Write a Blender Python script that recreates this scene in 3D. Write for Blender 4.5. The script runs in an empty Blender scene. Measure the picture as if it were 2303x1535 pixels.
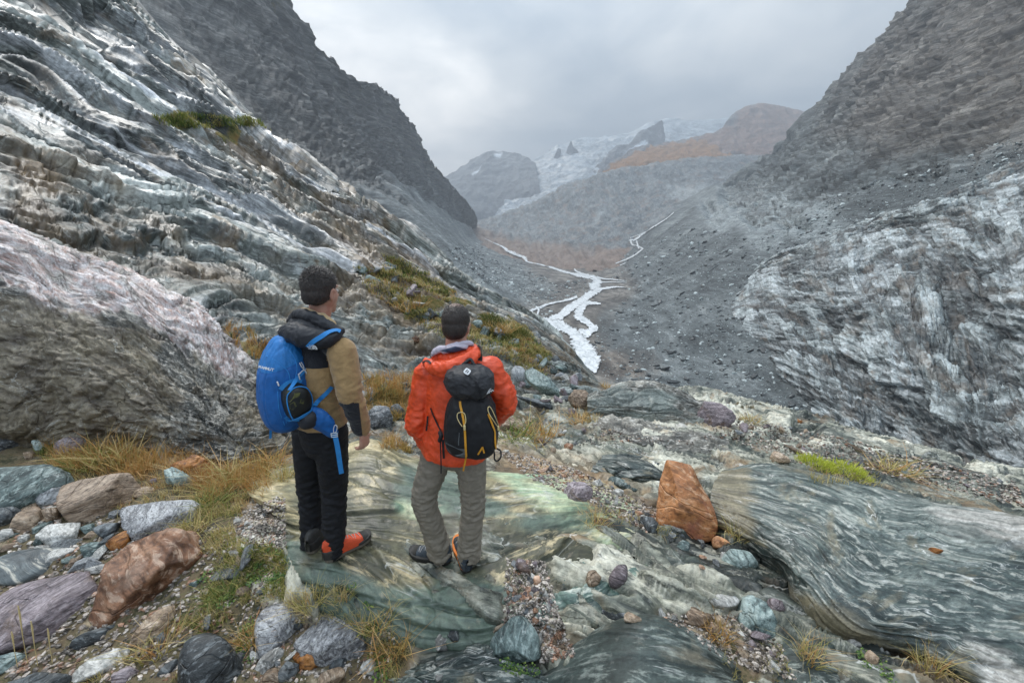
import bpy, bmesh, math, random
import numpy as np
from mathutils import Vector, Matrix
from mathutils.bvhtree import BVHTree

random.seed(7)
RNG = np.random.default_rng(11)
scene = bpy.context.scene
COL = scene.collection

# ------------------------------------------------------------------ camera, sky, sun, exposure
CAM_H = 1.95
PITCH = math.radians(15.0)
cam_data = bpy.data.cameras.new('camera')
cam_data.sensor_width = 36.0
cam_data.lens = 13.006
cam_data.clip_start = 0.05
cam_data.clip_end = 60000
cam = bpy.data.objects.new('camera', cam_data)
COL.objects.link(cam)
cam.location = (0, 0, CAM_H)
cam.rotation_euler = (math.radians(90) - PITCH, 0, 0)
scene.camera = cam

SUN_EL, SUN_AZ = math.radians(52), math.radians(-28)      # azimuth from +Y, positive to the right
world = bpy.data.worlds.new('World')
scene.world = world
world.use_nodes = True
wn, wl = world.node_tree.nodes, world.node_tree.links
wn.clear()

sun_d = bpy.data.lights.new('sun', 'SUN')
sun_d.energy = 1.5
sun_d.angle = math.radians(28)
sun_d.color = (1.0, 0.97, 0.92)
sun = bpy.data.objects.new('sun', sun_d)
COL.objects.link(sun)
sdir = Vector((math.sin(SUN_AZ) * math.cos(SUN_EL), math.cos(SUN_AZ) * math.cos(SUN_EL), math.sin(SUN_EL)))
sun.rotation_euler = sdir.to_track_quat('Z', 'Y').to_euler()

vs = scene.view_settings
vs.view_transform = 'Standard'
vs.look = 'None'
vs.exposure = 0.95
vs.gamma = 1.0
vs.use_curve_mapping = False
scene.cycles.use_denoising = True
try:
    scene.cycles.denoiser = 'OPENIMAGEDENOISE'
    scene.cycles.denoising_prefilter = 'ACCURATE'
except Exception:
    pass
scene.cycles.max_bounces = 6
scene.cycles.diffuse_bounces = 2
scene.cycles.glossy_bounces = 2
scene.cycles.transmission_bounces = 4
scene.cycles.volume_bounces = 0
scene.cycles.transparent_max_bounces = 6
scene.cycles.caustics_reflective = False
scene.cycles.caustics_refractive = False
scene.cycles.sample_clamp_indirect = 4.0


# ------------------------------------------------------------------ node helper
class NT:
    def __init__(s, tree):
        s.t = tree; s.N = tree.nodes; s.L = tree.links

    def put(s, sock, v):
        if v is None: return
        if isinstance(v, bpy.types.NodeSocket): s.L.new(v, sock)
        else:
            if isinstance(v, (tuple, list)):
                n = len(sock.default_value)
                v = tuple(v)[:n] if len(v) >= n else tuple(v) + (1.0,) * (n - len(v))
            sock.default_value = v

    def n(s, typ, ins=None, **kw):
        nd = s.N.new(typ)
        for k, v in kw.items(): setattr(nd, k, v)
        for k, v in (ins or {}).items(): s.put(nd.inputs[k], v)
        return nd

    def m(s, op, a, b=0.0, c=None, clamp=False):
        nd = s.n('ShaderNodeMath', operation=op, use_clamp=clamp)
        s.put(nd.inputs[0], a); s.put(nd.inputs[1], b)
        if c is not None: s.put(nd.inputs[2], c)
        return nd.outputs[0]

    def v(s, op, a, b):
        nd = s.n('ShaderNodeVectorMath', operation=op)
        s.put(nd.inputs[0], a); s.put(nd.inputs[1], b)
        return nd.outputs[0]

    def mix(s, f, a, b, typ='MIX'):
        nd = s.n('ShaderNodeMix', data_type='RGBA', blend_type=typ)
        s.put(nd.inputs[0], f); s.put(nd.inputs[6], a); s.put(nd.inputs[7], b)
        return nd.outputs[2]

    def ramp(s, f, stops, interp='LINEAR'):
        nd = s.n('ShaderNodeValToRGB')
        cr = nd.color_ramp; cr.interpolation = interp
        while len(cr.elements) < len(stops): cr.elements.new(0.5)
        for e, (p, c) in zip(cr.elements, stops):
            e.position = p
            e.color = (c, c, c, 1) if isinstance(c, (int, float)) else (*c[:3], 1)
        s.put(nd.inputs[0], f)
        return nd.outputs[0]

    def noise(s, vec, scale=1.0, detail=4.0, rough=0.55, dist=0.0):
        nd = s.n('ShaderNodeTexNoise', {'Scale': scale, 'Detail': detail, 'Roughness': rough, 'Distortion': dist})
        s.put(nd.inputs['Vector'], vec)
        return nd.outputs[0]

    def mr(s, v, a, b, c=0.0, d=1.0):
        nd = s.n('ShaderNodeMapRange', clamp=True)
        for i, x in enumerate((v, a, b, c, d)): s.put(nd.inputs[i], x)
        return nd.outputs[0]


# sky: physical sky under a broken grey cloud deck
w = NT(world.node_tree)
tc = w.n('ShaderNodeTexCoord').outputs['Generated']
sky = w.n('ShaderNodeTexSky', sky_type='NISHITA', sun_disc=False, sun_elevation=SUN_EL, sun_rotation=SUN_AZ, altitude=2200)
sep = w.n('ShaderNodeSeparateXYZ', {0: tc})
zz = w.m('MAXIMUM', sep.outputs[2], 0.0)
inv = w.m('DIVIDE', 1.0, w.m('ADD', zz, 0.22))
cv = w.n('ShaderNodeCombineXYZ', {0: w.m('MULTIPLY', sep.outputs[0], inv), 1: w.m('MULTIPLY', sep.outputs[1], inv), 2: 1.7}).outputs[0]
n1 = w.noise(cv, 0.8, 5, 0.5, 0.25)
n2 = w.noise(cv, 2.6, 6, 0.55, 0.4)
cl = w.m('ADD', w.m('MULTIPLY', n1, 0.62), w.m('MULTIPLY', n2, 0.38))
# the cloud deck is thin on the left, where the sun stands behind it
lx = w.m('ADD', w.m('MULTIPLY', sep.outputs[0], math.sin(SUN_AZ)), w.m('MULTIPLY', sep.outputs[1], math.cos(SUN_AZ)))
lx = w.m('POWER', w.m('MAXIMUM', lx, 0.0), 9.0)
thin = w.m('ADD', w.m('ADD', w.m('MULTIPLY', cl, 0.72), 0.125), w.m('MULTIPLY', lx, 0.29))
thin = w.m('SUBTRACT', thin, w.m('MULTIPLY', w.m('MAXIMUM', sep.outputs[0], 0.0), 0.05))
ccol = w.ramp(thin, [(0.40, (0.30, 0.375, 0.475)), (0.49, (0.41, 0.49, 0.59)), (0.58, (0.62, 0.69, 0.77)), (0.74, (1.30, 1.34, 1.38))])
over = w.m('ADD', w.m('ADD', 0.30, w.m('MULTIPLY', zz, 0.60)), w.m('MULTIPLY', w.m('MULTIPLY', zz, zz), 1.75))          # an overcast sky is brightest overhead
ccol = w.v('MULTIPLY', ccol, w.n('ShaderNodeCombineXYZ', {0: w.m('ADD', over, w.m('MULTIPLY', zz, 0.12)), 1: over, 2: w.m('SUBTRACT', over, w.m('MULTIPLY', zz, 0.16))}).outputs[0])
ccol = w.v('MULTIPLY', ccol, (10.0, 10.0, 10.0))
fin = w.mix(0.94, sky.outputs[0], ccol)
bg = w.n('ShaderNodeBackground', {'Color': fin, 'Strength': 0.1})
wo = w.n('ShaderNodeOutputWorld', {'Surface': bg.outputs[0]})

# ------------------------------------------------------------------ pixel ray <-> world
CP, SP = math.cos(PITCH), math.sin(PITCH)
F = 832.0


def ray(px, py):
    u = (np.asarray(px, float) - 1151.5) / F
    v = (767.5 - np.asarray(py, float)) / F
    return u, CP + v * SP, -SP + v * CP


def P(px, py, Y):
    u, dy, dz = ray(px, py)
    Y = np.asarray(Y, float)
    return np.stack([u / dy * Y, Y + 0 * u, CAM_H + dz / dy * Y], -1)


def PV(px, py, Y):
    return Vector(P(px, py, Y).tolist())


def proj(p):
    """world -> photograph pixel (used only to lay colour zones on terrain at build time)"""
    x, y, z = p[..., 0], p[..., 1], p[..., 2] - CAM_H
    d = y * CP - z * SP
    up = y * SP + z * CP
    return 1151.5 + F * x / d, 767.5 - F * up / d


# ------------------------------------------------------------------ numpy noise
def _h(ix, iy, iz, seed):
    h = (ix * 374761393 + iy * 668265263 + iz * 2147483647 + seed * 1274126177) & 0xFFFFFFFF
    h = ((h ^ (h >> 13)) * 1274126177) & 0xFFFFFFFF
    return (h ^ (h >> 16)) & 0xFFFFFFFF


_ang = np.arange(256) / 256 * 2 * np.pi
_gx, _gy = np.cos(_ang), np.sin(_ang)
_g3 = np.random.default_rng(3).normal(size=(256, 3)); _g3 /= np.linalg.norm(_g3, axis=1)[:, None]


def gn2(x, y, seed=0):
    xf, yf = np.floor(x), np.floor(y)
    ix, iy = xf.astype(np.int64), yf.astype(np.int64)
    fx, fy = x - xf, y - yf
    ux, uy = fx * fx * fx * (fx * (fx * 6 - 15) + 10), fy * fy * fy * (fy * (fy * 6 - 15) + 10)
    r = []
    for dy in (0, 1):
        for dx in (0, 1):
            g = _h(ix + dx, iy + dy, 0, seed) & 255
            r.append(_gx[g] * (fx - dx) + _gy[g] * (fy - dy))
    a = r[0] + ux * (r[1] - r[0]); b = r[2] + ux * (r[3] - r[2])
    return (a + uy * (b - a)) * 1.4


def gn3(p, seed=0):
    f = np.floor(p); i = f.astype(np.int64); d = p - f
    u = d * d * d * (d * (d * 6 - 15) + 10)
    acc = {}
    for dz in (0, 1):
        for dy in (0, 1):
            for dx in (0, 1):
                g = _g3[_h(i[:, 0] + dx, i[:, 1] + dy, i[:, 2] + dz, seed) & 255]
                acc[dx, dy, dz] = g[:, 0] * (d[:, 0] - dx) + g[:, 1] * (d[:, 1] - dy) + g[:, 2] * (d[:, 2] - dz)
    L = lambda a, b, t: a + t * (b - a)
    x00 = L(acc[0, 0, 0], acc[1, 0, 0], u[:, 0]); x10 = L(acc[0, 1, 0], acc[1, 1, 0], u[:, 0])
    x01 = L(acc[0, 0, 1], acc[1, 0, 1], u[:, 0]); x11 = L(acc[0, 1, 1], acc[1, 1, 1], u[:, 0])
    return L(L(x00, x10, u[:, 1]), L(x01, x11, u[:, 1]), u[:, 2]) * 1.5


def fbm2(x, y, oct=4, seed=0, gain=0.5, lac=2.07, ridged=False):
    s = 0; a = 1; t = 0
    for k in range(oct):
        n = gn2(x + 17.3 * k, y - 9.1 * k, seed + k)
        if ridged: n = 1 - 2 * np.abs(n)
        s = s + a * n; t += a
        a *= gain; x = x * lac; y = y * lac
    return s / t


def fbm3(p, oct=4, seed=0, gain=0.5, ridged=False):
    s = 0; a = 1; t = 0
    for k in range(oct):
        n = gn3(p + 13.7 * k, seed + k)
        if ridged: n = 1 - 2 * np.abs(n)
        s = s + a * n; t += a
        a *= gain; p = p * 2.07
    return s / t


def wor2(x, y, seed=0, jit=0.9):
    xf, yf = np.floor(x), np.floor(y)
    f1 = np.full(x.shape, 9.0); f2 = f1.copy(); cid = np.zeros(x.shape)
    for dy in (-1, 0, 1):
        for dx in (-1, 0, 1):
            cx, cy = (xf + dx).astype(np.int64), (yf + dy).astype(np.int64)
            h = _h(cx, cy, 7, seed)
            qx = cx + 0.5 + jit * ((h & 1023) / 1023 - 0.5); qy = cy + 0.5 + jit * (((h >> 10) & 1023) / 1023 - 0.5)
            d = np.hypot(x - qx, y - qy)
            c = ((h >> 20) & 1023) / 1023
            nf = d < f1
            f2 = np.where(nf, f1, np.minimum(f2, d)); cid = np.where(nf, c, cid); f1 = np.where(nf, d, f1)
    return f1, f2, cid


def sst(a, b, x):
    t = np.clip((x - a) / (b - a), 0, 1)
    return t * t * (3 - 2 * t)


def terr(h, step, w=0.22):
    q = h / step; k = np.floor(q)
    return step * (k + sst(0, w, q - k)), k


def rnd(k, seed=0):
    h = _h(np.asarray(k).astype(np.int64), 5, 11, seed)
    return (h & 4095) / 4095.0


def inpoly(px, py, poly):
    """signed distance, positive inside"""
    poly = np.asarray(poly, float)
    ins = np.zeros(px.shape, bool); dist = np.full(px.shape, 1e9)
    for (x1, y1), (x2, y2) in zip(poly, np.roll(poly, -1, 0)):
        c = ((y1 > py) != (y2 > py)) & (px < (x2 - x1) * (py - y1) / ((y2 - y1) + 1e-9) + x1)
        ins ^= c
        ex, ey = x2 - x1, y2 - y1
        t = np.clip(((px - x1) * ex + (py - y1) * ey) / (ex * ex + ey * ey + 1e-9), 0, 1)
        dist = np.minimum(dist, np.hypot(px - x1 - t * ex, py - y1 - t * ey))
    return np.where(ins, dist, -dist)


def polym(px, py, polys, soft=12, wob=0.0):
    m = np.zeros(px.shape)
    for q in polys:
        m = np.maximum(m, sst(-soft, soft, inpoly(px, py, q) + wob))
    return m


# ------------------------------------------------------------------ mesh helpers
def meta(o, label=None, cat=None, group=None, kind=None):
    if label: o['label'] = label
    if cat: o['category'] = cat
    if group: o['group'] = group
    if kind: o['kind'] = kind
    return o


def mesh_np(name, verts, faces, smooth=True):
    """faces (n,4) or (n,3) int array"""
    verts = np.asarray(verts, np.float32); faces = np.asarray(faces, np.int32)
    me = bpy.data.meshes.new(name)
    k = faces.shape[1]
    me.vertices.add(len(verts)); me.vertices.foreach_set('co', verts.ravel())
    me.loops.add(faces.size); me.loops.foreach_set('vertex_index', faces.ravel())
    me.polygons.add(len(faces))
    me.polygons.foreach_set('loop_start', np.arange(0, faces.size, k, dtype=np.int32))
    me.polygons.foreach_set('loop_total', np.full(len(faces), k, np.int32))
    me.update(calc_edges=True)
    me.polygons.foreach_set('use_smooth', np.full(len(faces), smooth, bool))
    return me


def link(name, me, mat=None, parent=None, loc=None):
    if mat is not None and not me.materials: me.materials.append(mat)
    o = bpy.data.objects.new(name, me); COL.objects.link(o)
    if parent is not None: o.parent = parent
    if loc is not None: o.location = loc
    return o


def attr(me, name, arr, typ):
    a = me.attributes.new(name, typ, 'POINT')
    key = {'FLOAT': 'value', 'FLOAT_VECTOR': 'vector', 'FLOAT_COLOR': 'color'}[typ]
    a.data.foreach_set(key, np.ascontiguousarray(arr, np.float32).ravel())


def cat_rom(C, n):
    """C (K,...) control -> (n,...) samples along axis 0"""
    K = C.shape[0]
    E = np.concatenate([2 * C[:1] - C[1:2], C, 2 * C[-1:] - C[-2:-1]], 0)
    t = np.linspace(0, K - 1 - 1e-6, n); i = t.astype(int); f = (t - i).reshape((-1,) + (1,) * (C.ndim - 1))
    p0, p1, p2, p3 = E[i], E[i + 1], E[i + 2], E[i + 3]
    return 0.5 * (2 * p1 + (p2 - p0) * f + (2 * p0 - 5 * p1 + 4 * p2 - p3) * f * f + (3 * p1 - p0 - 3 * p2 + p3) * f ** 3)


def grid_faces(nv, nu):
    i = np.arange((nv - 1) * (nu - 1)); r, c = i // (nu - 1), i % (nu - 1)
    a = r * nu + c
    return np.stack([a, a + 1, a + nu + 1, a + nu], 1)


def normals(G):
    du = np.gradient(G, axis=1); dv = np.gradient(G, axis=0)
    n = np.cross(du, dv); n /= np.linalg.norm(n, axis=-1, keepdims=True) + 1e-9
    return n


class Patch:
    """a ground or rock surface through control points given as (photo x, photo y, metres away)"""

    def __init__(s, rows, nu, nv, e1=None):
        C = np.array(rows, float); C[..., 2] = 1 / C[..., 2]
        C = cat_rom(C, nv)
        C = np.swapaxes(cat_rom(np.swapaxes(C, 0, 1), nu), 0, 1)
        lo = 1 / np.array(rows, float)[..., 2].max() * 0.8
        C[..., 2] = np.maximum(C[..., 2], lo)
        s.base = P(C[..., 0], C[..., 1], 1 / C[..., 2])
        s.px, s.py = C[..., 0], C[..., 1]
        s.nv, s.nu = nv, nu
        s.G = s.base.copy(); s.RC = None; s.bvh = None
        s.N = normals(s.base)
        flip = np.sum(s.N * (np.array([0, 0, CAM_H + 3]) - s.base)) < 0
        if flip: s.N = -s.N
        s.flip = flip
        m = s.N.mean((0, 1)); m /= np.linalg.norm(m)
        if e1 is None:
            e1 = (s.base[nv // 2, -1] - s.base[nv // 2, 0])
        e1 = np.array(e1, float); e1 -= m * np.dot(e1, m); e1 /= np.linalg.norm(e1)
        s.E = np.stack([e1, np.cross(m, e1), m], 0)
        s.s = s.base @ s.E[0]; s.t = s.base @ s.E[1]
        s.U = np.linspace(0, len(rows[0]) - 1, nu)[None, :] + 0 * s.px
        s.V = np.linspace(0, len(rows) - 1, nv)[:, None] + 0 * s.px
        s.tint = np.full(s.px.shape, 0.5); s.zone = np.zeros(s.px.shape + (4,)); s.zone[..., 3] = 1

    def disp(s, d):
        s.G = s.G + s.N * d[..., None]

    def build(s, name, mat, smooth=True):
        f = grid_faces(s.nv, s.nu)
        if s.flip: f = f[:, ::-1]
        me = mesh_np(name, s.G.reshape(-1, 3), f, smooth)
        rc = (s.G.reshape(-1, 3) @ s.E.T) if s.RC is None else s.RC.reshape(-1, 3)
        attr(me, 'rc', rc, 'FLOAT_VECTOR')
        attr(me, 'tint', s.tint.ravel(), 'FLOAT')
        attr(me, 'zone', s.zone.reshape(-1, 4), 'FLOAT_COLOR')
        s.me = me
        s.ob = link(name, me, mat)
        return s.ob

    def tree(s):
        if s.bvh is None:
            f = grid_faces(s.nv, s.nu)
            s.bvh = BVHTree.FromPolygons(s.G.reshape(-1, 3).tolist(), f.tolist())
        return s.bvh


# ------------------------------------------------------------------ materials
def base_mat(name):
    m = bpy.data.materials.new(name); m.use_nodes = True
    t = NT(m.node_tree); t.N.clear()
    out = t.n('ShaderNodeOutputMaterial')
    bs = t.n('ShaderNodeBsdfPrincipled')
    t.L.new(bs.outputs[0], out.inputs[0])
    return m, t, bs


def flat_mat(name, col, rough=0.7, noise_amt=0.15, nscale=30, bump=0.0, bscale=200, metallic=0.0, sheen=0.0, col2=None, n2scale=6, spec=0.5, stretch=None):
    m, t, bs = base_mat(name)
    tcn = t.n('ShaderNodeTexCoord').outputs['Object']
    if stretch: tcn = t.v('MULTIPLY', tcn, stretch)
    a = t.noise(tcn, nscale, 5, 0.6)
    c = t.mix(t.mr(a, 0.3, 0.7), tuple(x * (1 - noise_amt) for x in col), tuple(min(1, x * (1 + noise_amt)) for x in col))
    if col2 is not None:
        c = t.mix(t.mr(t.noise(tcn, n2scale, 5, 0.6), 0.48, 0.6), c, col2)
    t.put(bs.inputs['Base Color'], c)
    t.put(bs.inputs['Roughness'], rough); t.put(bs.inputs['Metallic'], metallic)
    t.put(bs.inputs['Specular IOR Level'], spec)
    if sheen: t.put(bs.inputs['Sheen Weight'], sheen)
    if bump:
        b = t.n('ShaderNodeBump', {'Strength': 0.6, 'Distance': bump, 'Height': t.noise(tcn, bscale, 4, 0.6)})
        t.put(bs.inputs['Normal'], b.outputs[0])
    return m


def rock_mat(name, pal, sc=1.0, streak=(0.25, 2.2, 2.2), light=None, brown=None, grass=None, vein=0.0, rough=(0.38, 0.75),
             bump=0.03, spot=0.0, fine=14.0, tintamt=0.5, objrand=False, wobble=1.2, crack=0.0, band=0.0, specks=None, veincol=(0.62, 0.62, 0.58), finec=0.45):
    """pal: four colours dark..light.  light / brown / grass: colours laid where the zone attribute says so"""
    def rich(c, g=1.0, k=1.38):
        l = (c[0] + c[1] + c[2]) / 3
        return tuple(min(0.85, max(0.004, (l + (x - l) * k) * g)) for x in c)
    pal = [rich(pal[0], .58), rich(pal[1], .80), rich(pal[2], .98), rich(pal[3], 1.18)]
    if brown is not None: brown = [rich(brown[0], .85), rich(brown[1], 1.05)]
    if light is not None: light = [rich(light[0]), rich(light[1], 1.05, 1.1)]
    m, t, bs = base_mat(name)
    rc = t.n('ShaderNodeAttribute', attribute_name='rc').outputs['Vector']
    if objrand:
        oi = t.n('ShaderNodeObjectInfo')
        off = t.n('ShaderNodeCombineXYZ', {0: t.m('MULTIPLY', oi.outputs['Random'], 37.0), 1: t.m('MULTIPLY', oi.outputs['Random'], 91.0), 2: 0.0}).outputs[0]
        rc = t.v('ADD', rc, off)
    rc = t.v('MULTIPLY', rc, (sc, sc, sc))
    tint = t.n('ShaderNodeAttribute', attribute_name='tint').outputs['Fac']
    if objrand: tint = oi.outputs['Random']
    # warp so the foliation swirls
    wn_ = t.n('ShaderNodeTexNoise', {'Scale': 0.35, 'Detail': 3.0})
    t.put(wn_.inputs['Vector'], rc)
    wv = t.v('MULTIPLY', t.v('SUBTRACT', wn_.outputs[1], (0.5, 0.5, 0.5)), (wobble, wobble, wobble))
    rw = t.v('ADD', rc, wv)
    rs = t.v('MULTIPLY', rw, streak)
    big = t.noise(rw, 0.33, 6, 0.6, 0.3)
    st = t.noise(rs, 1.0, 10, 0.68, 0.15)
    st2 = t.noise(rs, 3.7, 6, 0.7, 0.3)
    fn = t.noise(rc, fine, 6, 0.7)
    f = t.m('ADD', t.m('MULTIPLY', st, 0.6), t.m('MULTIPLY', big, 0.4))
    f = t.m('ADD', f, t.m('MULTIPLY', t.m('SUBTRACT', tint, 0.5), 0.22 * tintamt * 2))
    c = t.ramp(f, [(0.37, pal[0]), (0.465, pal[1]), (0.545, pal[2]), (0.66, pal[3])])
    # thin foliation lines
    c = t.mix(t.m('MULTIPLY', t.mr(st2, 0.53, 0.61), 0.7), c, pal[3])
    c = t.mix(t.m('MULTIPLY', t.mr(st2, 0.46, 0.39), 0.75), c, pal[0])
    zone = t.n('ShaderNodeAttribute', attribute_name='zone')
    zs = t.n('ShaderNodeSeparateColor', {0: zone.outputs['Color']})
    if brown is not None:
        bc = t.mix(t.mr(st, 0.35, 0.65), brown[0], brown[1])
        # rust and lichen-brown also appear in patches of their own
        own = t.mr(t.noise(rw, 0.55, 7, 0.65, 0.5), 0.54, 0.62, 0, 0.75)
        c = t.mix(t.m('MAXIMUM', zs.outputs[2], own), c, bc)
    if light is not None:
        lc = t.mix(t.mr(st2, 0.35, 0.65), light[0], light[1])
        c = t.mix(t.m('MULTIPLY', zs.outputs[1], t.mr(st, 0.40, 0.50, 0.25, 1.0)), c, lc)
    hgt = t.m('ADD', t.m('MULTIPLY', st, 0.6), t.m('MULTIPLY', st2, 0.25))
    hgt = t.m('ADD', hgt, t.m('MULTIPLY', fn, 0.22))
    if vein:
        vn = t.noise(t.v('MULTIPLY', rw, tuple(0.5 * q ** 0.7 for q in streak)), 1.3, 5, 0.55, 1.2)
        vv = t.mr(t.m('ABSOLUTE', t.m('SUBTRACT', vn, 0.5)), 0.0, 0.013, 1.0, 0.0)
        vm = t.mr(t.noise(rw, 0.7, 3), 0.45, 0.6)
        c = t.mix(t.m('MULTIPLY', t.m('MULTIPLY', vv, vm), vein), c, veincol)
    if crack:
        vo = t.n('ShaderNodeTexVoronoi', {'Scale': 0.9}, feature='DISTANCE_TO_EDGE')
        t.put(vo.inputs['Vector'], t.v('MULTIPLY', t.v('ADD', rw, t.v('MULTIPLY', wn_.outputs[1], (1.5, 1.5, 1.5))), (0.45, 1.3, 1.0)))
        cr = t.mr(vo.outputs['Distance'], 0.0, 0.025)
        hgt = t.m('ADD', hgt, t.m('MULTIPLY', cr, crack))
    if spot:
        sp = t.mr(t.noise(rc, 5.0, 4, 0.7), 0.60, 0.66)
        c = t.mix(t.m('MULTIPLY', sp, spot), c, specks or (0.5, 0.5, 0.44))
    val = t.mr(fn, 0.3, 0.7, 1 - finec, 1 + finec)
    val = t.m('MULTIPLY', val, t.mr(tint, 0, 1, 1 - 0.45 * tintamt, 1 + 0.45 * tintamt))
    c = t.v('MULTIPLY', c, t.n('ShaderNodeCombineXYZ', {0: val, 1: val, 2: val}).outputs[0])
    if grass is not None:
        gc = t.ramp(t.m('ADD', t.m('MULTIPLY', t.noise(rc, 3.1, 6, 0.7), .5), t.m('MULTIPLY', t.noise(rc, 17.0, 6, 0.8), .5)), [(0.38, tuple(x * .45 for x in grass[0])), (0.45, grass[0]), (0.51, grass[1]), (0.58, grass[2]), (0.66, tuple(x * 1.7 for x in grass[1]))])
        gm = t.mr(t.m('ADD', zs.outputs[0], t.m('MULTIPLY', t.m('SUBTRACT', t.noise(rc, 2.3, 6, 0.7), 0.5), 0.9)), 0.45, 0.6)
        gm = t.m('MULTIPLY', gm, t.mr(zs.outputs[0], 0.02, 0.2))
        c = t.mix(gm, c, gc)
    t.put(bs.inputs['Base Color'], c)
    rg = t.mr(t.noise(rw, 0.8, 5, 0.6), 0.35, 0.65, rough[0], rough[1])
    if grass is not None: rg = t.m('MAXIMUM', rg, gm)
    t.put(bs.inputs['Roughness'], rg)
    t.put(bs.inputs['Specular IOR Level'], 0.5)
    b = t.n('ShaderNodeBump', {'Strength': 0.85, 'Distance': bump, 'Height': hgt})
    t.put(bs.inputs['Normal'], b.outputs[0])
    return m
# ================================================================== the setting
GREEN = [(0.050, 0.062, 0.060), (0.125, 0.155, 0.148), (0.21, 0.245, 0.235), (0.42, 0.45, 0.44)]
GREY = [(0.060, 0.062, 0.065), (0.13, 0.135, 0.138), (0.21, 0.215, 0.215), (0.38, 0.385, 0.38)]
WARM = [(0.075, 0.068, 0.055), (0.17, 0.155, 0.125), (0.27, 0.25, 0.205), (0.44, 0.42, 0.37)]
GRASSC = [(0.075, 0.085, 0.025), (0.19, 0.155, 0.055), (0.21, 0.125, 0.045)]

# ---------------- valley: cross-sections of the trough at growing distance
VR = [
 (60, [(-300,1000),(300,1100),(700,1200),(1100,1330),(1500,1480),(1750,1540),(2000,1480),(2300,1350),(2700,1080),(3300,600),(4200,-100)]),  # (distance, eleven points from left crest to right crest)
 (120, [(-200,600),(300,750),(700,850),(1100,950),(1500,1080),(1750,1130),(2000,1095),(2250,980),(2550,760),(2900,450),(3500,-100)]),
 (220, [(0,400),(450,560),(800,680),(1080,780),(1300,880),(1480,915),(1720,905),(1930,790),(2200,600),(2550,330),(3100,-250)]),
 (340, [(100,200),(500,400),(800,570),(1040,690),(1220,780),(1340,805),(1500,790),(1740,690),(2020,490),(2330,190),(2750,-300)]),
 (520, [(200,-150),(500,180),(780,430),(1000,580),(1180,700),(1310,722),(1430,712),(1620,620),(1880,420),(2150,130),(2480,-300)]),
 (760, [(480,-200),(620,60),(790,330),(960,500),(1130,648),(1310,668),(1410,655),(1570,560),(1800,370),(1990,120),(2200,-150)]),
 (1050,[(735,125),(770,230),(860,360),(960,480),(1100,602),(1290,627),(1400,615),(1520,520),(1700,400),(1850,230),(2060,10)]),
 (1400,[(868,205),(890,290),(930,400),(990,490),(1080,570),(1230,602),(1385,590),(1480,500),(1580,440),(1680,400),(1800,300)]),
 (1900,[(960,362),(985,420),(1010,470),(1035,510),(1065,545),(1150,572),(1330,580),(1420,560),(1480,510),(1530,470),(1640,425)]),
 (2600,[(1052,492),(1058,505),(1062,512),(1065,520),(1075,530),(1100,541),(1150,552),(1250,560),(1320,565),(1400,545),(1480,505)]),
 (3500,[(1000,560),(1020,560),(1040,565),(1060,570),(1080,575),(1100,580),(1150,585),(1250,590),(1320,590),(1400,590),(1480,590)]),
]
rows = []
for Y, pts in VR:
    a, z = pts[0], pts[-1]
    rows.append([(a[0] - 260, a[1] + 190, Y)] + [(x, y, Y) for x, y in pts] + [(z[0] + 260, z[1] + 190, Y)])
V = Patch(rows, 640, 360, e1=(0, 1, 0))
qx, qy = proj(V.base)
wob = fbm2(qx / 60, qy / 60, 4, 5) * 55
# cliffs: the left wall above its scree, the right wall above its scree, and the lower right face
cl_left = sst(3.7, 3.2, V.U + fbm2(V.s / 90, V.t / 90, 4, 9) * 0.7) * sst(3.0, 4.4, V.V)
c_lo = [(1640,690),(1700,590),(1850,545),(2010,480),(2303,385),(2600,250),(2800,1300),(2200,1200),(1900,985),(1770,900),(1790,840),(1700,745)]
c_mid = [(1590,400),(1640,420),(1740,470),(1860,470),(1980,400),(2120,390),(2303,250),(2500,100),(2500,-300),(2050,-60),(1880,160),(1780,300),(1690,385)]
c_buttress = [(1585,455),(1640,415),(1760,390),(1830,440),(1800,500),(1700,505)]
right = sst(6.3, 7.0, V.U)
m_lo = polym(qx, qy, [c_lo], 14, wob) * right * 0.0
m_mid = polym(qx, qy, [c_mid, c_buttress], 18, wob) * right
cliff = np.clip(cl_left + m_lo + m_mid, 0, 1)
# blocky ledges: cells stretched along the bedding, fractured up and down
S_, Z_ = V.s, V.base[..., 2]
dist = V.base[..., 1]
far = np.clip(dist / 500, 0.35, 3.0)                     # big forms far off, small ledges near by
def ledges(sc, seed):
    wx = fbm2(S_ / (22 * sc), Z_ / (9 * sc), 3, seed) * 3 * sc
    f1, f2, cid = wor2((S_ + wx) / (19.0 * sc), (Z_ + wx * 0.6 + S_ * 0.10) / (2.4 * sc), seed)
    g1, g2, gid = wor2((S_ - wx * 2) / (7.5 * sc), (Z_ + wx * .5) / (4.5 * sc), seed + 3)
    return (cid - 0.5) * 1.3 * sc + (gid - 0.5) * 1.5 * sc - sst(0.16, 0.0, f2 - f1) * 0.7 * sc - sst(0.14, 0, g2 - g1) * 1.0 * sc, cid
L1, id1 = ledges(1.5, 21)
L2, id2 = ledges(4.6, 31)
rid = fbm2(S_ / 38, Z_ / 60, 5, 40, ridged=True)
gul = fbm2(S_ / 120 + 3, V.t / 260, 5, 47, ridged=True)
nearm = sst(900, 350, dist)
lay = fbm2(V.s / 120, V.t / 14 + V.s / 60, 5, 44)
i4 = lay * 14 + V.t * 0.22
t4, k4 = terr(i4, 6.0, 0.2)
rugged = (fbm2(V.base[..., 1] / 55, Z_ / 80, 6, 46, ridged=True, gain=.55) - .2) * 13 * np.clip(far * .6, .3, 1.2)
blk1, blk2, bkid = wor2((V.base[..., 1] + wob) / 34, (Z_ + wob * .5) / 22, 49)
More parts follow.
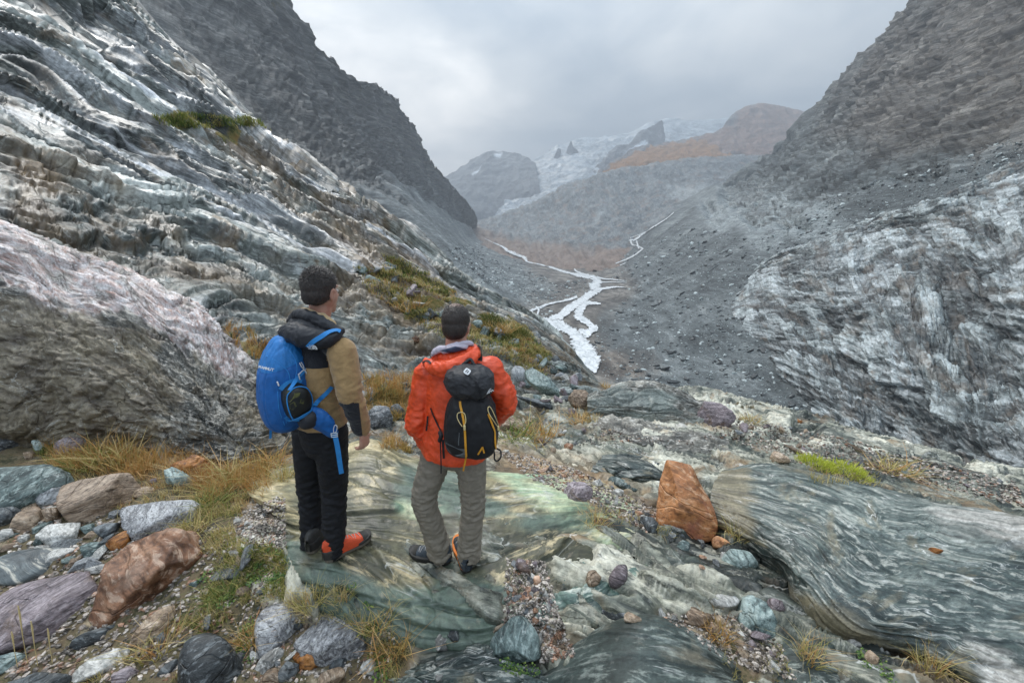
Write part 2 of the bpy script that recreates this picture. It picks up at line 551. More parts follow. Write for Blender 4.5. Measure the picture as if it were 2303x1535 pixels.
rugged = rugged + (bkid - .5) * 7 * np.clip(far * .6, .3, 1.2) - sst(.1, 0, blk2 - blk1) * 3
crest = sst(1.2, 3.0, V.U) * sst(12.0, 10.2, V.U)
d_cliff = (L1 * (0.45 + 0.75 * nearm) + L2 * 0.85 * np.clip(dist / 420, 0.45, 1.7) * (0.35 + 0.65 * m_lo) + (t4 - i4) * 1.8 * np.clip(far, .5, 1.6)) * (0.3 + 0.7 * crest) + rid * 4.0 * far + gul * 9.0 * far + rugged
rub = fbm2(S_ / 5, V.t / 5, 4, 51) * 1.2 + fbm2(S_ / 30, V.t / 90, 4, 53) * 5.0 * np.clip(far, .4, 1.6)
floor = sst(1.6, 0.5, np.abs(V.U - 6.0))
rub = rub * (1 - 0.72 * floor)
edge = sst(0.0, 0.6, V.V)
V.disp((d_cliff * cliff + rub * (1 - cliff)) * edge)
V.tint = np.clip(0.5 + 0.22 * (1 - cliff) * sst(6, 5, V.U) - 0.1 * cl_left + cliff * (bkid - .5) * .4 + cliff * ((id2 - 0.5) * 0.55 + (id1 - 0.5) * 0.75), 0, 1)
# painted sheen of wet faces low on the right, brown weathering high up and on the flood plain
pale = m_lo * sst(-0.35, 0.05, fbm2(S_ / 30, Z_ / 40, 4, 61) + 0.25)
pale = np.maximum(pale, polym(qx, qy, [[(1560,440),(1700,400),(1860,440),(1900,520),(1760,560),(1620,520)]], 25, wob) * 0.65)
upper = polym(qx, qy, [[(1880,170),(2120,-100),(2600,-300),(2600,210),(2303,330),(2000,330),(1850,300)]], 60, wob)
left_up = cl_left * sst(560, 300, qy) * 0.55
plain = polym(qx, qy, [[(1070,505),(1200,545),(1400,600),(1440,640),(1360,720),(1370,790),(1480,850),(1340,860),(1150,700),(1240,640),(1180,600)]], 25, wob * 0.6)
hum = polym(qx, qy, [[(1340,800),(1400,780),(1470,795),(1500,840),(1380,850)]], 12, wob * 0.4)
V.zone[..., 1] = np.clip(pale, 0, 1)
V.zone[..., 2] = np.clip(upper * 0.75 + left_up + plain * 0.8 + hum * .5, 0, 1)
V.zone[..., 0] = cl_left * sst(0.1, 0.5, fbm2(S_ / 60, V.t / 60, 5, 71)) * 0.45
def cliff_mat(name):
    m, t, bs = base_mat(name)
    rc = t.n('ShaderNodeAttribute', attribute_name='rc').outputs['Vector']
    tint = t.n('ShaderNodeAttribute', attribute_name='tint').outputs['Fac']
    zone = t.n('ShaderNodeSeparateColor', {0: t.n('ShaderNodeAttribute', attribute_name='zone').outputs['Color']})
    Rz, Gz, Bz = zone.outputs[0], zone.outputs[1], zone.outputs[2]
    wn_ = t.n('ShaderNodeTexNoise', {'Scale': 0.012, 'Detail': 4.0}); t.put(wn_.inputs['Vector'], rc)
    rw = t.v('ADD', rc, t.v('MULTIPLY', t.v('SUBTRACT', wn_.outputs[1], (0.5, 0.5, 0.5)), (70, 50, 16)))
    big = t.noise(rw, 0.012, 6, 0.6)
    lay = t.noise(t.v('MULTIPLY', rw, (0.011, 0.028, 0.24)), 1.0, 9, 0.70, 0.25)
    lay2 = t.noise(t.v('MULTIPLY', rw, (0.034, 0.085, 0.62)), 1.0, 8, 0.72, 0.25)
    vert = t.noise(t.v('MULTIPLY', rw, (0.085, 0.22, 0.035)), 1.0, 7, 0.72, 0.5)
    grit = t.noise(rc, 0.55, 8, 0.8)
    base = t.ramp(t.m('ADD', t.m('MULTIPLY', lay, .5), t.m('MULTIPLY', big, .5)), [(0.41, (0.030, 0.035, 0.036)), (0.475, (0.075, 0.086, 0.087)), (0.54, (0.125, 0.138, 0.138)), (0.61, (0.25, 0.265, 0.26))])
    base = t.mix(t.mr(lay2, .54, .62, 0, .5), base, (0.22, 0.24, 0.24))
    # brown weathering
    br_ = t.ramp(lay, [(0.42, (0.050, 0.040, 0.033)), (0.51, (0.130, 0.107, 0.088)), (0.60, (0.26, 0.225, 0.19))])
    base = t.mix(Bz, base, br_)
    # wet sheen and crack contrast painted into the face colour, plus dark drips
    face = t.ramp(t.m('ADD', t.m('MULTIPLY', lay2, .55), t.m('MULTIPLY', vert, .45)), [(0.375, (0.035, 0.045, 0.047)), (0.43, (0.125, 0.148, 0.15)), (0.50, (0.25, 0.282, 0.285)), (0.56, (0.40, 0.435, 0.44)), (0.64, (0.68, 0.71, 0.715))], 'LINEAR')
    drip = t.m('MULTIPLY', t.mr(vert, .44, .40), t.mr(big, .40, .52))
    face = t.mix(t.m('MULTIPLY', drip, .75), face, (0.030, 0.036, 0.036))
    gm = t.m('MULTIPLY', Gz, t.mr(t.noise(rw, 0.035, 6, .65), .34, .46))
    base = t.mix(gm, base, face)
    gc = t.ramp(t.noise(rc, .05, 6, .7), [(0.4, (0.12, 0.115, 0.06)), (0.6, (0.17, 0.14, 0.075))])
    base = t.mix(t.m('MULTIPLY', t.mr(t.m('ADD', Rz, t.m('MULTIPLY', t.m('SUBTRACT', t.noise(rw, .05, 7, .7), .5), 1.2)), .42, .55), t.mr(Rz, .02, .2)), base, gc)
    val = t.m('MULTIPLY', t.mr(grit, .35, .65, .55, 1.5), t.mr(tint, 0, 1, .55, 1.45))
    base = t.v('MULTIPLY', base, (.93, .95, .955))
    base = t.v('MULTIPLY', base, t.n('ShaderNodeCombineXYZ', {0: val, 1: val, 2: val}).outputs[0])
    t.put(bs.inputs['Base Color'], base); t.put(bs.inputs['Roughness'], t.mr(gm, 0, 1, .75, .42))
    hh = t.m('ADD', t.m('ADD', lay, t.m('MULTIPLY', vert, .6)), t.m('ADD', t.m('MULTIPLY', lay2, .4), t.m('MULTIPLY', grit, .25)))
    t.put(bs.inputs['Normal'], t.n('ShaderNodeBump', {'Strength': 0.9, 'Distance': 2.6, 'Height': hh}).outputs[0])
    return m
M_valley = cliff_mat('valley_rock')
V.RC = np.stack([V.G[..., 1], V.G[..., 0], V.G[..., 2]], -1)
valley = V.build('valley_ground', M_valley)
meta(valley, 'grey glacial valley trough with scree slopes below wet banded cliffs', kind='structure')

# ---------------- moraine hill in the middle of the valley head
MO = Patch([
 [(1050,548,2100),(1120,578,1800),(1200,604,1500),(1290,618,1330),(1375,614,1250),(1425,590,1320),(1530,500,1700),(1660,440,1900)],
 [(1060,522,2600),(1150,540,2300),(1230,558,2000),(1310,565,1800),(1390,545,1800),(1440,525,1900),(1535,455,2100),(1665,410,2300)],
 [(1070,510,3000),(1165,505,2800),(1260,492,2600),(1340,472,2450),(1420,455,2450),(1500,435,2450),(1590,405,2550),(1720,385,2650)],
 [(1076,501,3300),(1185,463,3200),(1265,424,3100),(1345,396,3000),(1440,378,3000),(1530,364,3000),(1620,358,3000),(1790,352,3000)],
 [(1095,520,3700),(1200,500,3700),(1280,480,3650),(1360,450,3600),(1450,420,3600),(1540,410,3600),(1640,410,3600),(1790,410,3600)],
], 220, 160, e1=(1, 0, 0))
g1 = fbm2(MO.s / 60, MO.t / 500, 5, 3, ridged=True)
MO.disp(g1 * 22 + fbm2(MO.s / 22, MO.t / 22, 4, 8) * 10 + fbm2(MO.s / 160, MO.t / 260, 4, 18) * 34 * sst(0, .8, MO.V))
qx, qy = proj(MO.base)
MO.zone[..., 2] = polym(qx, qy, [[(1060,505),(1100,525),(1300,560),(1420,560),(1440,640),(1100,640)]], 12, fbm2(qx / 40, qy / 40, 3, 2) * 20)
MO.zone[..., 1] = polym(qx, qy, [[(1500,420),(1600,420),(1690,440),(1600,470),(1490,445)], [(1340,490),(1370,470),(1350,500),(1310,520)]], 8, fbm2(qx / 20, qy / 20, 3, 4) * 14) * 0.7
M_mor = rock_mat('moraine_rubble', [(0.06, 0.066, 0.070), (0.098, 0.108, 0.112), (0.135, 0.146, 0.15), (0.25, 0.26, 0.26)], sc=0.03,
                 light=[(0.22, 0.24, 0.24), (0.36, 0.38, 0.38)], brown=[(0.13, 0.098, 0.082), (0.20, 0.155, 0.13)], bump=4, fine=16, streak=(1.4, 0.5, 1.0), rough=(0.6, 0.9))
mor = MO.build('moraine_hill', M_mor)
meta(mor, 'dark grey moraine hill filling the head of the valley', kind='structure')

# ---------------- brown mountain with an autumn-orange shoulder
BR = Patch([
 [(1330,425,3000),(1395,415,3100),(1440,405,3100),(1515,400,3100),(1576,395,3100),(1620,395,3100),(1650,395,3100),(1694,395,3100),(1760,395,3100),(1840,395,3100),(1950,395,3100)],
 [(1340,408,3150),(1394,385,3300),(1439,368,3350),(1515,358,3400),(1576,352,3400),(1620,350,3400),(1655,345,3400),(1700,345,3400),(1765,345,3400),(1840,345,3400),(1950,340,3400)],
 [(1344,400,3250),(1393,372,3550),(1438,348,3700),(1515,340,3750),(1576,332,3750),(1618,322,3750),(1656,305,3800),(1700,295,3800),(1768,295,3800),(1840,300,3800),(1950,290,3800)],
 [(1347,395,3400),(1393,362,3800),(1438,336,4000),(1515,324,4100),(1576,309,4100),(1625,294,4100),(1652,256,4200),(1696,236,4300),(1735,238,4300),(1800,252,4300),(1950,270,4300)],
 [(1360,420,3900),(1400,400,4300),(1450,380,4500),(1520,370,4600),(1580,360,4600),(1640,340,4600),(1670,320,4700),(1710,300,4800),(1750,300,4800),(1815,310,4800),(1950,320,4800)],
], 330, 140, e1=(1, 0, 0))
BR.disp((fbm2(BR.s / 130, BR.t / 260, 6, 13, ridged=True) * 40 + fbm2(BR.s / 60, BR.t / 60, 5, 14) * 14) * sst(3.2, 2.6, BR.V) + 0)
qx, qy = proj(BR.base)
wob = fbm2(qx / 30, qy / 30, 4, 2) * 14
BR.zone[..., 0] = polym(qx, qy, [[(1330,430),(1345,400),(1400,362),(1460,338),(1530,322),(1585,318),(1600,335),(1680,368),(1780,372),(1960,350),(1960,420)]], 7, wob)
BR.zone[..., 2] = polym(qx, qy, [[(1560,310),(1650,290),(1660,240),(1720,230),(2000,230),(2000,380),(1700,365),(1600,340)]], 8, wob) * 0.9
M_br = rock_mat('brown_mountain_rock', [(0.05, 0.05, 0.06), (0.09, 0.085, 0.09), (0.13, 0.12, 0.12), (0.2, 0.19, 0.18)], sc=0.012,
                brown=[(0.10, 0.068, 0.056), (0.205, 0.125, 0.095)], grass=[(0.17, 0.09, 0.035), (0.33, 0.145, 0.04), (0.15, 0.10, 0.06)], bump=9, fine=14, rough=(0.7, 0.95))
br = BR.build('brown_mountain', M_br)
meta(br, 'brown rounded mountain with an orange autumn shoulder in front', kind='structure')

# ---------------- dark spur beside the glacier
DR = Patch([
 [(1290,425,4400),(1330,420,4400),(1370,410,4400),(1410,400,4400),(1450,395,4400),(1480,390,4400),(1530,385,4400)],
 [(1305,412,4500),(1340,395,4550),(1375,380,4600),(1412,372,4600),(1450,358,4600),(1482,355,4600),(1530,365,4600)],
 [(1322,402,4700),(1354,366,4800),(1386,334,4900),(1417,327,4900),(1442,300,4900),(1466,304,4900),(1515,345,4900)],
 [(1335,415,5100),(1360,385,5100),(1392,352,5200),(1422,345,5200),(1452,318,5200),(1470,322,5200),(1520,370,5200)],
], 170, 90, e1=(1, 0, 0))
DR.disp(fbm2(DR.s / 90, DR.t / 120, 6, 23, ridged=True) * 34)
M_dr = rock_mat('dark_spur_rock', [(0.035, 0.04, 0.05), (0.06, 0.066, 0.078), (0.09, 0.096, 0.106), (0.16, 0.17, 0.18)], sc=0.012, bump=9, fine=12, rough=(0.6, 0.9),
                light=[(0.5, 0.55, 0.6), (0.7, 0.74, 0.78)])
qx, qy = proj(DR.base)
DR.zone[..., 1] = polym(qx, qy, [[(1400,348),(1430,330),(1450,318),(1462,330),(1440,346),(1405,356)]], 3, 0)
dr = DR.build('dark_rock_spur', M_dr)
meta(dr, 'jagged dark rock spur rising beside the glacier', kind='structure')
# the small pointed crest above it, and the fins that stick out of the ice
def fin_peak(pts, Y, seed, label):
    """a rock fin through the ice: outline given as crest points, 90 m thick"""
    c = np.array(pts, float)
    rws = [[(x, y + 44, Y - 190) for x, y in c], [(x, y + 20, Y - 70) for x, y in c], [(x, y, Y) for x, y in c], [(x, y + 30, Y + 110) for x, y in c], [(x, y + 60, Y + 200) for x, y in c]]
    q = Patch(rws, 60, 60, e1=(1, 0, 0))
    q.disp(fbm2(q.s / 50, q.t / 50, 4, seed, ridged=True) * 12)
    o = q.build('rock_fin', M_dr)
    meta(o, label, kind='structure')
fin_peak([(1446,300),(1456,287),(1470,282),(1480,274),(1488,270),(1492,279),(1496,300)], 5200, 5, 'small dark crest at the edge of the snow plateau')
fin_peak([(1262,372),(1270,350),(1279,324),(1285,316),(1290,328),(1298,336),(1310,352)], 5600, 6, 'dark pointed rock fin sticking out of the glacier')
fin_peak([(1240,375),(1246,352),(1252,338),(1258,332),(1262,340),(1264,372)], 5600, 7, 'smaller grey rock fin left of the pointed one')

# ---------------- glacier
GL = Patch([
 [(1095,500,4200),(1170,485,4150),(1260,455,4100),(1340,430,4100),(1440,410,4100),(1540,400,4200),(1680,390,4200)],
 [(1126,468,4400),(1200,447,4450),(1285,405,4500),(1370,380,4600),(1450,352,4800),(1540,345,5000),(1680,345,5000)],
 [(1140,445,4700),(1222,408,4850),(1310,368,5000),(1390,345,5200),(1465,320,5300),(1550,312,5400),(1680,318,5400)],
 [(1178,400,5400),(1235,362,5500),(1315,338,5600),(1395,325,5700),(1480,300,5700),(1560,298,5700),(1680,300,5700)],
 [(1205,362,6000),(1258,328,6200),(1330,312,6300),(1400,303,6300),(1490,270,6300),(1570,272,6300),(1690,262,6300)],
 [(1215,380,6900),(1268,350,6900),(1340,340,6900),(1410,330,6900),(1490,300,6900),(1570,300,6900),(1690,290,6900)],
], 210, 170, e1=(0.75, -1, 0))
cr_ = fbm2(GL.s / 40, GL.t / 300, 5, 3, ridged=True); cb_ = fbm2(GL.s / 260, GL.t / 160, 4, 13)
GL.disp(cr_ * 7 + cb_ * 60)
M_ice = rock_mat('glacier_ice', [(0.12, 0.145, 0.165), (0.24, 0.275, 0.30), (0.32, 0.355, 0.38), (0.47, 0.50, 0.53)], sc=0.012, streak=(0.35, 2.0, 2.0), bump=8, fine=9, rough=(0.4, 0.7), wobble=2.0, finec=.10)
gl = GL.build('glacier', M_ice)
meta(gl, 'pale grey glacier tongue flowing down from the clouded plateau', kind='structure')

# ---------------- pale mountain far on the left
FM = Patch([
 [(960,470,4300),(1000,560,4300),(1056,560,4300),(1098,560,4300),(1140,550,4300),(1185,520,4300),(1225,480,4300)],
 [(975,440,4600),(1005,470,4600),(1056,470,4600),(1098,470,4600),(1140,460,4600),(1180,440,4600),(1215,425,4600)],
 [(985,420,5000),(1010,420,5200),(1056,405,5200),(1098,395,5200),(1142,390,5200),(1182,392,5100),(1208,395,5000)],
 [(990,408,5600),(1015,396,5700),(1056,367,5800),(1098,346,5800),(1146,347,5800),(1182,357,5700),(1202,372,5600)],
 [(990,430,6300),(1015,420,6300),(1056,400,6300),(1098,385,6300),(1146,385,6300),(1182,390,6300),(1205,400,6300)],
], 170, 120, e1=(1, 0, 0))
FM.disp(fbm2(FM.s / 220, FM.t / 300, 6, 33, ridged=True) * 42)
qx, qy = proj(FM.base)
FM.zone[..., 1] = polym(qx, qy, [[(1110,350),(1130,348),(1125,358),(1112,356)], [(1062,395),(1083,375),(1075,392),(1066,400)]], 3, 0)
fm = FM.build('far_mountain', rock_mat('far_rock', [(0.05, 0.055, 0.065), (0.085, 0.09, 0.10), (0.12, 0.125, 0.13), (0.2, 0.21, 0.22)], sc=0.01, bump=8,
              light=[(0.6, 0.65, 0.7), (0.8, 0.83, 0.86)], rough=(0.7, 0.9)))
meta(fm, 'faint rounded mountain in the haze left of the glacier', kind='structure')

# ---------------- wet slab slope on the left
LS = Patch([
 [(-260,900,5.6),(150,960,6),(480,965,6.2),(750,960,6.6),(950,950,7.6),(1150,945,9),(1250,930,10),(1400,915,12.5)],
 [(-260,700,6.2),(150,800,7),(480,850,7.2),(750,880,7.6),(950,880,9),(1130,880,10.5),(1240,890,11.5),(1385,893,14)],
 [(-260,520,7.5),(100,580,8.8),(400,680,9.8),(670,740,10.8),(890,800,11.8),(1090,815,12.8),(1225,845,13.5),(1368,877,15)],
 [(-260,340,10),(60,420,12),(350,520,14),(610,610,15),(850,700,15.5),(1050,745,16),(1205,800,15.5),(1355,865,16)],
 [(-260,120,14),(60,250,18),(350,380,21),(600,500,21.5),(850,625,19.5),(1040,685,19.5),(1195,760,18),(1345,856,17)],
 [(-180,-60,22),(120,100,27),(390,270,30),(640,430,30),(860,565,26.5),(1050,663,23.5),(1200,735,20.5),(1340,850,18)],
 [(20,-190,38),(230,-5,42),(435,135,43),(640,318,40),(850,468,34),(1053,640,27),(1205,722,23),(1338,846,19)],
 [(200,-150,55),(360,60,58),(520,210,56),(700,390,50),(890,540,42),(1080,690,34),(1225,770,27),(1350,880,22)],
], 570, 410)
# coordinates that follow the bedding: s down the slabs, t across them
s_ = LS.U * 5.5
t_ = np.interp(LS.V.ravel(), range(8), [0, 1.6, 3.8, 7.2, 11.5, 16.5, 22.5, 30]).reshape(LS.V.shape)
qx, qy = proj(LS.base)
dd = LS.base[..., 1]
kk = np.clip(dd / 20, 0.4, 1.9)
wx = fbm2(s_ / 9, t_ / 5, 2, 2) * 1.8 + fbm2(s_ / 3.5, t_ / 0.8, 3, 222) * 0.08
sk = t_ + wx - s_ * 0.06
broad = fbm2(s_ / 20, sk / 4.5, 4, 4)
i1 = fbm2(s_ / 15, sk / 2.6, 3, 6, gain=.4) * 2.4 + sk * 0.42
i2 = fbm2(s_ / 10, sk / 1.1, 3, 8, gain=.4) * 1.1 + sk * 0.42
i3 = fbm2(s_ / 5, sk / 0.45, 2, 18, gain=.4) * 0.42 + sk * 0.4
t1, k1 = terr(i1, 1.3, 0.14)
t2, k2 = terr(i2, 0.42, 0.18)
t3, k3 = terr(i3, 0.15, 0.25)
f1, f2, cid = wor2((s_ + wx) / 4.2, sk / 1.2, 5)
crk = sst(0.07, 0.0, f2 - f1)
# rough broken rock, where the slabs have fallen away
rough_poly = [[(0,530),(60,330),(200,360),(330,470),(560,590),(700,640),(640,720),(420,640),(200,600)],
              [(430,280),(560,270),(700,330),(840,440),(1000,610),(960,600),(800,560),(640,470),(520,380)],
              [(700,600),(860,590),(1100,690),(1330,830),(1340,900),(1000,880),(830,780),(760,700)]]
wob = fbm2(s_ / 4, t_ / 2, 4, 12) * 60
rgh = polym(qx, qy, rough_poly, 30, wob)
rb = fbm2(s_ / 2.2, t_ / 1.6, 5, 14, gain=0.6)
lowr0 = polym(qx, qy, [[(760,600),(900,560),(1100,690),(1330,830),(1420,930),(600,990)]], 40, wob)
g1_, g2_, gid = wor2((s_ + rb * 1.5) / 1.5, (t_ + rb) / 0.8, 25)
blocks = ((gid - 0.5) * 0.6 - sst(0.14, 0, g2_ - g1_) * 0.25 + rb * 0.6)
h1_, h2_, hid = wor2((s_ + wx) / 17.0, (sk + s_ * .04) / 1.7, 15)
j1_, j2_, jid = wor2((s_ - wx) / 6.5, (sk - s_ * .02) / 0.62, 16)
upv = 1 - .7 * sst(4.2, 5.6, LS.V)
plates = (hid - .5) * 0.85 - sst(.045, 0, h2_ - h1_) * .30 + ((jid - .5) * 0.26 - sst(.06, 0, j2_ - j1_) * .10) * upv
D = plates * (1 - .4 * lowr0) + broad * 0.8 + (t1 - i1) * 0.6 + (t2 - i2) * 0.75 + (t3 - i3) * 0.6 * upv - crk * 0.08
D = (D + rgh * blocks * 0.7 * (.35 + .65 * upv) - 0.45 - 0.25 * sst(4.0, 6.0, LS.V)) * kk * (1 - 0.55 * sst(4.2, 6.2, LS.U))
LS.RC = np.stack([s_, t_, D], -1)
endm = sst(0.0, 0.8, LS.V) * sst(0, 0.35, 7 - LS.V) * sst(0, .5, 7.02 - LS.U)
LS.disp(D * endm)
LS.tint = np.clip(0.5 + (rnd(k2, 3) - 0.5) * 0.3 + (hid - .5) * .5 + (jid - .5) * .35 + (cid - 0.5) * 0.15 + (gid - .5) * rgh * .4, 0, 1)
ledge = [(330,262),(420,255),(560,268),(540,290),(420,290),(350,280)]
g_pol = [ledge, [(860,575),(900,580),(1000,640),(1070,690),(1040,700),(960,650),(880,610)],
         [(810,610),(880,600),(960,680),(1040,740),(1160,740),(1240,800),(1220,850),(1120,800),(990,760),(900,700),(830,660)],
         [(520,730),(580,770),(620,800),(560,790)], [(820,850),(900,850),(930,930),(830,930)],
         [(1130,700),(1190,730),(1220,790),(1160,780)]]
LS.zone[..., 0] = np.clip(polym(qx, qy, g_pol, 11, fbm2(s_ / 1.2, t_ / 1.2, 4, 31) * 26), 0, 1) * 0.62
# sky sheen of the wet slabs painted as pale colour: long tongues downslope
pal_ = polym(qx, qy, [[(-200,60),(0,100),(240,230),(420,330),(620,470),(900,620),(870,650),(640,540),(420,430),(160,300),(-200,230)],
                      [(170,0),(230,0),(420,140),(600,290),(850,470),(1050,650),(900,560),(700,420),(560,290),(380,190)],
                      [(150,60),(270,120),(480,250),(620,330),(560,350),(380,250),(200,150)]], 22, wob * 0.8)
LS.zone[..., 1] = np.clip(pal_ * sst(-0.12, 0.22, fbm2(s_ / 11, sk / 0.55, 4, 33)) * 0.85 + 0.4 * sst(0.18, 0.34, fbm2(s_ / 7, sk / .4, 4, 35)) * (1 - rgh), 0, 1)
LS.zone[..., 2] = np.clip(rgh * sst(-0.25, 0.2, fbm2(s_ / 4, t_ / 2, 4, 37)) * 0.85 + polym(qx, qy, [[(700,560),(860,640),(1000,640),(900,560),(780,480)], [(0,200),(60,330),(140,420),(0,420)]], 30, wob) * 0.5, 0, 1)
M_slab = rock_mat('wet_schist', [(0.024, 0.028, 0.025), (0.058, 0.067, 0.061), (0.110, 0.120, 0.110), (0.27, 0.285, 0.272)], sc=0.6, streak=(0.22, 2.0, 2.0),
                  light=[(0.27, 0.28, 0.29), (0.70, 0.71, 0.73)], brown=[(0.075, 0.054, 0.038), (0.20, 0.155, 0.105)], grass=GRASSC,
                  vein=0.35, bump=0.10, fine=9, rough=(0.28, 0.6), tintamt=0.75, crack=0.25, spot=0.2)
ls = LS.build('slab_slope', M_slab)
meta(ls, 'steep wet layered schist slope climbing on the left', kind='structure')
# ---------------- the bench the two walkers stand on (a heightfield through levels read off the photograph)
def PZ(px, py, z):
    u, dy, dz = ray(px, py)
    return (z - CAM_H) / dz * dy
def rowz(lst):
    return [(x, y, float(PZ(x, y, z))) for x, y, z in lst]
BE = Patch([
 rowz([(-700,2300,-.1),(-200,2300,-.1),(300,2300,0),(800,2300,0),(1200,2300,0),(1600,2300,.05),(2000,2300,.1),(2400,2300,0),(4300,2300,-.4)]),
 rowz([(-600,1800,-.15),(-100,1800,-.15),(350,1800,-.1),(800,1800,-.1),(1200,1800,-.1),(1600,1800,-.05),(2000,1800,0),(2400,1800,0),(4000,1800,-.5)]),
 rowz([(-500,1530,-.25),(-50,1530,-.2),(380,1530,-.2),(800,1530,-.2),(1200,1530,-.2),(1600,1530,-.15),(2000,1530,-.1),(2350,1530,-.2),(3700,1560,-.8)]),
 rowz([(-420,1340,-.2),(0,1340,-.15),(400,1340,-.15),(800,1340,-.12),(1200,1340,-.14),(1600,1340,-.15),(1980,1340,-.25),(2330,1340,-.45),(3400,1400,-1.3)]),
 rowz([(-350,1200,-.2),(30,1200,-.1),(420,1200,-.1),(810,1200,-.1),(1200,1200,-.18),(1590,1200,-.3),(1960,1220,-.55),(2320,1240,-.9),(3200,1310,-1.9)]),
 rowz([(-300,1100,-.2),(60,1100,-.1),(430,1100,-.1),(820,1100,-.2),(1210,1110,-.35),(1580,1110,-.6),(1920,1130,-.95),(2300,1175,-1.35),(3050,1250,-2.3)]),
 rowz([(-250,1020,-.2),(80,1020,-.15),(450,1020,-.2),(830,1020,-.35),(1220,1030,-.6),(1570,1030,-1.0),(1880,1060,-1.35),(2290,1128,-1.75),(2950,1210,-2.6)]),
 rowz([(-220,960,-.3),(100,960,-.3),(460,960,-.45),(840,965,-.75),(1230,965,-1.1),(1560,965,-1.6),(1860,1005,-1.85),(2280,1096,-2.1),(2700,1140,-2.6)]),
 rowz([(-200,925,-.6),(110,925,-.6),(470,925,-.8),(850,925,-1.2),(1240,915,-1.7),(1540,900,-2.3),(1840,966,-2.25),(2270,1078,-2.35),(2700,1125,-2.8)]),
 rowz([(-200,935,-1.5),(110,935,-1.5),(470,935,-1.7),(850,930,-2.1),(1250,912,-2.7),(1535,895,-3.3),(1845,972,-3.2),(2275,1095,-3.2),(2700,1140,-3.8)]),
 rowz([(-200,1000,-5),(110,1000,-5),(470,1000,-5),(850,1000,-6),(1250,970,-7),(1550,960,-7),(1860,1050,-7),(2290,1190,-7),(2700,1250,-7)]),
], 570, 390, e1=(1, -0.55, 0))
s_, t_ = BE.s, BE.t
qx, qy = proj(BE.base)
wx = fbm2(s_ / 1.6, t_ / 1.1, 4, 3) * 0.5
hump = fbm2(s_ / 2.6, (t_ + wx) / 1.0, 4, 41)
ib = fbm2(s_ / 2.2, (t_ + wx) / 0.7, 3, 44) * 0.45 + (t_ + wx) * 0.10
tb, kb = terr(ib, 0.10, 0.2)
ic = fbm2(s_ / .9, (t_ + wx) / 0.2, 3, 46) * 0.12 + t_ * .08
tc_, kc = terr(ic, 0.03, 0.25)
soil = polym(qx, qy, [[(-300,1540),(-100,1120),(0,1000),(240,1010),(470,1060),(640,1020),(700,1040),(620,1100),(520,1180),(560,1290),(640,1400),(800,1420),(900,1400),(960,1540),(700,1800),(-300,1800)],
                      [(1080,1010),(1200,1030),(1300,1060),(1400,1120),(1480,1140),(1460,1190),(1330,1130),(1230,1090),(1120,1070)],
                      [(1130,1260),(1230,1270),(1260,1400),(1290,1470),(1200,1480),(1140,1420)],
                      [(1500,1390),(1640,1400),(1700,1480),(1760,1560),(1600,1560),(1540,1480)]], 30, fbm2(qx / 60, qy / 60, 4, 6) * 60)
farb = sst(4.0, 8.0, BE.base[..., 1])
hump = hump * (1 - farb) + farb * fbm2(s_ / 5.5, (t_ + wx * 2) / 2.0, 3, 43)
d = hump * (0.09 + 0.2 * farb) * (1 - .6 * soil) + (tb - ib) * (1.0 + 1.0 * farb) * (1 - soil) + (tc_ - ic) * 0.9 * (1 - farb) * (1 - soil * .8)
a1_, a2_, aid = wor2((s_ + wx * .5) / (1.5 + 1.5 * farb), (t_ + wx) / (0.42 + .5 * farb), 71)
b1_, b2_, bid = wor2((s_ - wx * .5) / 0.5, (t_ + wx * .7) / 0.19, 72)
d += (1 - soil) * ((aid - .5) * (.10 + .25 * farb) - sst(.06, 0, a2_ - a1_) * (.05 + .1 * farb) + ((bid - .5) * .035 - sst(.07, 0, b2_ - b1_) * .022) * (1 - farb))
d += soil * (fbm2(s_ / 0.12, t_ / 0.12, 4, 48) * 0.035 + fbm2(s_ / 0.5, t_ / 0.4, 3, 58) * 0.06)
edgeb = sst(0, 0.8, BE.V) * sst(0, 1.0, 10 - BE.V)
BE.disp(d * edgeb)
BE.tint = np.clip(0.5 + (rnd(kb, 4) - 0.5) * 0.3 + (aid - .5) * .6 + (bid - .5) * .4, 0, 1)
gp = [[(-300,1540),(-100,1000),(0,985),(240,1000),(460,1060),(640,1030),(600,1110),(500,1200),(560,1290),(620,1400),(900,1400),(960,1560),(600,1900),(-300,1900)],
      [(800,840),(930,850),(940,930),(830,960)], [(1130,930),(1230,940),(1240,990),(1130,990)], [(1290,925),(1340,930),(1330,955),(1280,950)],
      [(1660,930),(1700,930),(1700,950)], [(1780,1040),(1960,1040),(2060,1040),(2010,1080),(1830,1090)],
      [(1560,1400),(1680,1440),(1760,1560),(1640,1560)]]
BE.zone[..., 0] = polym(qx, qy, gp, 22, fbm2(s_ / 0.4, t_ / 0.4, 4, 49) * 60) * 0.66
BE.zone[..., 1] = polym(qx, qy, [[(1320,930),(1400,935),(1560,960),(1560,1040),(1420,1010)], [(1560,900),(2300,1080),(2300,1110),(1500,960)], [(1330,860),(1500,850),(1700,930),(1400,930)]], 30, wx[..., None][..., 0] * 0 + fbm2(qx / 50, qy / 50, 4, 8) * 50) * 0.22
BE.zone[..., 2] = np.clip(soil * 0.75 + polym(qx, qy, [[(1100,1000),(1400,1060),(1500,1180),(1200,1100)]], 30, fbm2(qx / 50, qy / 50, 4, 9) * 50) * 0.5, 0, 1)
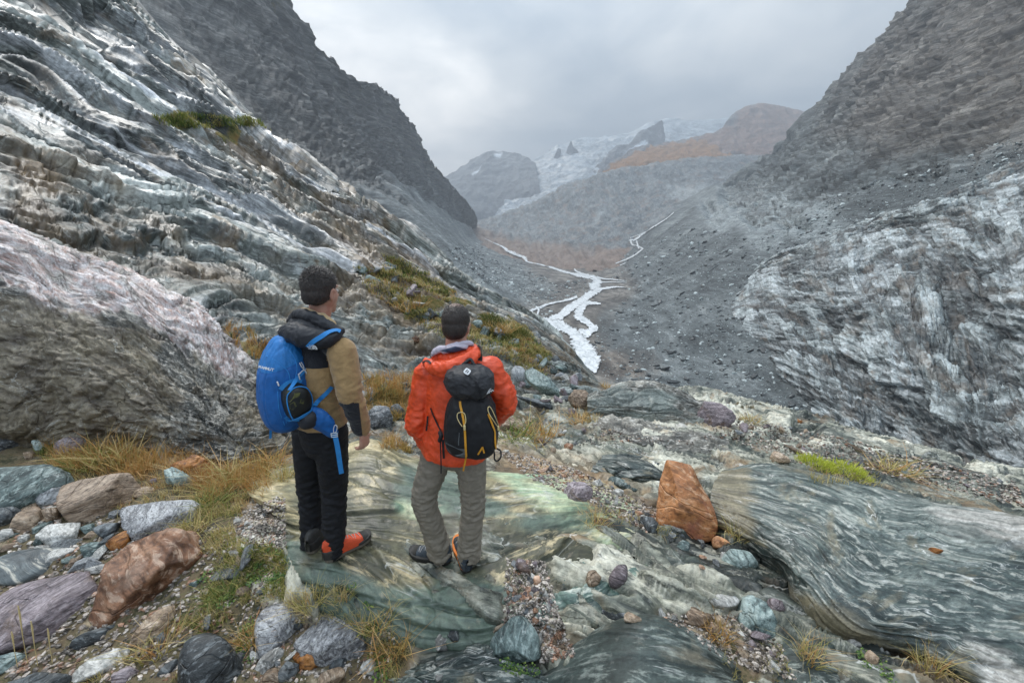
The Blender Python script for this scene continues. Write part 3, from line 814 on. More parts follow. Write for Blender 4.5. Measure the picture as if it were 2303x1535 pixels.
M_bench = rock_mat('bench_rock', [(0.034, 0.042, 0.037), (0.090, 0.103, 0.088), (0.175, 0.178, 0.148), (0.37, 0.36, 0.31)], sc=2.0, streak=(0.28, 1.5, 1.5),
                   light=[(0.26, 0.26, 0.225), (0.46, 0.45, 0.41)], brown=[(0.12, 0.082, 0.052), (0.27, 0.20, 0.13)], grass=[(0.060, 0.055, 0.026), (0.135, 0.105, 0.058), (0.085, 0.060, 0.036)],
                   vein=0.6, bump=0.022, fine=11, rough=(0.35, 0.7), tintamt=0.8, spot=0.3, crack=0.3)
be = BE.build('bench_ground', M_bench)
meta(be, 'glacier-worn rock bench with gravel and grass in its hollows', kind='structure')
HIT = [BE, LS]                       # surfaces stones may rest on


def hit(px, py, surfaces=None):
    """the point of the ground seen at a photograph pixel"""
    u, dy, dz = ray(px, py)
    dr_ = Vector((float(u), float(dy), float(dz))).normalized()
    best = None
    for sf in (surfaces or HIT):
        loc, nor, idx, ds = sf.tree().ray_cast(Vector((0, 0, CAM_H)), dr_)
        if loc is not None and (best is None or ds < best[2]): best = (loc, nor if nor.z > 0 else -nor, ds)
    return best
# ---------------- the braided meltwater river on the flood plain
def cE(x, y): return (1080 + x / 4.04, 480 + y / 4.04)
RIV = [
 [(40,228,4),(110,262,9),(200,300,22),(260,340,36),(330,370,42),(400,400,32),(430,440,14),(520,460,11),(640,490,18),(740,525,18),(830,548,18),(880,560,32),(960,572,38),(1040,592,44),(1055,625,64),(1040,660,74),(1055,695,66),(1000,735,56),(950,775,56),(935,815,60)],
 [(950,800,60),(925,850,54),(900,900,52),(900,945,60),(960,985,44),(1015,1032,46),(1045,1050,44),(985,1085,60),(925,1115,104),(905,1165,116),(925,1225,126),(965,1285,136),(1005,1340,118),(1025,1390,84),(1038,1430,40),(1045,1460,14)],
 [(930,790,50),(820,862,54),(740,932,56),(655,975,74),(610,1000,64),(700,1015,76),(780,1055,66),(860,1115,90),(900,1160,90)],
 [(880,760,24),(830,780,18),(740,803,13),(620,828,15),(545,860,20),(460,892,18),(480,932,32),(520,970,28)],
 [(1060,580,14),(1120,596,12),(1200,603,9),(1320,618,6)], [(1100,630,9),(1200,628,7),(1330,632,5)],
 [(1040,700,22),(1150,682,20),(1220,672,14),(1310,676,6)], [(960,815,34),(1030,822,26),(1095,826,10)],
 [(855,505,8),(870,525,12),(920,548,14),(980,565,14)],
 [(1760,-6,7),(1700,45,10),(1640,85,14),(1560,135,22),(1500,172,20),(1450,205,20),(1400,245,18),(1370,240,12),(1350,250,8)],
 [(1480,180,7),(1420,205,7),(1360,225,8)],
 [(1365,240,10),(1378,285,12),(1420,295,12),(1450,310,15),(1472,325,14),(1445,350,13),(1420,372,12),(1370,400,14),(1310,428,12),(1230,458,9)],
 [(1420,250,9),(1430,290,9),(1440,325,10)], [(1320,455,8),(1270,478,6)],
 [(560,985,60),(620,1010,60),(700,1045,30)], [(505,855,10),(530,885,12),(520,930,14)],
]
def river_mesh():
    Vv, Ff, Ed = [], [], []; off = 0
    for bi, path in enumerate(RIV):
        q = cat_rom(np.array(path, float), (len(path) - 1) * 9 + 1)
        d = np.gradient(q[:, :2], axis=0); d /= np.linalg.norm(d, axis=1)[:, None] + 1e-9
        perp = np.stack([-d[:, 1], d[:, 0]], 1)
        # banks are ragged
        jl = 1 + 0.75 * fbm2(np.arange(len(q)) * .62, np.full(len(q), bi * 7.3), 4, 3); jr = 1 + 0.75 * fbm2(np.arange(len(q)) * .62, np.full(len(q), bi * 7.3 + 50), 4, 5)
        # a ribbon seen flat on: widen less where it runs across the view
        R_ = []
        for i in range(len(q)):
            w_ = q[i, 2] * 0.5
            a = abs(perp[i, 1]); w_ *= (1.6 - 0.5 * a)
            row = []
            for s_ in (-1, -.6, 0, .6, 1):
                ww = w_ * s_ * (jl[i] if s_ < 0 else jr[i])
                x, y = cE(q[i, 0] + perp[i, 0] * ww, q[i, 1] + perp[i, 1] * ww)
                h_ = hit(x, y, [V, MO])
                row.append(None if h_ is None else h_[0])
            if any(r is None for r in row): R_.append(None); continue
            zc = sum(r.z for r in row) / 5
            R_.append([(r.x, r.y, r.z * .6 + zc * .4 + 1.4 + 0.06 * bi) for r in row])
        for i in range(len(R_) - 1):
            if R_[i] is None or R_[i + 1] is None: continue
            if abs(R_[i][2][1] - R_[i + 1][2][1]) > 260: continue
            Vv += R_[i] + R_[i + 1]; Ed += [1, .6, 0, .6, 1] * 2
            Ff += [(off + k, off + k + 1, off + 5 + k + 1, off + 5 + k) for k in range(4)]
            off += 10
    me = mesh_np('river', np.array(Vv), np.array(Ff), True)
    m, t, bs = base_mat('meltwater')
    tcn = t.n('ShaderNodeTexCoord').outputs['Object']
    a = t.noise(t.v('MULTIPLY', tcn, (1.0, 0.45, 1.0)), 0.16, 8, 0.78, 0.8)
    c = t.ramp(a, [(0.36, (0.32, 0.35, 0.355)), (0.44, (0.56, 0.585, 0.59)), (0.51, (0.74, 0.755, 0.76)), (0.60, (0.85, 0.86, 0.865))])
    attr(me, 'edge', np.array(Ed), 'FLOAT')
    ed = t.n('ShaderNodeAttribute', attribute_name='edge').outputs['Fac']
    bars = t.mr(t.m('ADD', ed, t.m('MULTIPLY', t.m('SUBTRACT', t.noise(tcn, 0.13, 8, 0.75), 0.5), 2.6)), 0.93, 1.02)
    c = t.mix(bars, c, t.ramp(t.noise(tcn, 0.9, 5, 0.7), [(0.4, (0.07, 0.065, 0.06)), (0.6, (0.16, 0.15, 0.14))]))
    t.put(bs.inputs['Base Color'], c); t.put(bs.inputs['Roughness'], 0.35)
    b = t.n('ShaderNodeBump', {'Strength': 0.5, 'Distance': 0.5, 'Height': a}); t.put(bs.inputs['Normal'], b.outputs[0])
    o = link('river', me, m)
    meta(o, 'milky braided meltwater river winding over the flood plain', kind='structure')
river_mesh()

# ---------------- the ice-polished cliff low on the right: a face of its own in front of the valley side
def on_valley(px, py, k):
    h_ = hit(px, py, [V])
    y = h_[0].y if h_ is not None else 130.0
    return (px, py, y * k)
CR = [[(1745,905),(1835,985),(1935,1050),(2065,1130),(2205,1215),(2400,1300),(2620,1380)],
      [(1700,825),(1800,875),(1920,935),(2050,985),(2190,1040),(2370,1090),(2600,1130)],
      [(1668,752),(1780,765),(1900,792),(2030,820),(2170,850),(2340,870),(2570,870)],
      [(1645,692),(1750,674),(1870,670),(2000,668),(2140,664),(2300,655),(2540,630)],
      [(1655,645),(1745,604),(1850,570),(1975,542),(2110,512),(2270,478),(2500,410)],
      [(1688,602),(1762,572),(1862,535),(1975,498),(2105,452),(2260,398),(2480,300)],
      [(1700,598),(1775,566),(1872,528),(1985,490),(2115,443),(2272,388),(2490,285)]]
CK = [1.05, .97, .93, .915, .925, .955, 1.06]
CL = Patch([[on_valley(x, y, CK[j] + (0.10 if i == 0 else (.035 if i == 1 else 0)) + .025 * math.sin(i * 2.3 + j * 1.7)) for i, (x, y) in enumerate(r)] for j, r in enumerate(CR)], 460, 310)
s_ = CL.U * 26; t_ = CL.V * 15
wx = fbm2(s_ / 50, t_ / 30, 2, 302) * 5 + fbm2(s_ / 6, t_ / 3, 3, 303) * .5
sk = t_ + wx
i1 = fbm2(s_ / 42, sk / 8, 3, 306, gain=.45) * 9 + sk * .4
i2 = fbm2(s_ / 22, sk / 3, 3, 308, gain=.45) * 3.4 + sk * .4
t1, k1 = terr(i1, 4.0, .16); t2, k2 = terr(i2, 1.3, .2)
a1, a2, aid = wor2((s_ + wx) / 17, sk / 4.6, 311)
b1, b2, bid = wor2((s_ - wx) / 6.0, sk / 2.1, 312)
c1, c2, cid = wor2((s_ + t_ * .12 + wx) / 3.6, t_ / 9.0, 313)
D = (t1 - i1) * .55 + (t2 - i2) * .8 + (aid - .5) * 3.2 - sst(.06, 0, a2 - a1) * 1.6 + (bid - .5) * 1.5 - sst(.08, 0, b2 - b1) * .8 + (cid - .5) * 1.7 - sst(.07, 0, c2 - c1) * 1.3
D = D + fbm2(s_ / 34, t_ / 26, 4, 315) * 6 + fbm2(s_ / 9, t_ / 7, 4, 316) * 2.2
em = sst(0, .6, CL.V) * sst(0, .5, 6 - CL.V) * sst(0, .7, CL.U)
CL.disp(D * em)
CL.RC = np.stack([s_, t_, D], -1)
CL.tint = np.clip(.5 + (aid - .5) * .5 + (bid - .5) * .45 + (cid - .5) * .45, 0, 1)
CL.zone[..., 1] = np.clip(sst(-.3, .2, fbm2(s_ / 40, sk / 22, 3, 321) + .05) * sst(-.12, .1, fbm2(s_ / 14, sk / 1.9, 4, 322) + .02), 0, 1) * (1 - .6 * sst(.35, .1, a2 - a1) * (aid < .3))
CL.zone[..., 2] = sst(.2, .4, fbm2(s_ / 20, sk / 8, 4, 325)) * .6
M_pol = rock_mat('polished_cliff', [(0.026, 0.032, 0.033), (0.065, 0.076, 0.077), (0.12, 0.135, 0.136), (0.26, 0.28, 0.28)], sc=.20, streak=(0.22, 2.2, 1.0),
                 light=[(0.14, 0.16, 0.163), (0.50, 0.525, 0.53)], brown=[(0.075, 0.060, 0.048), (0.18, 0.155, 0.13)], bump=.45, fine=5, rough=(.4, .7), tintamt=1.0, crack=.8, wobble=.7, finec=.5)
cl = CL.build('polished_cliff', M_pol)
meta(cl, 'pale ice-polished cliff cut by dark joints low on the right side of the valley', kind='structure')
# ================================================================== outcrops that stand on the bench
def outcrop(name, rows, nu, nv, mat, label, cat='rock outcrop', su=1.0, sv=None, amp=1.0, blocky=0.0, lightm=None, brownm=None, grassm=None, seed=1,
            step=(0.10, 0.035), waves=0.05, blockmask=None, nearY=1.0, plate=0.6):
    Q = Patch(rows, nu, nv)
    s_ = Q.U * su
    sv = sv or [0.35 * i for i in range(len(rows))]
    t_ = np.interp(Q.V.ravel(), range(len(rows)), sv).reshape(Q.V.shape)
    qx, qy = proj(Q.base)
    wx = fbm2(s_ / 1.4, t_ / 0.8, 2, seed) * 0.25
    sk = t_ + wx
    i1 = fbm2(s_ / 2.4, sk / 0.4, 3, seed + 1, gain=.4) * step[0] * 2.6 + sk * 0.12
    i2 = fbm2(s_ / 1.4, sk / 0.16, 3, seed + 2, gain=.4) * step[1] * 2.4 + sk * 0.10
    t1, k1 = terr(i1, step[0], 0.16); t2, k2 = terr(i2, step[1], 0.2)
    D = fbm2(s_ / 1.5, t_ / 0.9, 3, seed + 3) * waves + ((t1 - i1) + (t2 - i2)) * amp
    cid = 0.5
    h1_, h2_, hid = wor2((s_ + wx) / 1.3, sk / 0.36, seed + 20); j1_, j2_, jid = wor2((s_ - wx) / .5, sk / 0.15, seed + 21)
    D = D + plate * ((hid - .5) * .07 - sst(.05, 0, h2_ - h1_) * .035 + (jid - .5) * .025 - sst(.06, 0, j2_ - j1_) * .014)
    if blocky:
        if blockmask is not None:
            bm0 = polym(qx, qy, blockmask, 25, fbm2(s_, t_, 3, 5) * 60); D = D * (1 - .72 * bm0) + bm0 * fbm2(s_ / 1.1, t_ / .9, 5, seed + 31, gain=.62) * .16
        rb = fbm2(s_ / 0.5, t_ / 0.4, 5, seed + 5, gain=0.6)
        g1_, g2_, cid = wor2((s_ + rb * .3) / 0.42, (t_ + rb * .2) / 0.22, seed)
        bm = 1.0 if blockmask is None else polym(qx, qy, blockmask, 25, rb * 70)
        D = D + bm * blocky * ((cid - 0.5) * 0.10 - sst(0.12, 0, g2_ - g1_) * 0.05 + rb * 0.09)
    em = sst(0, .4, Q.V + .05) * sst(0, .5, len(rows) - 1 - Q.V + 0.05)
    Q.disp(D * em)
    Q.tint = np.clip(0.5 + (hid - .5) * .5 * plate + (jid - .5) * .35 * plate + (rnd(k1, 2) - 0.5) * 0.3 + (rnd(k2, 2) - 0.5) * 0.2 + (cid - .5) * .3, 0, 1)
    w1 = fbm2(s_ / .7, sk / 0.25, 4, seed + 9)
    if lightm is not None: Q.zone[..., 1] = polym(qx, qy, lightm, 18, w1 * 45) * sst(-.6, -.1, fbm2(s_ / 1.4, sk / .07, 4, seed + 11))
    if brownm is not None: Q.zone[..., 2] = polym(qx, qy, brownm, 18, w1 * 60)
    if grassm is not None: Q.zone[..., 0] = polym(qx, qy, grassm, 14, w1 * 40) * 0.8
    Q.RC = np.stack([s_, t_, D * 2], -1)
    o = Q.build(name, mat)
    meta(o, label, cat)
    HIT.append(Q)
    return Q


M_pink = rock_mat('pink_schist', [(0.040, 0.042, 0.038), (0.105, 0.102, 0.090), (0.20, 0.19, 0.168), (0.42, 0.40, 0.365)], sc=2.2, streak=(0.65, 1.5, 1.5),
                  light=[(0.36, 0.245, 0.21), (0.72, 0.70, 0.70)], brown=[(0.080, 0.064, 0.048), (0.25, 0.220, 0.170)], grass=GRASSC,
                  vein=0.5, bump=0.035, fine=10, rough=(0.3, 0.65), crack=0.25, spot=0.25)
outcrop('whaleback_outcrop', [
 [(-320,1040,3.4),(0,1022,3.5),(150,1020,3.5),(300,1030,3.45),(420,1045,3.3),(520,1050,3.25),(610,1028,3.4),(668,990,3.7)],
 [(-320,860,3.45),(0,890,3.52),(150,900,3.55),(300,925,3.5),(420,965,3.42),(512,985,3.4),(592,980,3.55),(658,972,3.85)],
 [(-320,690,3.8),(0,760,3.75),(150,780,3.8),(300,825,3.8),(410,885,3.7),(500,925,3.7),(580,940,3.8),(648,957,4.0)],
 [(-320,520,4.5),(0,610,4.3),(150,662,4.3),(290,722,4.25),(400,795,4.15),(487,855,4.1),(567,895,4.15),(638,937,4.25)],
 [(-320,430,5.4),(0,517,5.2),(150,564,5.2),(280,614,5.2),(400,680,5.0),(484,735,4.9),(550,822,4.65),(622,917,4.6)],
 [(-320,560,6.6),(0,640,6.4),(150,690,6.4),(290,740,6.3),(410,790,6.0),(490,850,5.7),(560,900,5.4),(622,955,5.0)],
], 310, 215, M_pink, 'large rounded pinkish striped outcrop behind the grass on the left', su=1.15, sv=[0, .7, 1.5, 2.4, 3.4, 4.6],
 amp=0.8, blocky=0.45, waves=0.12, step=(0.12, 0.04), seed=60,
 lightm=[[(-320,430),(0,500),(280,600),(490,720),(560,800),(540,850),(440,800),(300,720),(130,690),(0,640),(-320,560)]],
 brownm=[[(0,640),(150,690),(330,760),(400,900),(330,1000),(100,1020),(-200,1000),(-200,700)], [(520,880),(640,930),(640,1000),(540,960)]],
 blockmask=[[(-320,640),(0,650),(150,690),(330,760),(420,860),(400,990),(300,1040),(-320,1040)], [(440,770),(560,790),(600,900),(560,1040),(420,1040),(430,900)]])

M_stand = rock_mat('green_tan_slab', [(0.058, 0.062, 0.042), (0.150, 0.142, 0.096), (0.285, 0.250, 0.165), (0.50, 0.43, 0.30)], sc=1.6, streak=(0.32, 1.2, 1.2),
                   light=[(0.24, 0.34, 0.25), (0.60, 0.60, 0.40)], brown=[(0.075, 0.098, 0.080), (0.17, 0.205, 0.17)], vein=0.6, bump=0.020, fine=12, rough=(0.32, 0.6), spot=0.3, wobble=1.8, specks=(.5, .42, .3))
STAND = outcrop('standing_slab', [
 rowz([(585,1372,-.32),(680,1390,-.32),(800,1440,-.32),(940,1475,-.32),(1080,1485,-.32),(1190,1470,-.32),(1270,1420,-.35),(1400,1370,-.45)]),
 rowz([(632,1305,-.14),(700,1350,-.10),(800,1400,-.14),(940,1430,-.20),(1080,1440,-.20),(1180,1410,-.15),(1270,1360,-.2),(1410,1320,-.32)]),
 rowz([(592,1228,-.12),(705,1275,.0),(810,1312,-.02),(940,1335,-.11),(1080,1340,-.12),(1190,1310,-.12),(1290,1280,-.13),(1430,1265,-.26)]),
 rowz([(638,1168,-.06),(700,1200,.02),(820,1225,.01),(950,1240,-.08),(1090,1240,-.09),(1210,1220,-.12),(1320,1200,-.15),(1460,1210,-.32)]),
 rowz([(560,1118,-.13),(700,1140,.0),(830,1150,.02),(960,1150,-.06),(1100,1150,-.10),(1230,1145,-.15),(1360,1150,-.26),(1490,1180,-.42)]),
 rowz([(585,1088,-.2),(710,1080,-.06),(830,1065,.03),(960,1085,-.06),(1110,1090,-.14),(1250,1100,-.25),(1390,1120,-.36),(1510,1165,-.5)]),
 rowz([(620,1062,-.25),(730,1040,-.12),(830,1000,.03),(930,1040,-.14),(1120,1060,-.28),(1270,1075,-.36),(1400,1100,-.45),(1515,1155,-.56)]),
 rowz([(640,1070,-.6),(740,1045,-.6),(840,1010,-.6),(930,1045,-.6),(1130,1065,-.7),(1280,1080,-.7),(1400,1105,-.75),(1515,1160,-.8)]),
], 310, 220, M_stand, 'broad green and tan slab both hikers stand on', su=0.42, sv=[0, .25, .5, .75, 1.0, 1.25, 1.5, 2.0], amp=0.72, waves=0.06, step=(0.05, 0.02), plate=0.5, seed=80,
 lightm=[[(1090,1040),(1200,1060),(1420,1130),(1560,1240),(1500,1290),(1330,1200),(1150,1130)], [(900,1140),(1000,1150),(950,1180)]],
 brownm=[[(640,1300),(740,1270),(900,1330),(1000,1290),(1150,1330),(1180,1500),(600,1500),(600,1320)], [(900,1060),(1000,1060),(1100,1120),(1330,1190),(1100,1170),(930,1150)], [(600,1200),(680,1230),(690,1400),(600,1380)]])

M_swirl = rock_mat('swirled_schist', [(0.026, 0.036, 0.034), (0.080, 0.100, 0.094), (0.175, 0.195, 0.18), (0.40, 0.40, 0.365)], sc=3.2, streak=(0.12, 2.0, 2.0),
                   light=[(0.22, 0.21, 0.19), (0.52, 0.50, 0.46)], brown=[(0.10, 0.092, 0.070), (0.26, 0.235, 0.175)], vein=0.9, bump=0.012, fine=9, rough=(0.26, 0.55), wobble=1.7)
outcrop('swirled_slab', [
 rowz([(1590,1205,-.55),(1665,1250,-.5),(1745,1310,-.42),(1785,1395,-.38),(1870,1465,-.35),(2010,1500,-.35),(2150,1590,-.35),(2400,1760,-.4),(2950,2050,-.8)]),
 rowz([(1594,1160,-.2),(1675,1205,-.14),(1765,1265,-.06),(1815,1340,-.03),(1905,1405,-.02),(2050,1445,-.03),(2195,1510,-.04),(2450,1650,-.12),(3000,1900,-.6)]),
 rowz([(1598,1125,-.16),(1695,1160,-.06),(1800,1205,.04),(1885,1270,.08),(1990,1325,.06),(2130,1365,.02),(2280,1410,-.04),(2540,1500,-.2),(3080,1700,-.75)]),
 rowz([(1604,1090,-.2),(1700,1105,-.1),(1820,1135,0),(1940,1182,.03),(2065,1225,-.02),(2205,1262,-.1),(2355,1295,-.2),(2620,1350,-.42),(3120,1500,-1.0)]),
 rowz([(1622,1062,-.3),(1712,1050,-.22),(1812,1066,-.16),(1958,1104,-.12),(2098,1138,-.22),(2240,1162,-.36),(2395,1190,-.52),(2690,1240,-.85),(3150,1380,-1.5)]),
 rowz([(1640,1062,-.9),(1722,1048,-.9),(1815,1064,-.9),(1960,1100,-1.0),(2100,1134,-1.2),(2240,1158,-1.4),(2400,1186,-1.5),(2690,1236,-2),(3150,1376,-2.6)]),
], 400, 215, M_swirl, 'long green slab with swirling white bands filling the lower right', su=0.50, sv=[0, .3, .75, 1.2, 1.65, 2.3], amp=0.45, waves=0.03, step=(0.045, 0.016), plate=0.12, seed=100,
 lightm=[[(2100,1130),(2303,1165),(2500,1200),(2500,1300),(2250,1230),(2080,1160)], [(2170,1440),(2303,1490),(2400,1700),(2230,1530)]],
 brownm=[[(1590,1060),(1650,1050),(1700,1110),(1690,1210),(1600,1190)], [(1780,1330),(1900,1380),(2100,1480),(2250,1700),(1900,1480)]])

M_dome = rock_mat('dark_green_boulder', [(0.045, 0.055, 0.050), (0.085, 0.105, 0.097), (0.14, 0.165, 0.15), (0.27, 0.29, 0.265)], sc=2.2, streak=(0.4, 1.3, 1.3),
                  brown=[(0.17, 0.155, 0.12), (0.34, 0.31, 0.25)], vein=0.6, bump=0.014, fine=14, rough=(0.4, 0.7), spot=0.12)
outcrop('rounded_boulder', [
 rowz([(1150,1900,-.3),(1300,1900,0),(1450,1900,.12),(1600,1900,0),(1780,1900,-.3)]),
 rowz([(1165,1620,-.27),(1295,1590,.02),(1450,1570,.16),(1605,1590,.03),(1760,1620,-.27)]),
 rowz([(1222,1510,-.27),(1325,1475,.03),(1452,1455,.17),(1580,1480,.04),(1705,1540,-.27)]),
 rowz([(1275,1462,-.25),(1365,1408,.0),(1456,1386,.09),(1545,1412,.0),(1650,1482,-.25)]),
 rowz([(1320,1460,-.4),(1390,1430,-.4),(1456,1410,-.4),(1530,1430,-.4),(1615,1475,-.4)]),
], 200, 160, M_dome, 'smooth dark green boulder with a pale brown patch at the bottom edge', cat='boulder', su=0.35, sv=[0, .3, .55, .8, 1.1], amp=0.12, waves=0.03, plate=0.05, seed=120,
 lightm=None)
outcrop('low_boulder', [
 rowz([(1640,1900,-.35),(1760,1900,-.05),(1850,1900,.0),(1950,1900,-.1),(2060,1900,-.35)]),
 rowz([(1660,1600,-.32),(1765,1580,-.06),(1850,1570,.0),(1940,1590,-.1),(2040,1620,-.35)]),
 rowz([(1672,1520,-.32),(1770,1496,-.06),(1848,1492,-.03),(1920,1506,-.12),(1990,1545,-.36)]),
 rowz([(1700,1478,-.34),(1770,1450,-.16),(1842,1443,-.12),(1900,1458,-.2),(1960,1500,-.38)]),
 rowz([(1720,1480,-.5),(1780,1458,-.5),(1842,1450,-.5),(1890,1466,-.5),(1940,1500,-.5)]),
], 140, 110, M_dome, 'low dark boulder with faint white streaks right of the big round one', cat='boulder', su=0.35, sv=[0, .3, .55, .8, 1.1], amp=0.2, waves=0.03, plate=0.2, seed=130)
outcrop('banded_slab', [
 rowz([(820,1720,-.3),(950,1720,-.1),(1080,1720,-.08),(1200,1720,-.12),(1300,1720,-.3)]),
 rowz([(850,1600,-.3),(960,1580,-.1),(1075,1560,-.08),(1180,1570,-.12),(1280,1590,-.3)]),
 rowz([(872,1530,-.3),(965,1510,-.12),(1070,1500,-.1),(1160,1515,-.14),(1240,1540,-.3)]),
 rowz([(890,1480,-.3),(975,1462,-.2),(1065,1460,-.18),(1140,1475,-.2),(1200,1500,-.32)]),
 rowz([(905,1470,-.45),(980,1462,-.45),(1062,1462,-.45),(1130,1478,-.45),(1180,1500,-.45)]),
], 200, 130, M_swirl, 'low curved slab with pale bands at the bottom edge of the picture', su=0.4, sv=[0, .3, .55, .8, 1.1], amp=0.5, waves=0.03, seed=140)
M_tan = rock_mat('tan_slab', [(0.12, 0.115, 0.10), (0.24, 0.23, 0.205), (0.35, 0.335, 0.30), (0.50, 0.485, 0.45)], sc=1.8, streak=(0.6, 1.3, 1.3), brown=[(0.14, 0.15, 0.14), (0.25, 0.27, 0.25)],
                 vein=0.4, bump=0.02, fine=12, crack=0.5)
outcrop('brown_mound', [
 [(1322,940,6.3),(1380,945,6.2),(1450,950,6.1),(1530,955,6.1),(1600,958,6.3)],
 [(1322,915,6.5),(1375,912,6.4),(1445,915,6.35),(1525,928,6.4),(1598,945,6.6)],
 [(1324,898,6.8),(1374,882,6.8),(1443,875,6.8),(1520,893,6.9),(1596,926,7.0)],
 [(1328,896,7.2),(1376,872,7.3),(1443,860,7.4),(1518,878,7.4),(1592,918,7.4)],
 [(1330,920,8),(1378,900,8.1),(1444,890,8.2),(1516,905,8.2),(1592,935,8)],
], 170, 120, M_tan, 'rounded brownish outcrop at the far edge above the gorge', su=0.8, sv=[0, .4, .8, 1.2, 1.8], amp=0.9, waves=0.08, step=(.1, .03), seed=150, blocky=0.4,
 lightm=[[(1400,855),(1480,858),(1600,925),(1560,925),(1450,880)]], brownm=[[(1330,880),(1500,880),(1580,940),(1330,940)]])
outcrop('pale_jointed_slab', [
 rowz([(1345,1012,-1.35),(1400,1040,-1.3),(1470,1055,-1.25),(1560,1060,-1.25),(1640,1050,-1.3)]),
 rowz([(1338,975,-1.1),(1392,1000,-1.0),(1465,1010,-1.0),(1555,1020,-1.05),(1640,1025,-1.1)]),
 rowz([(1330,950,-1.15),(1390,960,-1.05),(1460,972,-1.05),(1550,988,-1.1),(1640,1003,-1.2)]),
 rowz([(1328,936,-1.35),(1390,930,-1.3),(1460,940,-1.3),(1545,960,-1.35),(1635,985,-1.45)]),
 rowz([(1330,940,-1.8),(1390,936,-1.8),(1460,945,-1.8),(1545,964,-1.9),(1635,990,-2.0)]),
], 190, 120, M_tan, 'pale cracked slab with a sharp left edge above the gravel', su=0.7, sv=[0, .4, .9, 1.4, 2], amp=0.9, waves=0.06, step=(.08, .03), seed=160, blocky=0.5)
outcrop('dark_folded_outcrop', [
 rowz([(1330,1075,-.62),(1390,1095,-.6),(1450,1105,-.6),(1500,1100,-.62)]),
 rowz([(1335,1050,-.5),(1395,1060,-.42),(1455,1075,-.42),(1500,1085,-.52)]),
 rowz([(1350,1030,-.55),(1405,1032,-.42),(1462,1045,-.44),(1495,1065,-.58)]),
 rowz([(1362,1022,-.8),(1410,1020,-.8),(1465,1030,-.8),(1492,1050,-.8)]),
], 130, 90, M_swirl, 'dark finely folded outcrop left of the big orange boulder', su=0.35, sv=[0, .25, .5, .8], amp=1.0, waves=0.04, step=(.05, .02), seed=170)
outcrop('green_white_outcrop', [
 rowz([(1180,1440,-.34),(1260,1450,-.34),(1350,1420,-.34),(1440,1390,-.34),(1560,1370,-.42),(1660,1340,-.5)]),
 rowz([(1200,1390,-.18),(1280,1385,-.14),(1360,1360,-.14),(1450,1330,-.18),(1570,1310,-.28),(1660,1300,-.4)]),
 rowz([(1225,1330,-.16),(1300,1320,-.12),(1380,1300,-.14),(1470,1275,-.2),(1580,1265,-.32),(1650,1270,-.42)]),
 rowz([(1250,1290,-.2),(1320,1270,-.18),(1400,1255,-.2),(1490,1235,-.28),(1580,1230,-.4),(1640,1250,-.48)]),
 rowz([(1260,1280,-.5),(1330,1262,-.5),(1410,1245,-.5),(1495,1228,-.55),(1580,1225,-.6),(1640,1245,-.65)]),
], 240, 140, rock_mat('green_white_rock', [(0.07, 0.10, 0.09), (0.17, 0.23, 0.20), (0.30, 0.36, 0.31), (0.55, 0.56, 0.50)], sc=2.4, streak=(0.6, 1.0, 1.0), light=[(.4, .4, .3), (.66, .64, .54)],
                      brown=[(0.16, 0.13, 0.08), (0.34, 0.27, 0.16)], vein=0.7, bump=0.014, fine=10, rough=(.3, .6), wobble=2.2),
 'mint green outcrop marbled with white beside the gravel strip', su=0.28, sv=[0, .22, .45, .65, .9], amp=0.9, waves=0.04, step=(.05, .02), seed=180, blocky=0.25,
 lightm=[[(1380,1300),(1480,1290),(1530,1370),(1420,1400)], [(1250,1380),(1330,1370),(1340,1440),(1250,1450)]], brownm=[[(1400,1220),(1560,1220),(1600,1290),(1450,1290)]])
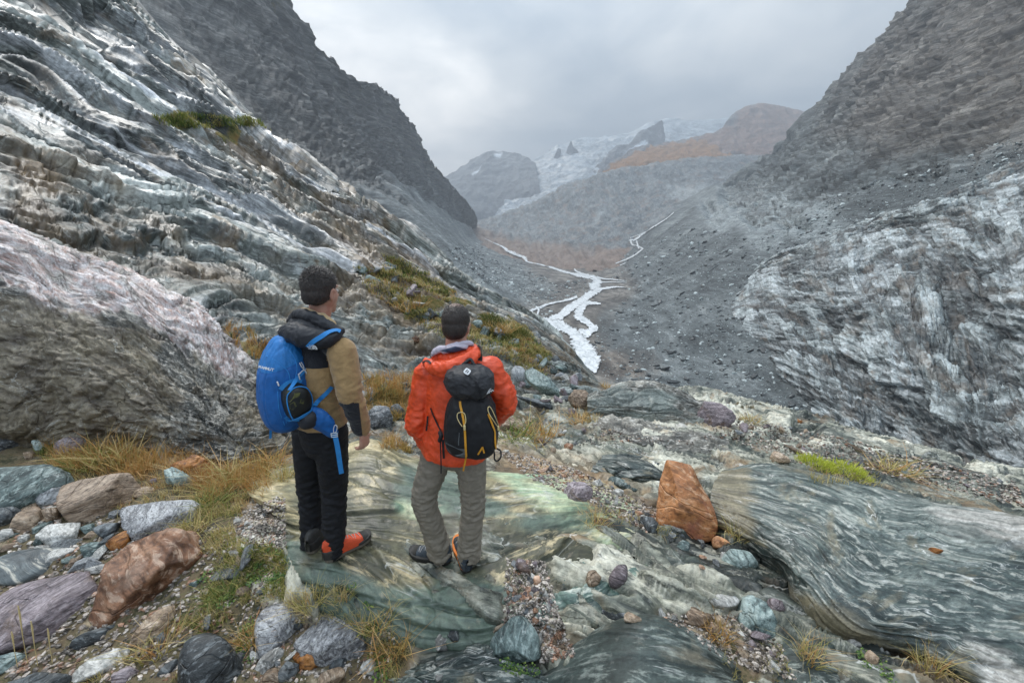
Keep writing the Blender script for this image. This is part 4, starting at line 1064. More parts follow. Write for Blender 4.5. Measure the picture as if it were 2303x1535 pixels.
# ================================================================== loose rocks and boulders
def rmat(name, pal, **k):
    kw = dict(sc=6.0, streak=(0.6, 1.7, 1.7), bump=0.020, fine=8, crack=0.35, tintamt=0.35, objrand=True, wobble=1.0, rough=(0.4, 0.72))
    kw.update(k)
    return rock_mat(name, pal, **kw)
RM = {
 'grey': rmat('grey_stone', [(0.072, 0.076, 0.080), (0.136, 0.142, 0.148), (0.208, 0.216, 0.220), (0.336, 0.344, 0.348)], spot=0.25),
 'green': rmat('green_stone', [(0.040, 0.056, 0.054), (0.092, 0.120, 0.116), (0.152, 0.188, 0.180), (0.288, 0.328, 0.312)], vein=0.4),
 'dark': rmat('dark_stone', [(0.024, 0.027, 0.029), (0.052, 0.058, 0.060), (0.092, 0.100, 0.104), (0.184, 0.196, 0.200)], vein=0.25),
 'purple': rmat('purple_grey_stone', [(0.080, 0.066, 0.070), (0.152, 0.126, 0.132), (0.224, 0.192, 0.200), (0.320, 0.288, 0.296)], streak=(0.3, 3, 3), brown=[(0.080, 0.056, 0.040), (0.128, 0.088, 0.064)]),
 'rust': rmat('rust_orange_stone', [(0.115, 0.058, 0.036), (0.25, 0.138, 0.090), (0.35, 0.225, 0.160), (0.43, 0.335, 0.270)], sc=3.2, crack=0.5, brown=[(0.272, 0.176, 0.128), (0.368, 0.288, 0.240)], bump=0.014),
 'orange': rmat('orange_stone', [(0.17, 0.078, 0.042), (0.33, 0.160, 0.085), (0.43, 0.235, 0.140), (0.48, 0.34, 0.245)], sc=2.6, crack=0.5, brown=[(0.208, 0.088, 0.072), (0.288, 0.120, 0.088)], bump=0.014),
 'brown': rmat('brown_stone', [(0.060, 0.042, 0.030), (0.128, 0.092, 0.066), (0.200, 0.152, 0.116), (0.304, 0.248, 0.200)], streak=(0.25, 3, 3)),
 'rustbrown': rmat('wet_rusty_stone', [(0.068, 0.030, 0.014), (0.160, 0.068, 0.028), (0.240, 0.108, 0.044), (0.320, 0.184, 0.104)]),
 'pale': rmat('pale_stone', [(0.160, 0.160, 0.152), (0.288, 0.284, 0.268), (0.400, 0.392, 0.368), (0.528, 0.520, 0.496)], bump=0.008),
 'tan': rmat('tan_stone', [(0.128, 0.092, 0.066), (0.240, 0.180, 0.132), (0.328, 0.260, 0.200), (0.432, 0.368, 0.304)]),
 'speck': rmat('speckled_stone', [(0.048, 0.048, 0.052), (0.128, 0.128, 0.132), (0.200, 0.200, 0.204), (0.384, 0.384, 0.384)], sc=11, streak=(0.7, 1.6, 1.6), spot=0.5, bump=0.012),
 'banded': rmat('banded_stone', [(0.080, 0.092, 0.096), (0.160, 0.176, 0.176), (0.256, 0.268, 0.256), (0.480, 0.456, 0.400)], sc=3, streak=(0.2, 2.2, 1.0)),
}


def ico(sub):
    bm = bmesh.new(); bmesh.ops.create_icosphere(bm, subdivisions=sub, radius=1.0)
    v = np.array([q.co[:] for q in bm.verts]); f = np.array([[q.index for q in p.verts] for p in bm.faces])
    bm.free(); return v, f
ICO = {k: ico(k) for k in (2, 3, 4, 5, 6)}


def poly_rock(normals_, offs, sub, p=16):
    d, f = ICO[sub]
    n = np.asarray(normals_, float); n /= np.linalg.norm(n, axis=1)[:, None]
    q = np.maximum(d @ n.T, 0) / np.asarray(offs, float)[None]
    r = (q ** p).sum(1) ** (-1.0 / p)
    return d * r[:, None], d, f


def roughen(v, d, size, seed, amt=0.05, layer=None, lay=0.03, oct=5):
    rs = np.random.default_rng(seed)
    q = v / size + rs.uniform(-9, 9, 3)
    v = v + d * (fbm3(q * 2.2, oct, seed, gain=0.55) * amt * 1.6 * size)[:, None]
    v = v + d * (-np.abs(fbm3(q * 1.3 + 5, 3, seed + 9)) * amt * 1.3 * size)[:, None]
    if lay:
        ax = np.array(layer if layer is not None else rs.normal(size=3)); ax /= np.linalg.norm(ax)
        hh = (v @ ax) / size * 5 + fbm3(q * 1.1, 3, seed + 4) * 2.2
        tt, _ = terr(hh, 1.0, 0.25)
        v = v + d * ((tt - hh + 0.5) * lay * size)[:, None]
    return v


def rock_axes(layer):
    a = np.array(layer, float); a /= np.linalg.norm(a)
    b = np.cross(a, [0.3, 0.1, 1.0]); b /= np.linalg.norm(b)
    return np.stack([b, np.cross(a, b), a], 0)


NROCK = [0]
def outline_rock(pts, mat, label, T=0.55, p=16, sub=4, amt=0.026, lay=0.032, caps=None, lift=0.0, layer=None, cat='rock', name='rock', group=None, bottom=None, brownz=None, sink=0.12, sf=None):
    """a boulder whose convex outline is known in the photograph; it is given its own distance, size and thickness"""
    NROCK[0] += 1; seed = 500 + NROCK[0]
    rs = np.random.default_rng(seed)
    pts = np.array(pts, float)
    area = 0.5 * np.sum(pts[:, 0] * np.roll(pts[:, 1], -1) - np.roll(pts[:, 0], -1) * pts[:, 1])
    if area < 0: pts = pts[::-1]
    cx, cy = pts.mean(0)
    lowest = pts[pts[:, 1] > pts[:, 1].max() - 0.35 * np.ptp(pts[:, 1])].mean(0)
    bx, by = bottom if bottom else (lowest[0], pts[:, 1].max() - 0.1 * np.ptp(pts[:, 1]))
    h_ = hit(bx, by, sf)
    u, dy, dz = ray(cx, cy); D = np.array([u, dy, dz]); D /= np.linalg.norm(D)
    R_ = np.cross(D, [0, 0, 1.0]); R_ /= np.linalg.norm(R_); U_ = np.cross(R_, D)
    O = np.array([0, 0, CAM_H])
    def flat(dist):
        uu, yy, zz_ = ray(pts[:, 0], pts[:, 1]); W = np.stack([uu, yy, zz_], -1)
        W = W * (dist / (W @ D))[:, None]
        return np.stack([W @ R_, W @ U_], -1)
    d0 = float((np.array(h_[0]) - O) @ D)
    q = flat(d0); ext = np.ptp(q, axis=0); Tw = T * min(ext) * 0.9
    dist = d0 + Tw * 0.35
    q = flat(dist)
    q = q - q.mean(0) * 0
    c2 = q.mean(0); C = O + D * dist + R_ * c2[0] + U_ * c2[1]
    q = q - c2
    # the far underside goes into the ground
    N_, H_ = [], []
    k = len(q)
    for i in range(k):
        a, b = q[i], q[(i + 1) % k]
        e = b - a; n2 = np.array([e[1], -e[0]]); n2 /= np.linalg.norm(n2) + 1e-9
        if n2 @ (a + b) < 0: n2 = -n2
        h2 = n2 @ a
        if h2 < 0.05 * max(ext): h2 = 0.05 * max(ext)
        al = rs.uniform(-0.30, 0.30)
        if n2[1] > 0.4: al = rs.uniform(0.0, 0.25)
        N_.append(n2[0] * R_ * math.cos(al) + n2[1] * U_ * math.cos(al) + D * math.sin(al)); H_.append(h2 * math.cos(al))
        if n2[1] < -0.3: H_[-1] += sink * ext[1]
    cp = caps or [(0.0, 0.75, 0.50), (-0.5, 0.1, 0.62), (0.5, -0.05, 0.62), (0.1, -0.5, 0.8)]
    for (rx, uy, hh) in cp:
        n = -D + R_ * (rx + rs.uniform(-.1, .1)) + U_ * (uy + rs.uniform(-.1, .1))
        n /= np.linalg.norm(n); N_.append(n); H_.append(hh * Tw * 1.25)
    for (rx, uy, hh) in [(0.3, 0.4, 0.9), (-0.4, -0.1, 0.9), (0.1, -0.6, 1.0)]:
        n = D + R_ * rx + U_ * uy; n /= np.linalg.norm(n); N_.append(n); H_.append(hh * Tw * 1.3)
    p = p * 2.6 if p > 12 else p
    v, d, f = poly_rock(N_, H_, sub, p)
    if p > 12:                                  # chipped corners
        for _ in range(15):
            n = rs.normal(size=3); n /= np.linalg.norm(n); N_.append(n); H_.append(float((v @ n).max()) * rs.uniform(.74, .94))
        v, d, f = poly_rock(N_, H_, sub, p)
    size = float(np.sqrt(ext[0] * ext[1]))
    ly = np.array(layer, float) if layer is not None else rs.normal(size=3)
    if layer is not None: ly = ly[0] * R_ + ly[1] * U_ - ly[2] * D
    v = roughen(v, d, size, seed, amt, ly, lay)
    me = mesh_np(name, v, f, smooth=True)
    A = rock_axes(ly)
    attr(me, 'rc', v @ A.T, 'FLOAT_VECTOR')
    z4 = np.zeros((len(v), 4)); z4[:, 3] = 1
    attr(me, 'zone', z4, 'FLOAT_COLOR')
    o = link(name, me, mat if not isinstance(mat, str) else RM[mat])
    o.location = Vector(C.tolist())
    meta(o, label, cat, group)
    return o


def cA(*p): return [(x / 2.417, 900 + y / 2.417) for x, y in p]
def cB(*p): return [(540 + x / 2.879, 1180 + y / 2.879) for x, y in p]
def cC(*p): return [(1100 + x / 1.914, 800 + y / 1.914) for x, y in p]
def cD(*p): return [(780 + x / 3.489, 560 + y / 3.489) for x, y in p]
TOP = [(0.0, 1.1, 0.42), (-0.3, 0.8, 0.55), (0.4, 0.5, 0.62), (0.0, -0.4, 0.8)]          # a slab seen mostly from above
OUT = outline_rock
B = 'boulder'
# --- left foreground
OUT(cA((-80,985),(120,960),(470,935),(490,1010),(400,1230),(250,1270),(60,1400),(-80,1400)), 'purple', 'large purple-grey slab cut off by the left edge of the picture', T=.5, sub=6, cat=B, name='boulder', caps=TOP, layer=(.1,.9,.4), lay=.012, p=22)
OUT(cA((590,880),(700,770),(900,705),(1080,720),(1160,790),(1130,880),(950,980),(720,1110),(520,1250),(495,1180)), 'rust', 'big rust-orange boulder lying in the left foreground', T=.62, sub=6, cat=B, name='boulder', amt=.04, caps=[(-.1,.95,.45),(.5,.4,.62),(-.7,.3,.62),(.1,-.7,.55)], p=20)
OUT(cA((325,460),(400,440),(700,395),(735,440),(715,590),(610,625),(340,650),(320,600)), 'brown', 'brown block grained like wood behind the grey stones', T=.6, sub=5, cat=B, name='boulder', layer=(.1,1,.1), lay=.02, p=26, caps=[(0,.8,.5),(.1,-.1,.55),(.7,0,.6)])
OUT(cA((640,600),(720,545),(1000,533),(1100,590),(1085,640),(900,680),(700,720)), 'speck', 'pale grey slab with a white top between grass tufts', T=.6, sub=5, cat=B, name='boulder', caps=TOP, p=18)
OUT(cA((60,680),(100,610),(190,558),(250,640),(230,690),(130,720)), 'tan', 'rounded stone with an orange flank left of the brown block', T=.7, sub=4)
OUT(cA((190,740),(260,675),(430,665),(425,720),(370,785),(230,775)), 'pale', 'flat-topped pale grey stone among the left foreground stones', T=.6, sub=5, caps=TOP, p=20)
OUT(cA((515,690),(560,665),(640,660),(640,720),(570,742)), 'dark', 'small dark grey stone in front of the pale grey slab', T=.7)
OUT(cA((430,790),(500,772),(600,770),(635,815),(520,855),(450,835)), 'green', 'blue-green angular stone above the rust-orange boulder', T=.6, p=22)
OUT(cA((580,770),(690,700),(705,760),(640,812)), 'rustbrown', 'small rusty wedge between grey stones and the rust-orange boulder', T=.7)
OUT(cA((-60,860),(100,800),(350,795),(470,850),(440,905),(250,950),(60,985),(-60,985)), 'banded', 'smooth grey slab crossed by white veins at the left edge', T=.55, sub=5, cat=B, name='boulder', caps=TOP, p=9, lay=.006)
OUT(cA((475,910),(560,888),(590,900),(580,935),(500,930)), 'pale', 'small white stone beside the veined slab', T=.6)
OUT(cA((-60,345),(200,338),(330,370),(400,425),(310,480),(240,570),(100,600),(-60,620)), 'green', 'dark blue-green slab lying left of the brown block', T=.5, sub=5, cat=B, name='boulder', caps=TOP, p=12, layer=(.2,.9,.5))
OUT(cA((-60,160),(100,145),(200,150),(150,225),(0,285),(-60,290)), 'grey', 'grey slab at the foot of the striped outcrop by the left edge', T=.45, sub=4, caps=TOP, p=20)
OUT(cA((300,225),(380,197),(460,215),(455,265),(400,295),(310,290)), 'purple', 'rounded purple-grey stone in the grass below the striped outcrop', T=.8, p=8)
OUT(cA((170,215),(260,205),(295,240),(260,268),(190,262)), 'green', 'small teal stone left of the rounded purple-grey one', T=.7, p=9)
OUT(cA((120,285),(180,275),(190,310),(140,320)), 'tan', 'small brownish stone in the green grass at the left', T=.7, p=9)
OUT(cA((150,1420),(330,1330),(650,1230),(760,1080),(815,1078),(800,1140),(690,1250),(560,1330),(400,1370),(240,1455)), 'dark', 'long narrow dark slab below the rust-orange boulder', T=.5, sub=5, layer=(.5,.8,.2), p=18)
OUT(cA((370,1480),(480,1400),(600,1340),(740,1345),(745,1400),(600,1450),(480,1540),(390,1560)), 'pale', 'greenish pale slab in the bottom left foreground', T=.6, sub=5, caps=TOP, p=18)
OUT(cA((700,1320),(780,1200),(880,1120),(960,1130),(940,1170),(870,1260),(800,1310),(730,1335)), 'tan', 'brown and white grained stone standing in dry grass', T=.6, sub=5, layer=(.8,.5,.2), p=14)
OUT(cA((960,1360),(1040,1262),(1150,1250),(1240,1300),(1330,1420),(1390,1560),(960,1600),(950,1450)), 'dark', 'large dark green boulder with thin white veins in the bottom left', T=.7, sub=6, cat=B, name='boulder', p=7, lay=.006, amt=.02)
OUT(cA((1150,950),(1220,880),(1400,872),(1420,930),(1330,975),(1180,985)), 'dark', 'flat dark purple slab in the grass left of the standing slab', T=.5, caps=TOP, p=20, sub=5)
OUT(cA((1395,975),(1450,955),(1520,945),(1480,975),(1420,990)), 'tan', 'thin tan flake beside the dark purple slab', T=.5)
OUT(cA((1280,1050),(1300,1015),(1370,1005),(1390,1040),(1350,1070)), 'tan', 'rounded brown stone half sunk in the grass', T=.7, p=8)
OUT(cA((1020,995),(1080,975),(1130,990),(1060,1010)), 'green', 'small teal flake beside the rust-orange boulder', T=.6)
OUT(cA((890,380),(940,360),(1060,430),(1080,470),(980,455),(900,420)), 'green', 'blue-grey slab in the grass below the striped outcrop', T=.6, caps=TOP)
OUT(cA((950,345),(1050,300),(1140,310),(1160,400),(1060,430),(1000,390)), 'rustbrown', 'rusty rock at the foot of the striped outcrop', T=.7, sub=5, amt=.07)
OUT(cA((720,500),(790,462),(850,480),(830,515),(750,520)), 'tan', 'flat tan stone beside the end of the brown block', T=.6, caps=TOP)
OUT(cA((810,430),(850,420),(855,445),(820,452)), 'purple', 'small purple stone in the grass above the flat tan one', T=.7)
OUT(cA((0,700),(60,695),(80,750),(0,760)), 'pale', 'cream stone at the left edge', T=.7, p=9)
OUT(cA((90,740),(150,722),(170,760),(100,770)), 'pale', 'small pale blue-grey stone beside the cream stone', T=.7)
OUT(cA((-30,580),(90,575),(125,600),(70,650),(-30,690)), 'dark', 'dark stone with a pale top at the left edge', T=.6, p=16)
OUT(cA((220,590),(310,580),(325,640),(260,665)), 'tan', 'small tan stone squeezed against the brown block', T=.7)
OUT(cA((100,545),(190,540),(190,580),(120,590)), 'dark', 'small black stone in front of the blue-green slab', T=.6)
OUT(cA((195,530),(240,490),(330,470),(290,570),(220,585)), 'grey', 'grey wedge leaning on the brown block', T=.6, p=20)
OUT(cA((430,690),(500,660),(520,700),(470,735)), 'green', 'dark green stone wedged right of the flat-topped pale stone', T=.6)
OUT(cA((-40,1395),(70,1370),(150,1375),(60,1460),(-40,1490)), 'green', 'pale teal slab below the large purple-grey slab', T=.5, caps=TOP)
OUT(cA((-40,1520),(200,1490),(420,1500),(430,1600),(-40,1620)), 'dark', 'dark slab along the bottom left corner', T=.5, caps=TOP)
OUT(cA((590,1490),(700,1440),(760,1470),(700,1520),(600,1540)), 'purple', 'small purple stone among bottom grass', T=.6)
OUT(cA((840,1500),(900,1430),(960,1400),(970,1440),(900,1510)), 'dark', 'slanted dark stone left of the veined boulder', T=.6)
OUT(cA((0,790),(90,765),(160,775),(80,805),(0,820)), 'tan', 'flat brownish flake above the veined slab', T=.5, caps=TOP)
# --- bottom centre
OUT(cB((90,640),(150,530),(250,498),(330,510),(378,590),(350,700),(240,800),(110,850)), 'speck', 'grey speckled upright boulder in the bottom foreground', T=.8, sub=5, cat=B, name='boulder', p=8, amt=.02, lay=.006)
OUT(cB((370,740),(480,620),(600,545),(740,520),(820,590),(840,780),(760,840),(560,860),(440,800)), 'speck', 'large flat grey slab right of the speckled boulder', T=.6, sub=6, cat=B, name='boulder', caps=TOP, p=20)
OUT(cB((350,860),(400,760),(450,732),(590,738),(600,790),(540,900),(440,945),(380,930)), 'rustbrown', 'shiny rusty brown stone leaning on the grey slab', T=.8, sub=5, p=20, amt=.05)
OUT(cB((88,920),(140,850),(240,785),(312,812),(270,880),(170,950),(110,975)), 'pale', 'pale pinkish wedge in front of the speckled boulder', T=.6, sub=5, p=22)
OUT(cB((125,1010),(160,945),(230,925),(282,970),(250,1040),(130,1040)), 'tan', 'orange-tan stone at the bottom edge', T=.7, p=16)
OUT(cB((500,980),(560,930),(650,915),(690,960),(640,1010),(520,1040)), 'tan', 'flat stone with a rusty edge at the bottom edge', T=.6, caps=TOP)
OUT(cB((560,930),(610,870),(690,860),(680,915),(600,940)), 'dark', 'dark teal stone tucked under the grey slab', T=.6)
OUT(cB((240,960),(300,880),(370,900),(360,950),(280,1020)), 'dark', 'black stone between the rusty one and the orange-tan one', T=.6)
OUT(cB((765,930),(800,880),(860,850),(885,880),(880,940),(820,980)), 'pale', 'small white stone right of the bottom stones', T=.7, amt=.06)
OUT(cB((1255,760),(1290,700),(1340,690),(1365,760),(1340,800),(1270,795)), 'pale', 'white marbled stone in front of the standing slab', T=.7, p=12, amt=.06)
OUT(cB((1345,710),(1370,672),(1410,680),(1415,740),(1380,750)), 'dark', 'black and white stone touching the marbled one', T=.8, p=12, amt=.06)
OUT(cB((1580,850),(1640,720),(1800,562),(1860,590),(1960,770),(1985,850),(1900,890),(1750,850),(1600,890)), 'green', 'triangular grey-green stone with a dark hollow beneath', T=.7, sub=6, cat=B, name='boulder', p=24, amt=.022, lay=.008, caps=[(-.5,.6,.5),(.6,.5,.5),(0,-.5,.75)])
OUT(cB((1640,690),(1650,620),(1700,590),(1745,600),(1700,660)), 'tan', 'brown stone behind the triangular one', T=.7)
OUT(cB((1900,370),(1905,330),(1935,325),(1948,360),(1925,385)), 'rust', 'small orange stone in the gravel strip', T=.8, p=9)
OUT(cB((1785,255),(1800,215),(1840,225),(1872,280),(1870,310),(1820,290)), 'purple', 'purple-grey stone at the head of the gravel strip', T=.8, p=12)
OUT(cB((1945,440),(1965,385),(2005,480),(1980,470)), 'pale', 'white triangular chip on the gravel strip', T=.5, p=24)
OUT(cB((1800,530),(1820,500),(1870,505),(1870,560),(1810,580)), 'grey', 'grey stone above the triangular one', T=.7)
OUT(cB((1880,420),(1905,395),(1935,410),(1920,450),(1890,445)), 'purple', 'small purple stone in the middle of the gravel strip', T=.7)
OUT(cB((1200,960),(1260,965),(1230,1020),(1180,1020)), 'grey', 'small grey chip on the banded slab', T=.6)
OUT(cB((1265,960),(1320,965),(1330,1000),(1270,1010)), 'pale', 'small white chip on the banded slab', T=.6)
# --- right foreground
OUT(cC((730,490),(765,452),(880,478),(915,545),(955,600),(985,715),(940,765),(840,778),(740,735),(695,690),(720,600)), 'orange', 'big upright orange boulder in the middle of the bench', T=.62, sub=6, cat=B, name='boulder', p=26, amt=.025, lay=.008, caps=[(-.75,.0,.42),(.25,.35,.42),(.45,-.3,.5)])
OUT(cC((895,290),(900,225),(935,198),(1000,210),(1065,250),(1040,290),(985,315),(920,312)), 'purple', 'purple-grey boulder standing on the far rim of the bench', T=.85, sub=5, cat=B, name='boulder', p=14, amt=.04)
OUT(cC((345,180),(370,145),(420,150),(442,190),(435,225),(370,215)), 'brown', 'rounded brown boulder at the foot of the slope', T=.9, sub=5, cat=B, name='boulder', p=8, amt=.06)
OUT(cC((320,560),(350,535),(410,545),(450,575),(440,620),(370,625),(325,600)), 'purple', 'purple-brown stone on the gravel left of the orange boulder', T=.8, p=14, sub=5)
OUT(cC((525,585),(550,570),(582,580),(570,602),(530,600)), 'pale', 'white stone between gravel and folded outcrop', T=.7)
OUT(cC((440,545),(475,530),(490,550),(460,562)), 'pale', 'small white stone above the gravel', T=.7)
OUT(cC((480,515),(520,505),(650,570),(650,590),(560,570)), 'green', 'narrow green slab below the folded outcrop', T=.5, caps=TOP)
OUT(cC((805,815),(830,792),(865,800),(862,830),(825,836)), 'green', 'teal stone below the orange boulder', T=.6, p=16)
OUT(cC((735,780),(765,762),(800,768),(800,790),(760,800)), 'pale', 'small pale stone touching the base of the orange boulder', T=.7)
OUT(cC((640,690),(700,690),(745,740),(735,765),(670,750)), 'dark', 'dark stone under the left foot of the orange boulder', T=.6)
OUT(cC((955,790),(980,772),(1040,800),(1030,825),(970,820)), 'orange', 'small bright orange stone right of the orange boulder', T=.6)
OUT(cC((1005,860),(1040,832),(1120,840),(1155,885),(1110,915),(1030,905)), 'green', 'smooth dark green stone at the nose of the swirled slab', T=.6, p=8, sub=5)
OUT(cC((1212,430),(1230,408),(1285,425),(1295,455),(1240,462),(1215,455)), 'tan', 'pinkish brown stone left of the yellow-green shrub', T=.8, p=14)
OUT(cC((1310,275),(1320,267),(1360,285),(1350,292),(1320,288)), 'rustbrown', 'dark red flake on the far rim of the bench', T=.5)
OUT(cC((320,385),(335,375),(365,380),(360,398),(330,400)), 'rust', 'small red stone on the far gravel', T=.7)
OUT(cC((820,1115),(870,1082),(960,1090),(975,1130),(900,1150),(830,1140)), 'brown', 'wet brown stone behind the round green boulder', T=.7, p=14, sub=5)
OUT(cC((970,1110),(1000,1092),(1020,1140),(985,1150)), 'tan', 'small tan stone right of the wet brown one', T=.7)
OUT(cC((480,1085),(510,1058),(620,1062),(690,1105),(600,1140),(500,1140)), 'grey', 'blue-grey slab with white streaks behind the round green boulder', T=.55, caps=TOP, sub=5)
OUT(cC((1065,1080),(1110,1020),(1190,1060),(1245,1160),(1220,1230),(1130,1200)), 'green', 'grey-green upright slab below the dark green stone', T=.5, sub=5, p=18)
OUT(cC((1195,1070),(1215,1040),(1262,1055),(1270,1085),(1225,1105)), 'purple', 'small purple-grey stone below the nose of the swirled slab', T=.7)
OUT(cC((520,940),(550,895),(595,892),(598,935),(560,990),(530,990)), 'purple', 'dark smooth oval stone on the mint green outcrop', T=.8, p=6, amt=.015, lay=0)
OUT(cC((418,965),(425,930),(455,920),(478,950),(465,972),(435,980)), 'tan', 'pink-white stone beside the dark oval one', T=.8, p=12)
OUT(cC((1530,1225),(1560,1214),(1605,1235),(1612,1262),(1560,1245)), 'pale', 'white flake in the grass above the low dark boulder', T=.5)
OUT(cC((1610,1285),(1640,1262),(1680,1300),(1670,1330),(1630,1315)), 'tan', 'pinkish stone beside the white flake', T=.6)
OUT(cC((940,1050),(990,1030),(1080,1028),(1060,1060),(960,1068)), 'pale', 'pale flat stone above the upright slab', T=.5, caps=TOP)
OUT(cC((925,1180),(960,1155),(1000,1160),(985,1190)), 'brown', 'small dark brown stone in the grass behind the round boulder', T=.7)
OUT(cC((560,1130),(600,1100),(660,1130),(640,1150)), 'tan', 'small cream stone on the rim of the round boulder hollow', T=.6)
OUT(cC((1885,838),(1900,822),(1960,835),(1940,846)), 'rustbrown', 'thin dark red sliver on the swirled slab', T=.5)
OUT(cC((1650,1045),(1700,1038),(1800,1052),(1780,1060)), 'rustbrown', 'long dark red splinter low on the swirled slab', T=.4)
# --- middle ground behind the walkers
OUT(cD((170,1250),(210,1215),(320,1230),(345,1290),(320,1380),(230,1395),(175,1330)), 'grey', 'big angular grey boulder between the two hikers', T=.8, sub=5, cat=B, name='boulder', p=18)
OUT(cD((335,1215),(400,1215),(460,1290),(440,1320),(370,1300)), 'dark', 'dark stone leaning on the big angular grey boulder', T=.7, p=16)
OUT(cD((1285,960),(1320,915),(1380,925),(1410,980),(1400,1030),(1330,1045),(1290,1010)), 'grey', 'rounded grey boulder right of the orange jacket', T=.85, sub=4, cat=B, name='boulder', p=10)
OUT(cD((1400,930),(1460,925),(1560,1000),(1690,1120),(1680,1180),(1580,1130),(1440,1010)), 'green', 'long tilted blue-green slab right of the orange jacket', T=.4, sub=5, caps=TOP)
OUT(cD((985,560),(1060,555),(1065,600),(1000,615)), 'green', 'square green stone right of the second hiker head', T=.8, p=18)
OUT(cD((1040,1390),(1240,1330),(1340,1300),(1430,1340),(1380,1400),(1150,1440)), 'tan', 'flat reddish slab behind the elbow of the orange jacket', T=.4, caps=TOP, sub=5)
OUT(cD((500,680),(520,665),(570,700),(560,725),(520,715)), 'rust', 'reddish brown stone on the slope between the hikers', T=.8)
OUT(cD((1460,650),(1490,640),(1520,680),(1500,700)), 'grey', 'grey stone behind the low green shrubs on the slope', T=.7)

# --- smaller stones: one mesh each kind, every stone an object of its own
def unit_rocks(n, sub, seed0, flat=0.7):
    L_ = []
    for i in range(n):
        rs = np.random.default_rng(seed0 + i)
        k = rs.integers(9, 14)
        N_ = rs.normal(size=(k, 3)); N_[:, 2] *= 0.8
        N_ = np.concatenate([N_, [[0, 0, 1], [0, 0, -1]]])
        H_ = np.concatenate([rs.uniform(0.62, 1.0, k), [flat, flat]])
        v, d, f = poly_rock(N_, H_, sub, 40)
        v = roughen(v, d, 1.6, seed0 + i, 0.022, (0, .2, 1), 0.02, oct=4)
        v = v * np.array([rs.uniform(.9, 1.25), rs.uniform(.65, .95), rs.uniform(.5, .8)])
        L_.append((v, f))
    return L_
UR = unit_rocks(12, 4, 900)
UL = unit_rocks(10, 2, 950)
URM = []
for v, f in UR:
    me = mesh_np('stone', v, f, True)
    attr(me, 'rc', v * 0.3, 'FLOAT_VECTOR'); z4 = np.zeros((len(v), 4)); z4[:, 3] = 1; attr(me, 'zone', z4, 'FLOAT_COLOR')
    me.materials.append(RM['grey']); URM.append(me)
SMALL_ALL = []


LANDM = [("purple-grey edge slab", 90, 1380), ('rust-orange boulder', 340, 1300), ("wood-grained block", 215, 1115), ("white-topped grey slab", 360, 1160),
 ('flat-topped pale stone', 130, 1200), ('white-veined slab', 90, 1265), ("white-veined dark boulder", 470, 1480), ('speckled boulder', 620, 1410), ('flat grey slab', 750, 1420), ('shiny rusty stone', 705, 1470),
 ('white marbled stone', 995, 1440), ('triangular stone', 1160, 1445), ('round green boulder', 1450, 1450), ('orange boulder', 1540, 1120), ('purple-brown stone', 1300, 1100), ("purple-grey rim boulder", 1610, 935),
 ('dark oval stone', 1393, 1292), ('lime green shrub', 1880, 1045), ('pinkish brown stone', 1752, 1026), ('yellow grass cushion', 2005, 1058), ('brown mound', 1460, 900), ('black rucksack', 1060, 950), ('rusty grass cushion', 1215, 985),
 ('orange jacket', 1140, 860), ("second hiker's head", 1026, 730), ("first hiker's head", 722, 650), ('tan sleeve', 800, 880), ('upright slab', 1700, 1390), ('low dark boulder', 1830, 1480), ('dark purple slab', 535, 1285), ('black trousers', 720, 1180),
 ("rim's right end", 2250, 1090), ('orange jacket elbow', 1180, 900), ('olive green shrub', 1105, 735), ('dark green stone', 1660, 1258), ('pale cracked slab', 1440, 980),
 ("river's lower end", 1330, 800), ('river fork', 1340, 645), ("right-hand stream", 1440, 545), ('brown gravel hump', 1420, 820), ("pale cliff foot", 1680, 740), ("dark cliff foot", 1800, 930), ('upper scree', 1640, 560)]
PENDING = []
COLN = dict(grey='grey', green='grey-green', dark='dark', pale='pale', purple='purple-grey', tan='tan', rust='rusty', brown='brown', scree='grey')
ORD = ['leftmost', 'second from left', 'third from left', 'fourth from left', 'fifth from left', 'sixth from left', 'seventh from left', 'eighth from left', 'ninth from left', 'tenth from left', 'eleventh from left', 'twelfth from left']
def finish_labels():
    from collections import defaultdict
    G = defaultdict(list)
    for o, x, y, w_, colr, noun, lm in PENDING:
        L_ = [l for l in LANDM if lm is None or l[0] in lm]
        nm_, lx, ly = min(L_, key=lambda l: math.hypot(l[1] - x, (l[2] - y) * 1.2))
        dx, dy = x - lx, y - ly; r = math.hypot(dx, dy)
        dr = ('right of' if dx > 0 else 'left of') if abs(dx) > abs(dy) * 1.1 else ('below' if dy > 0 else 'above')
        near = 'close ' if r < 55 else ('' if r < 120 else 'well ')
        size = 'tiny' if w_ < 10 else ('small' if w_ < 17 else 'middling')
        G[(size, colr, noun, near, dr, nm_)].append((x, o))
    for (size, colr, noun, near, dr, nm_), L_ in G.items():
        L_.sort(key=lambda q: q[0]); n = len(L_)
        for i, (x, o) in enumerate(L_):
            o['label'] = f'{size} {colr} {noun} {near}{dr} the {nm_}' + ('' if n == 1 else f', {ORD[min(i, 11)]}')
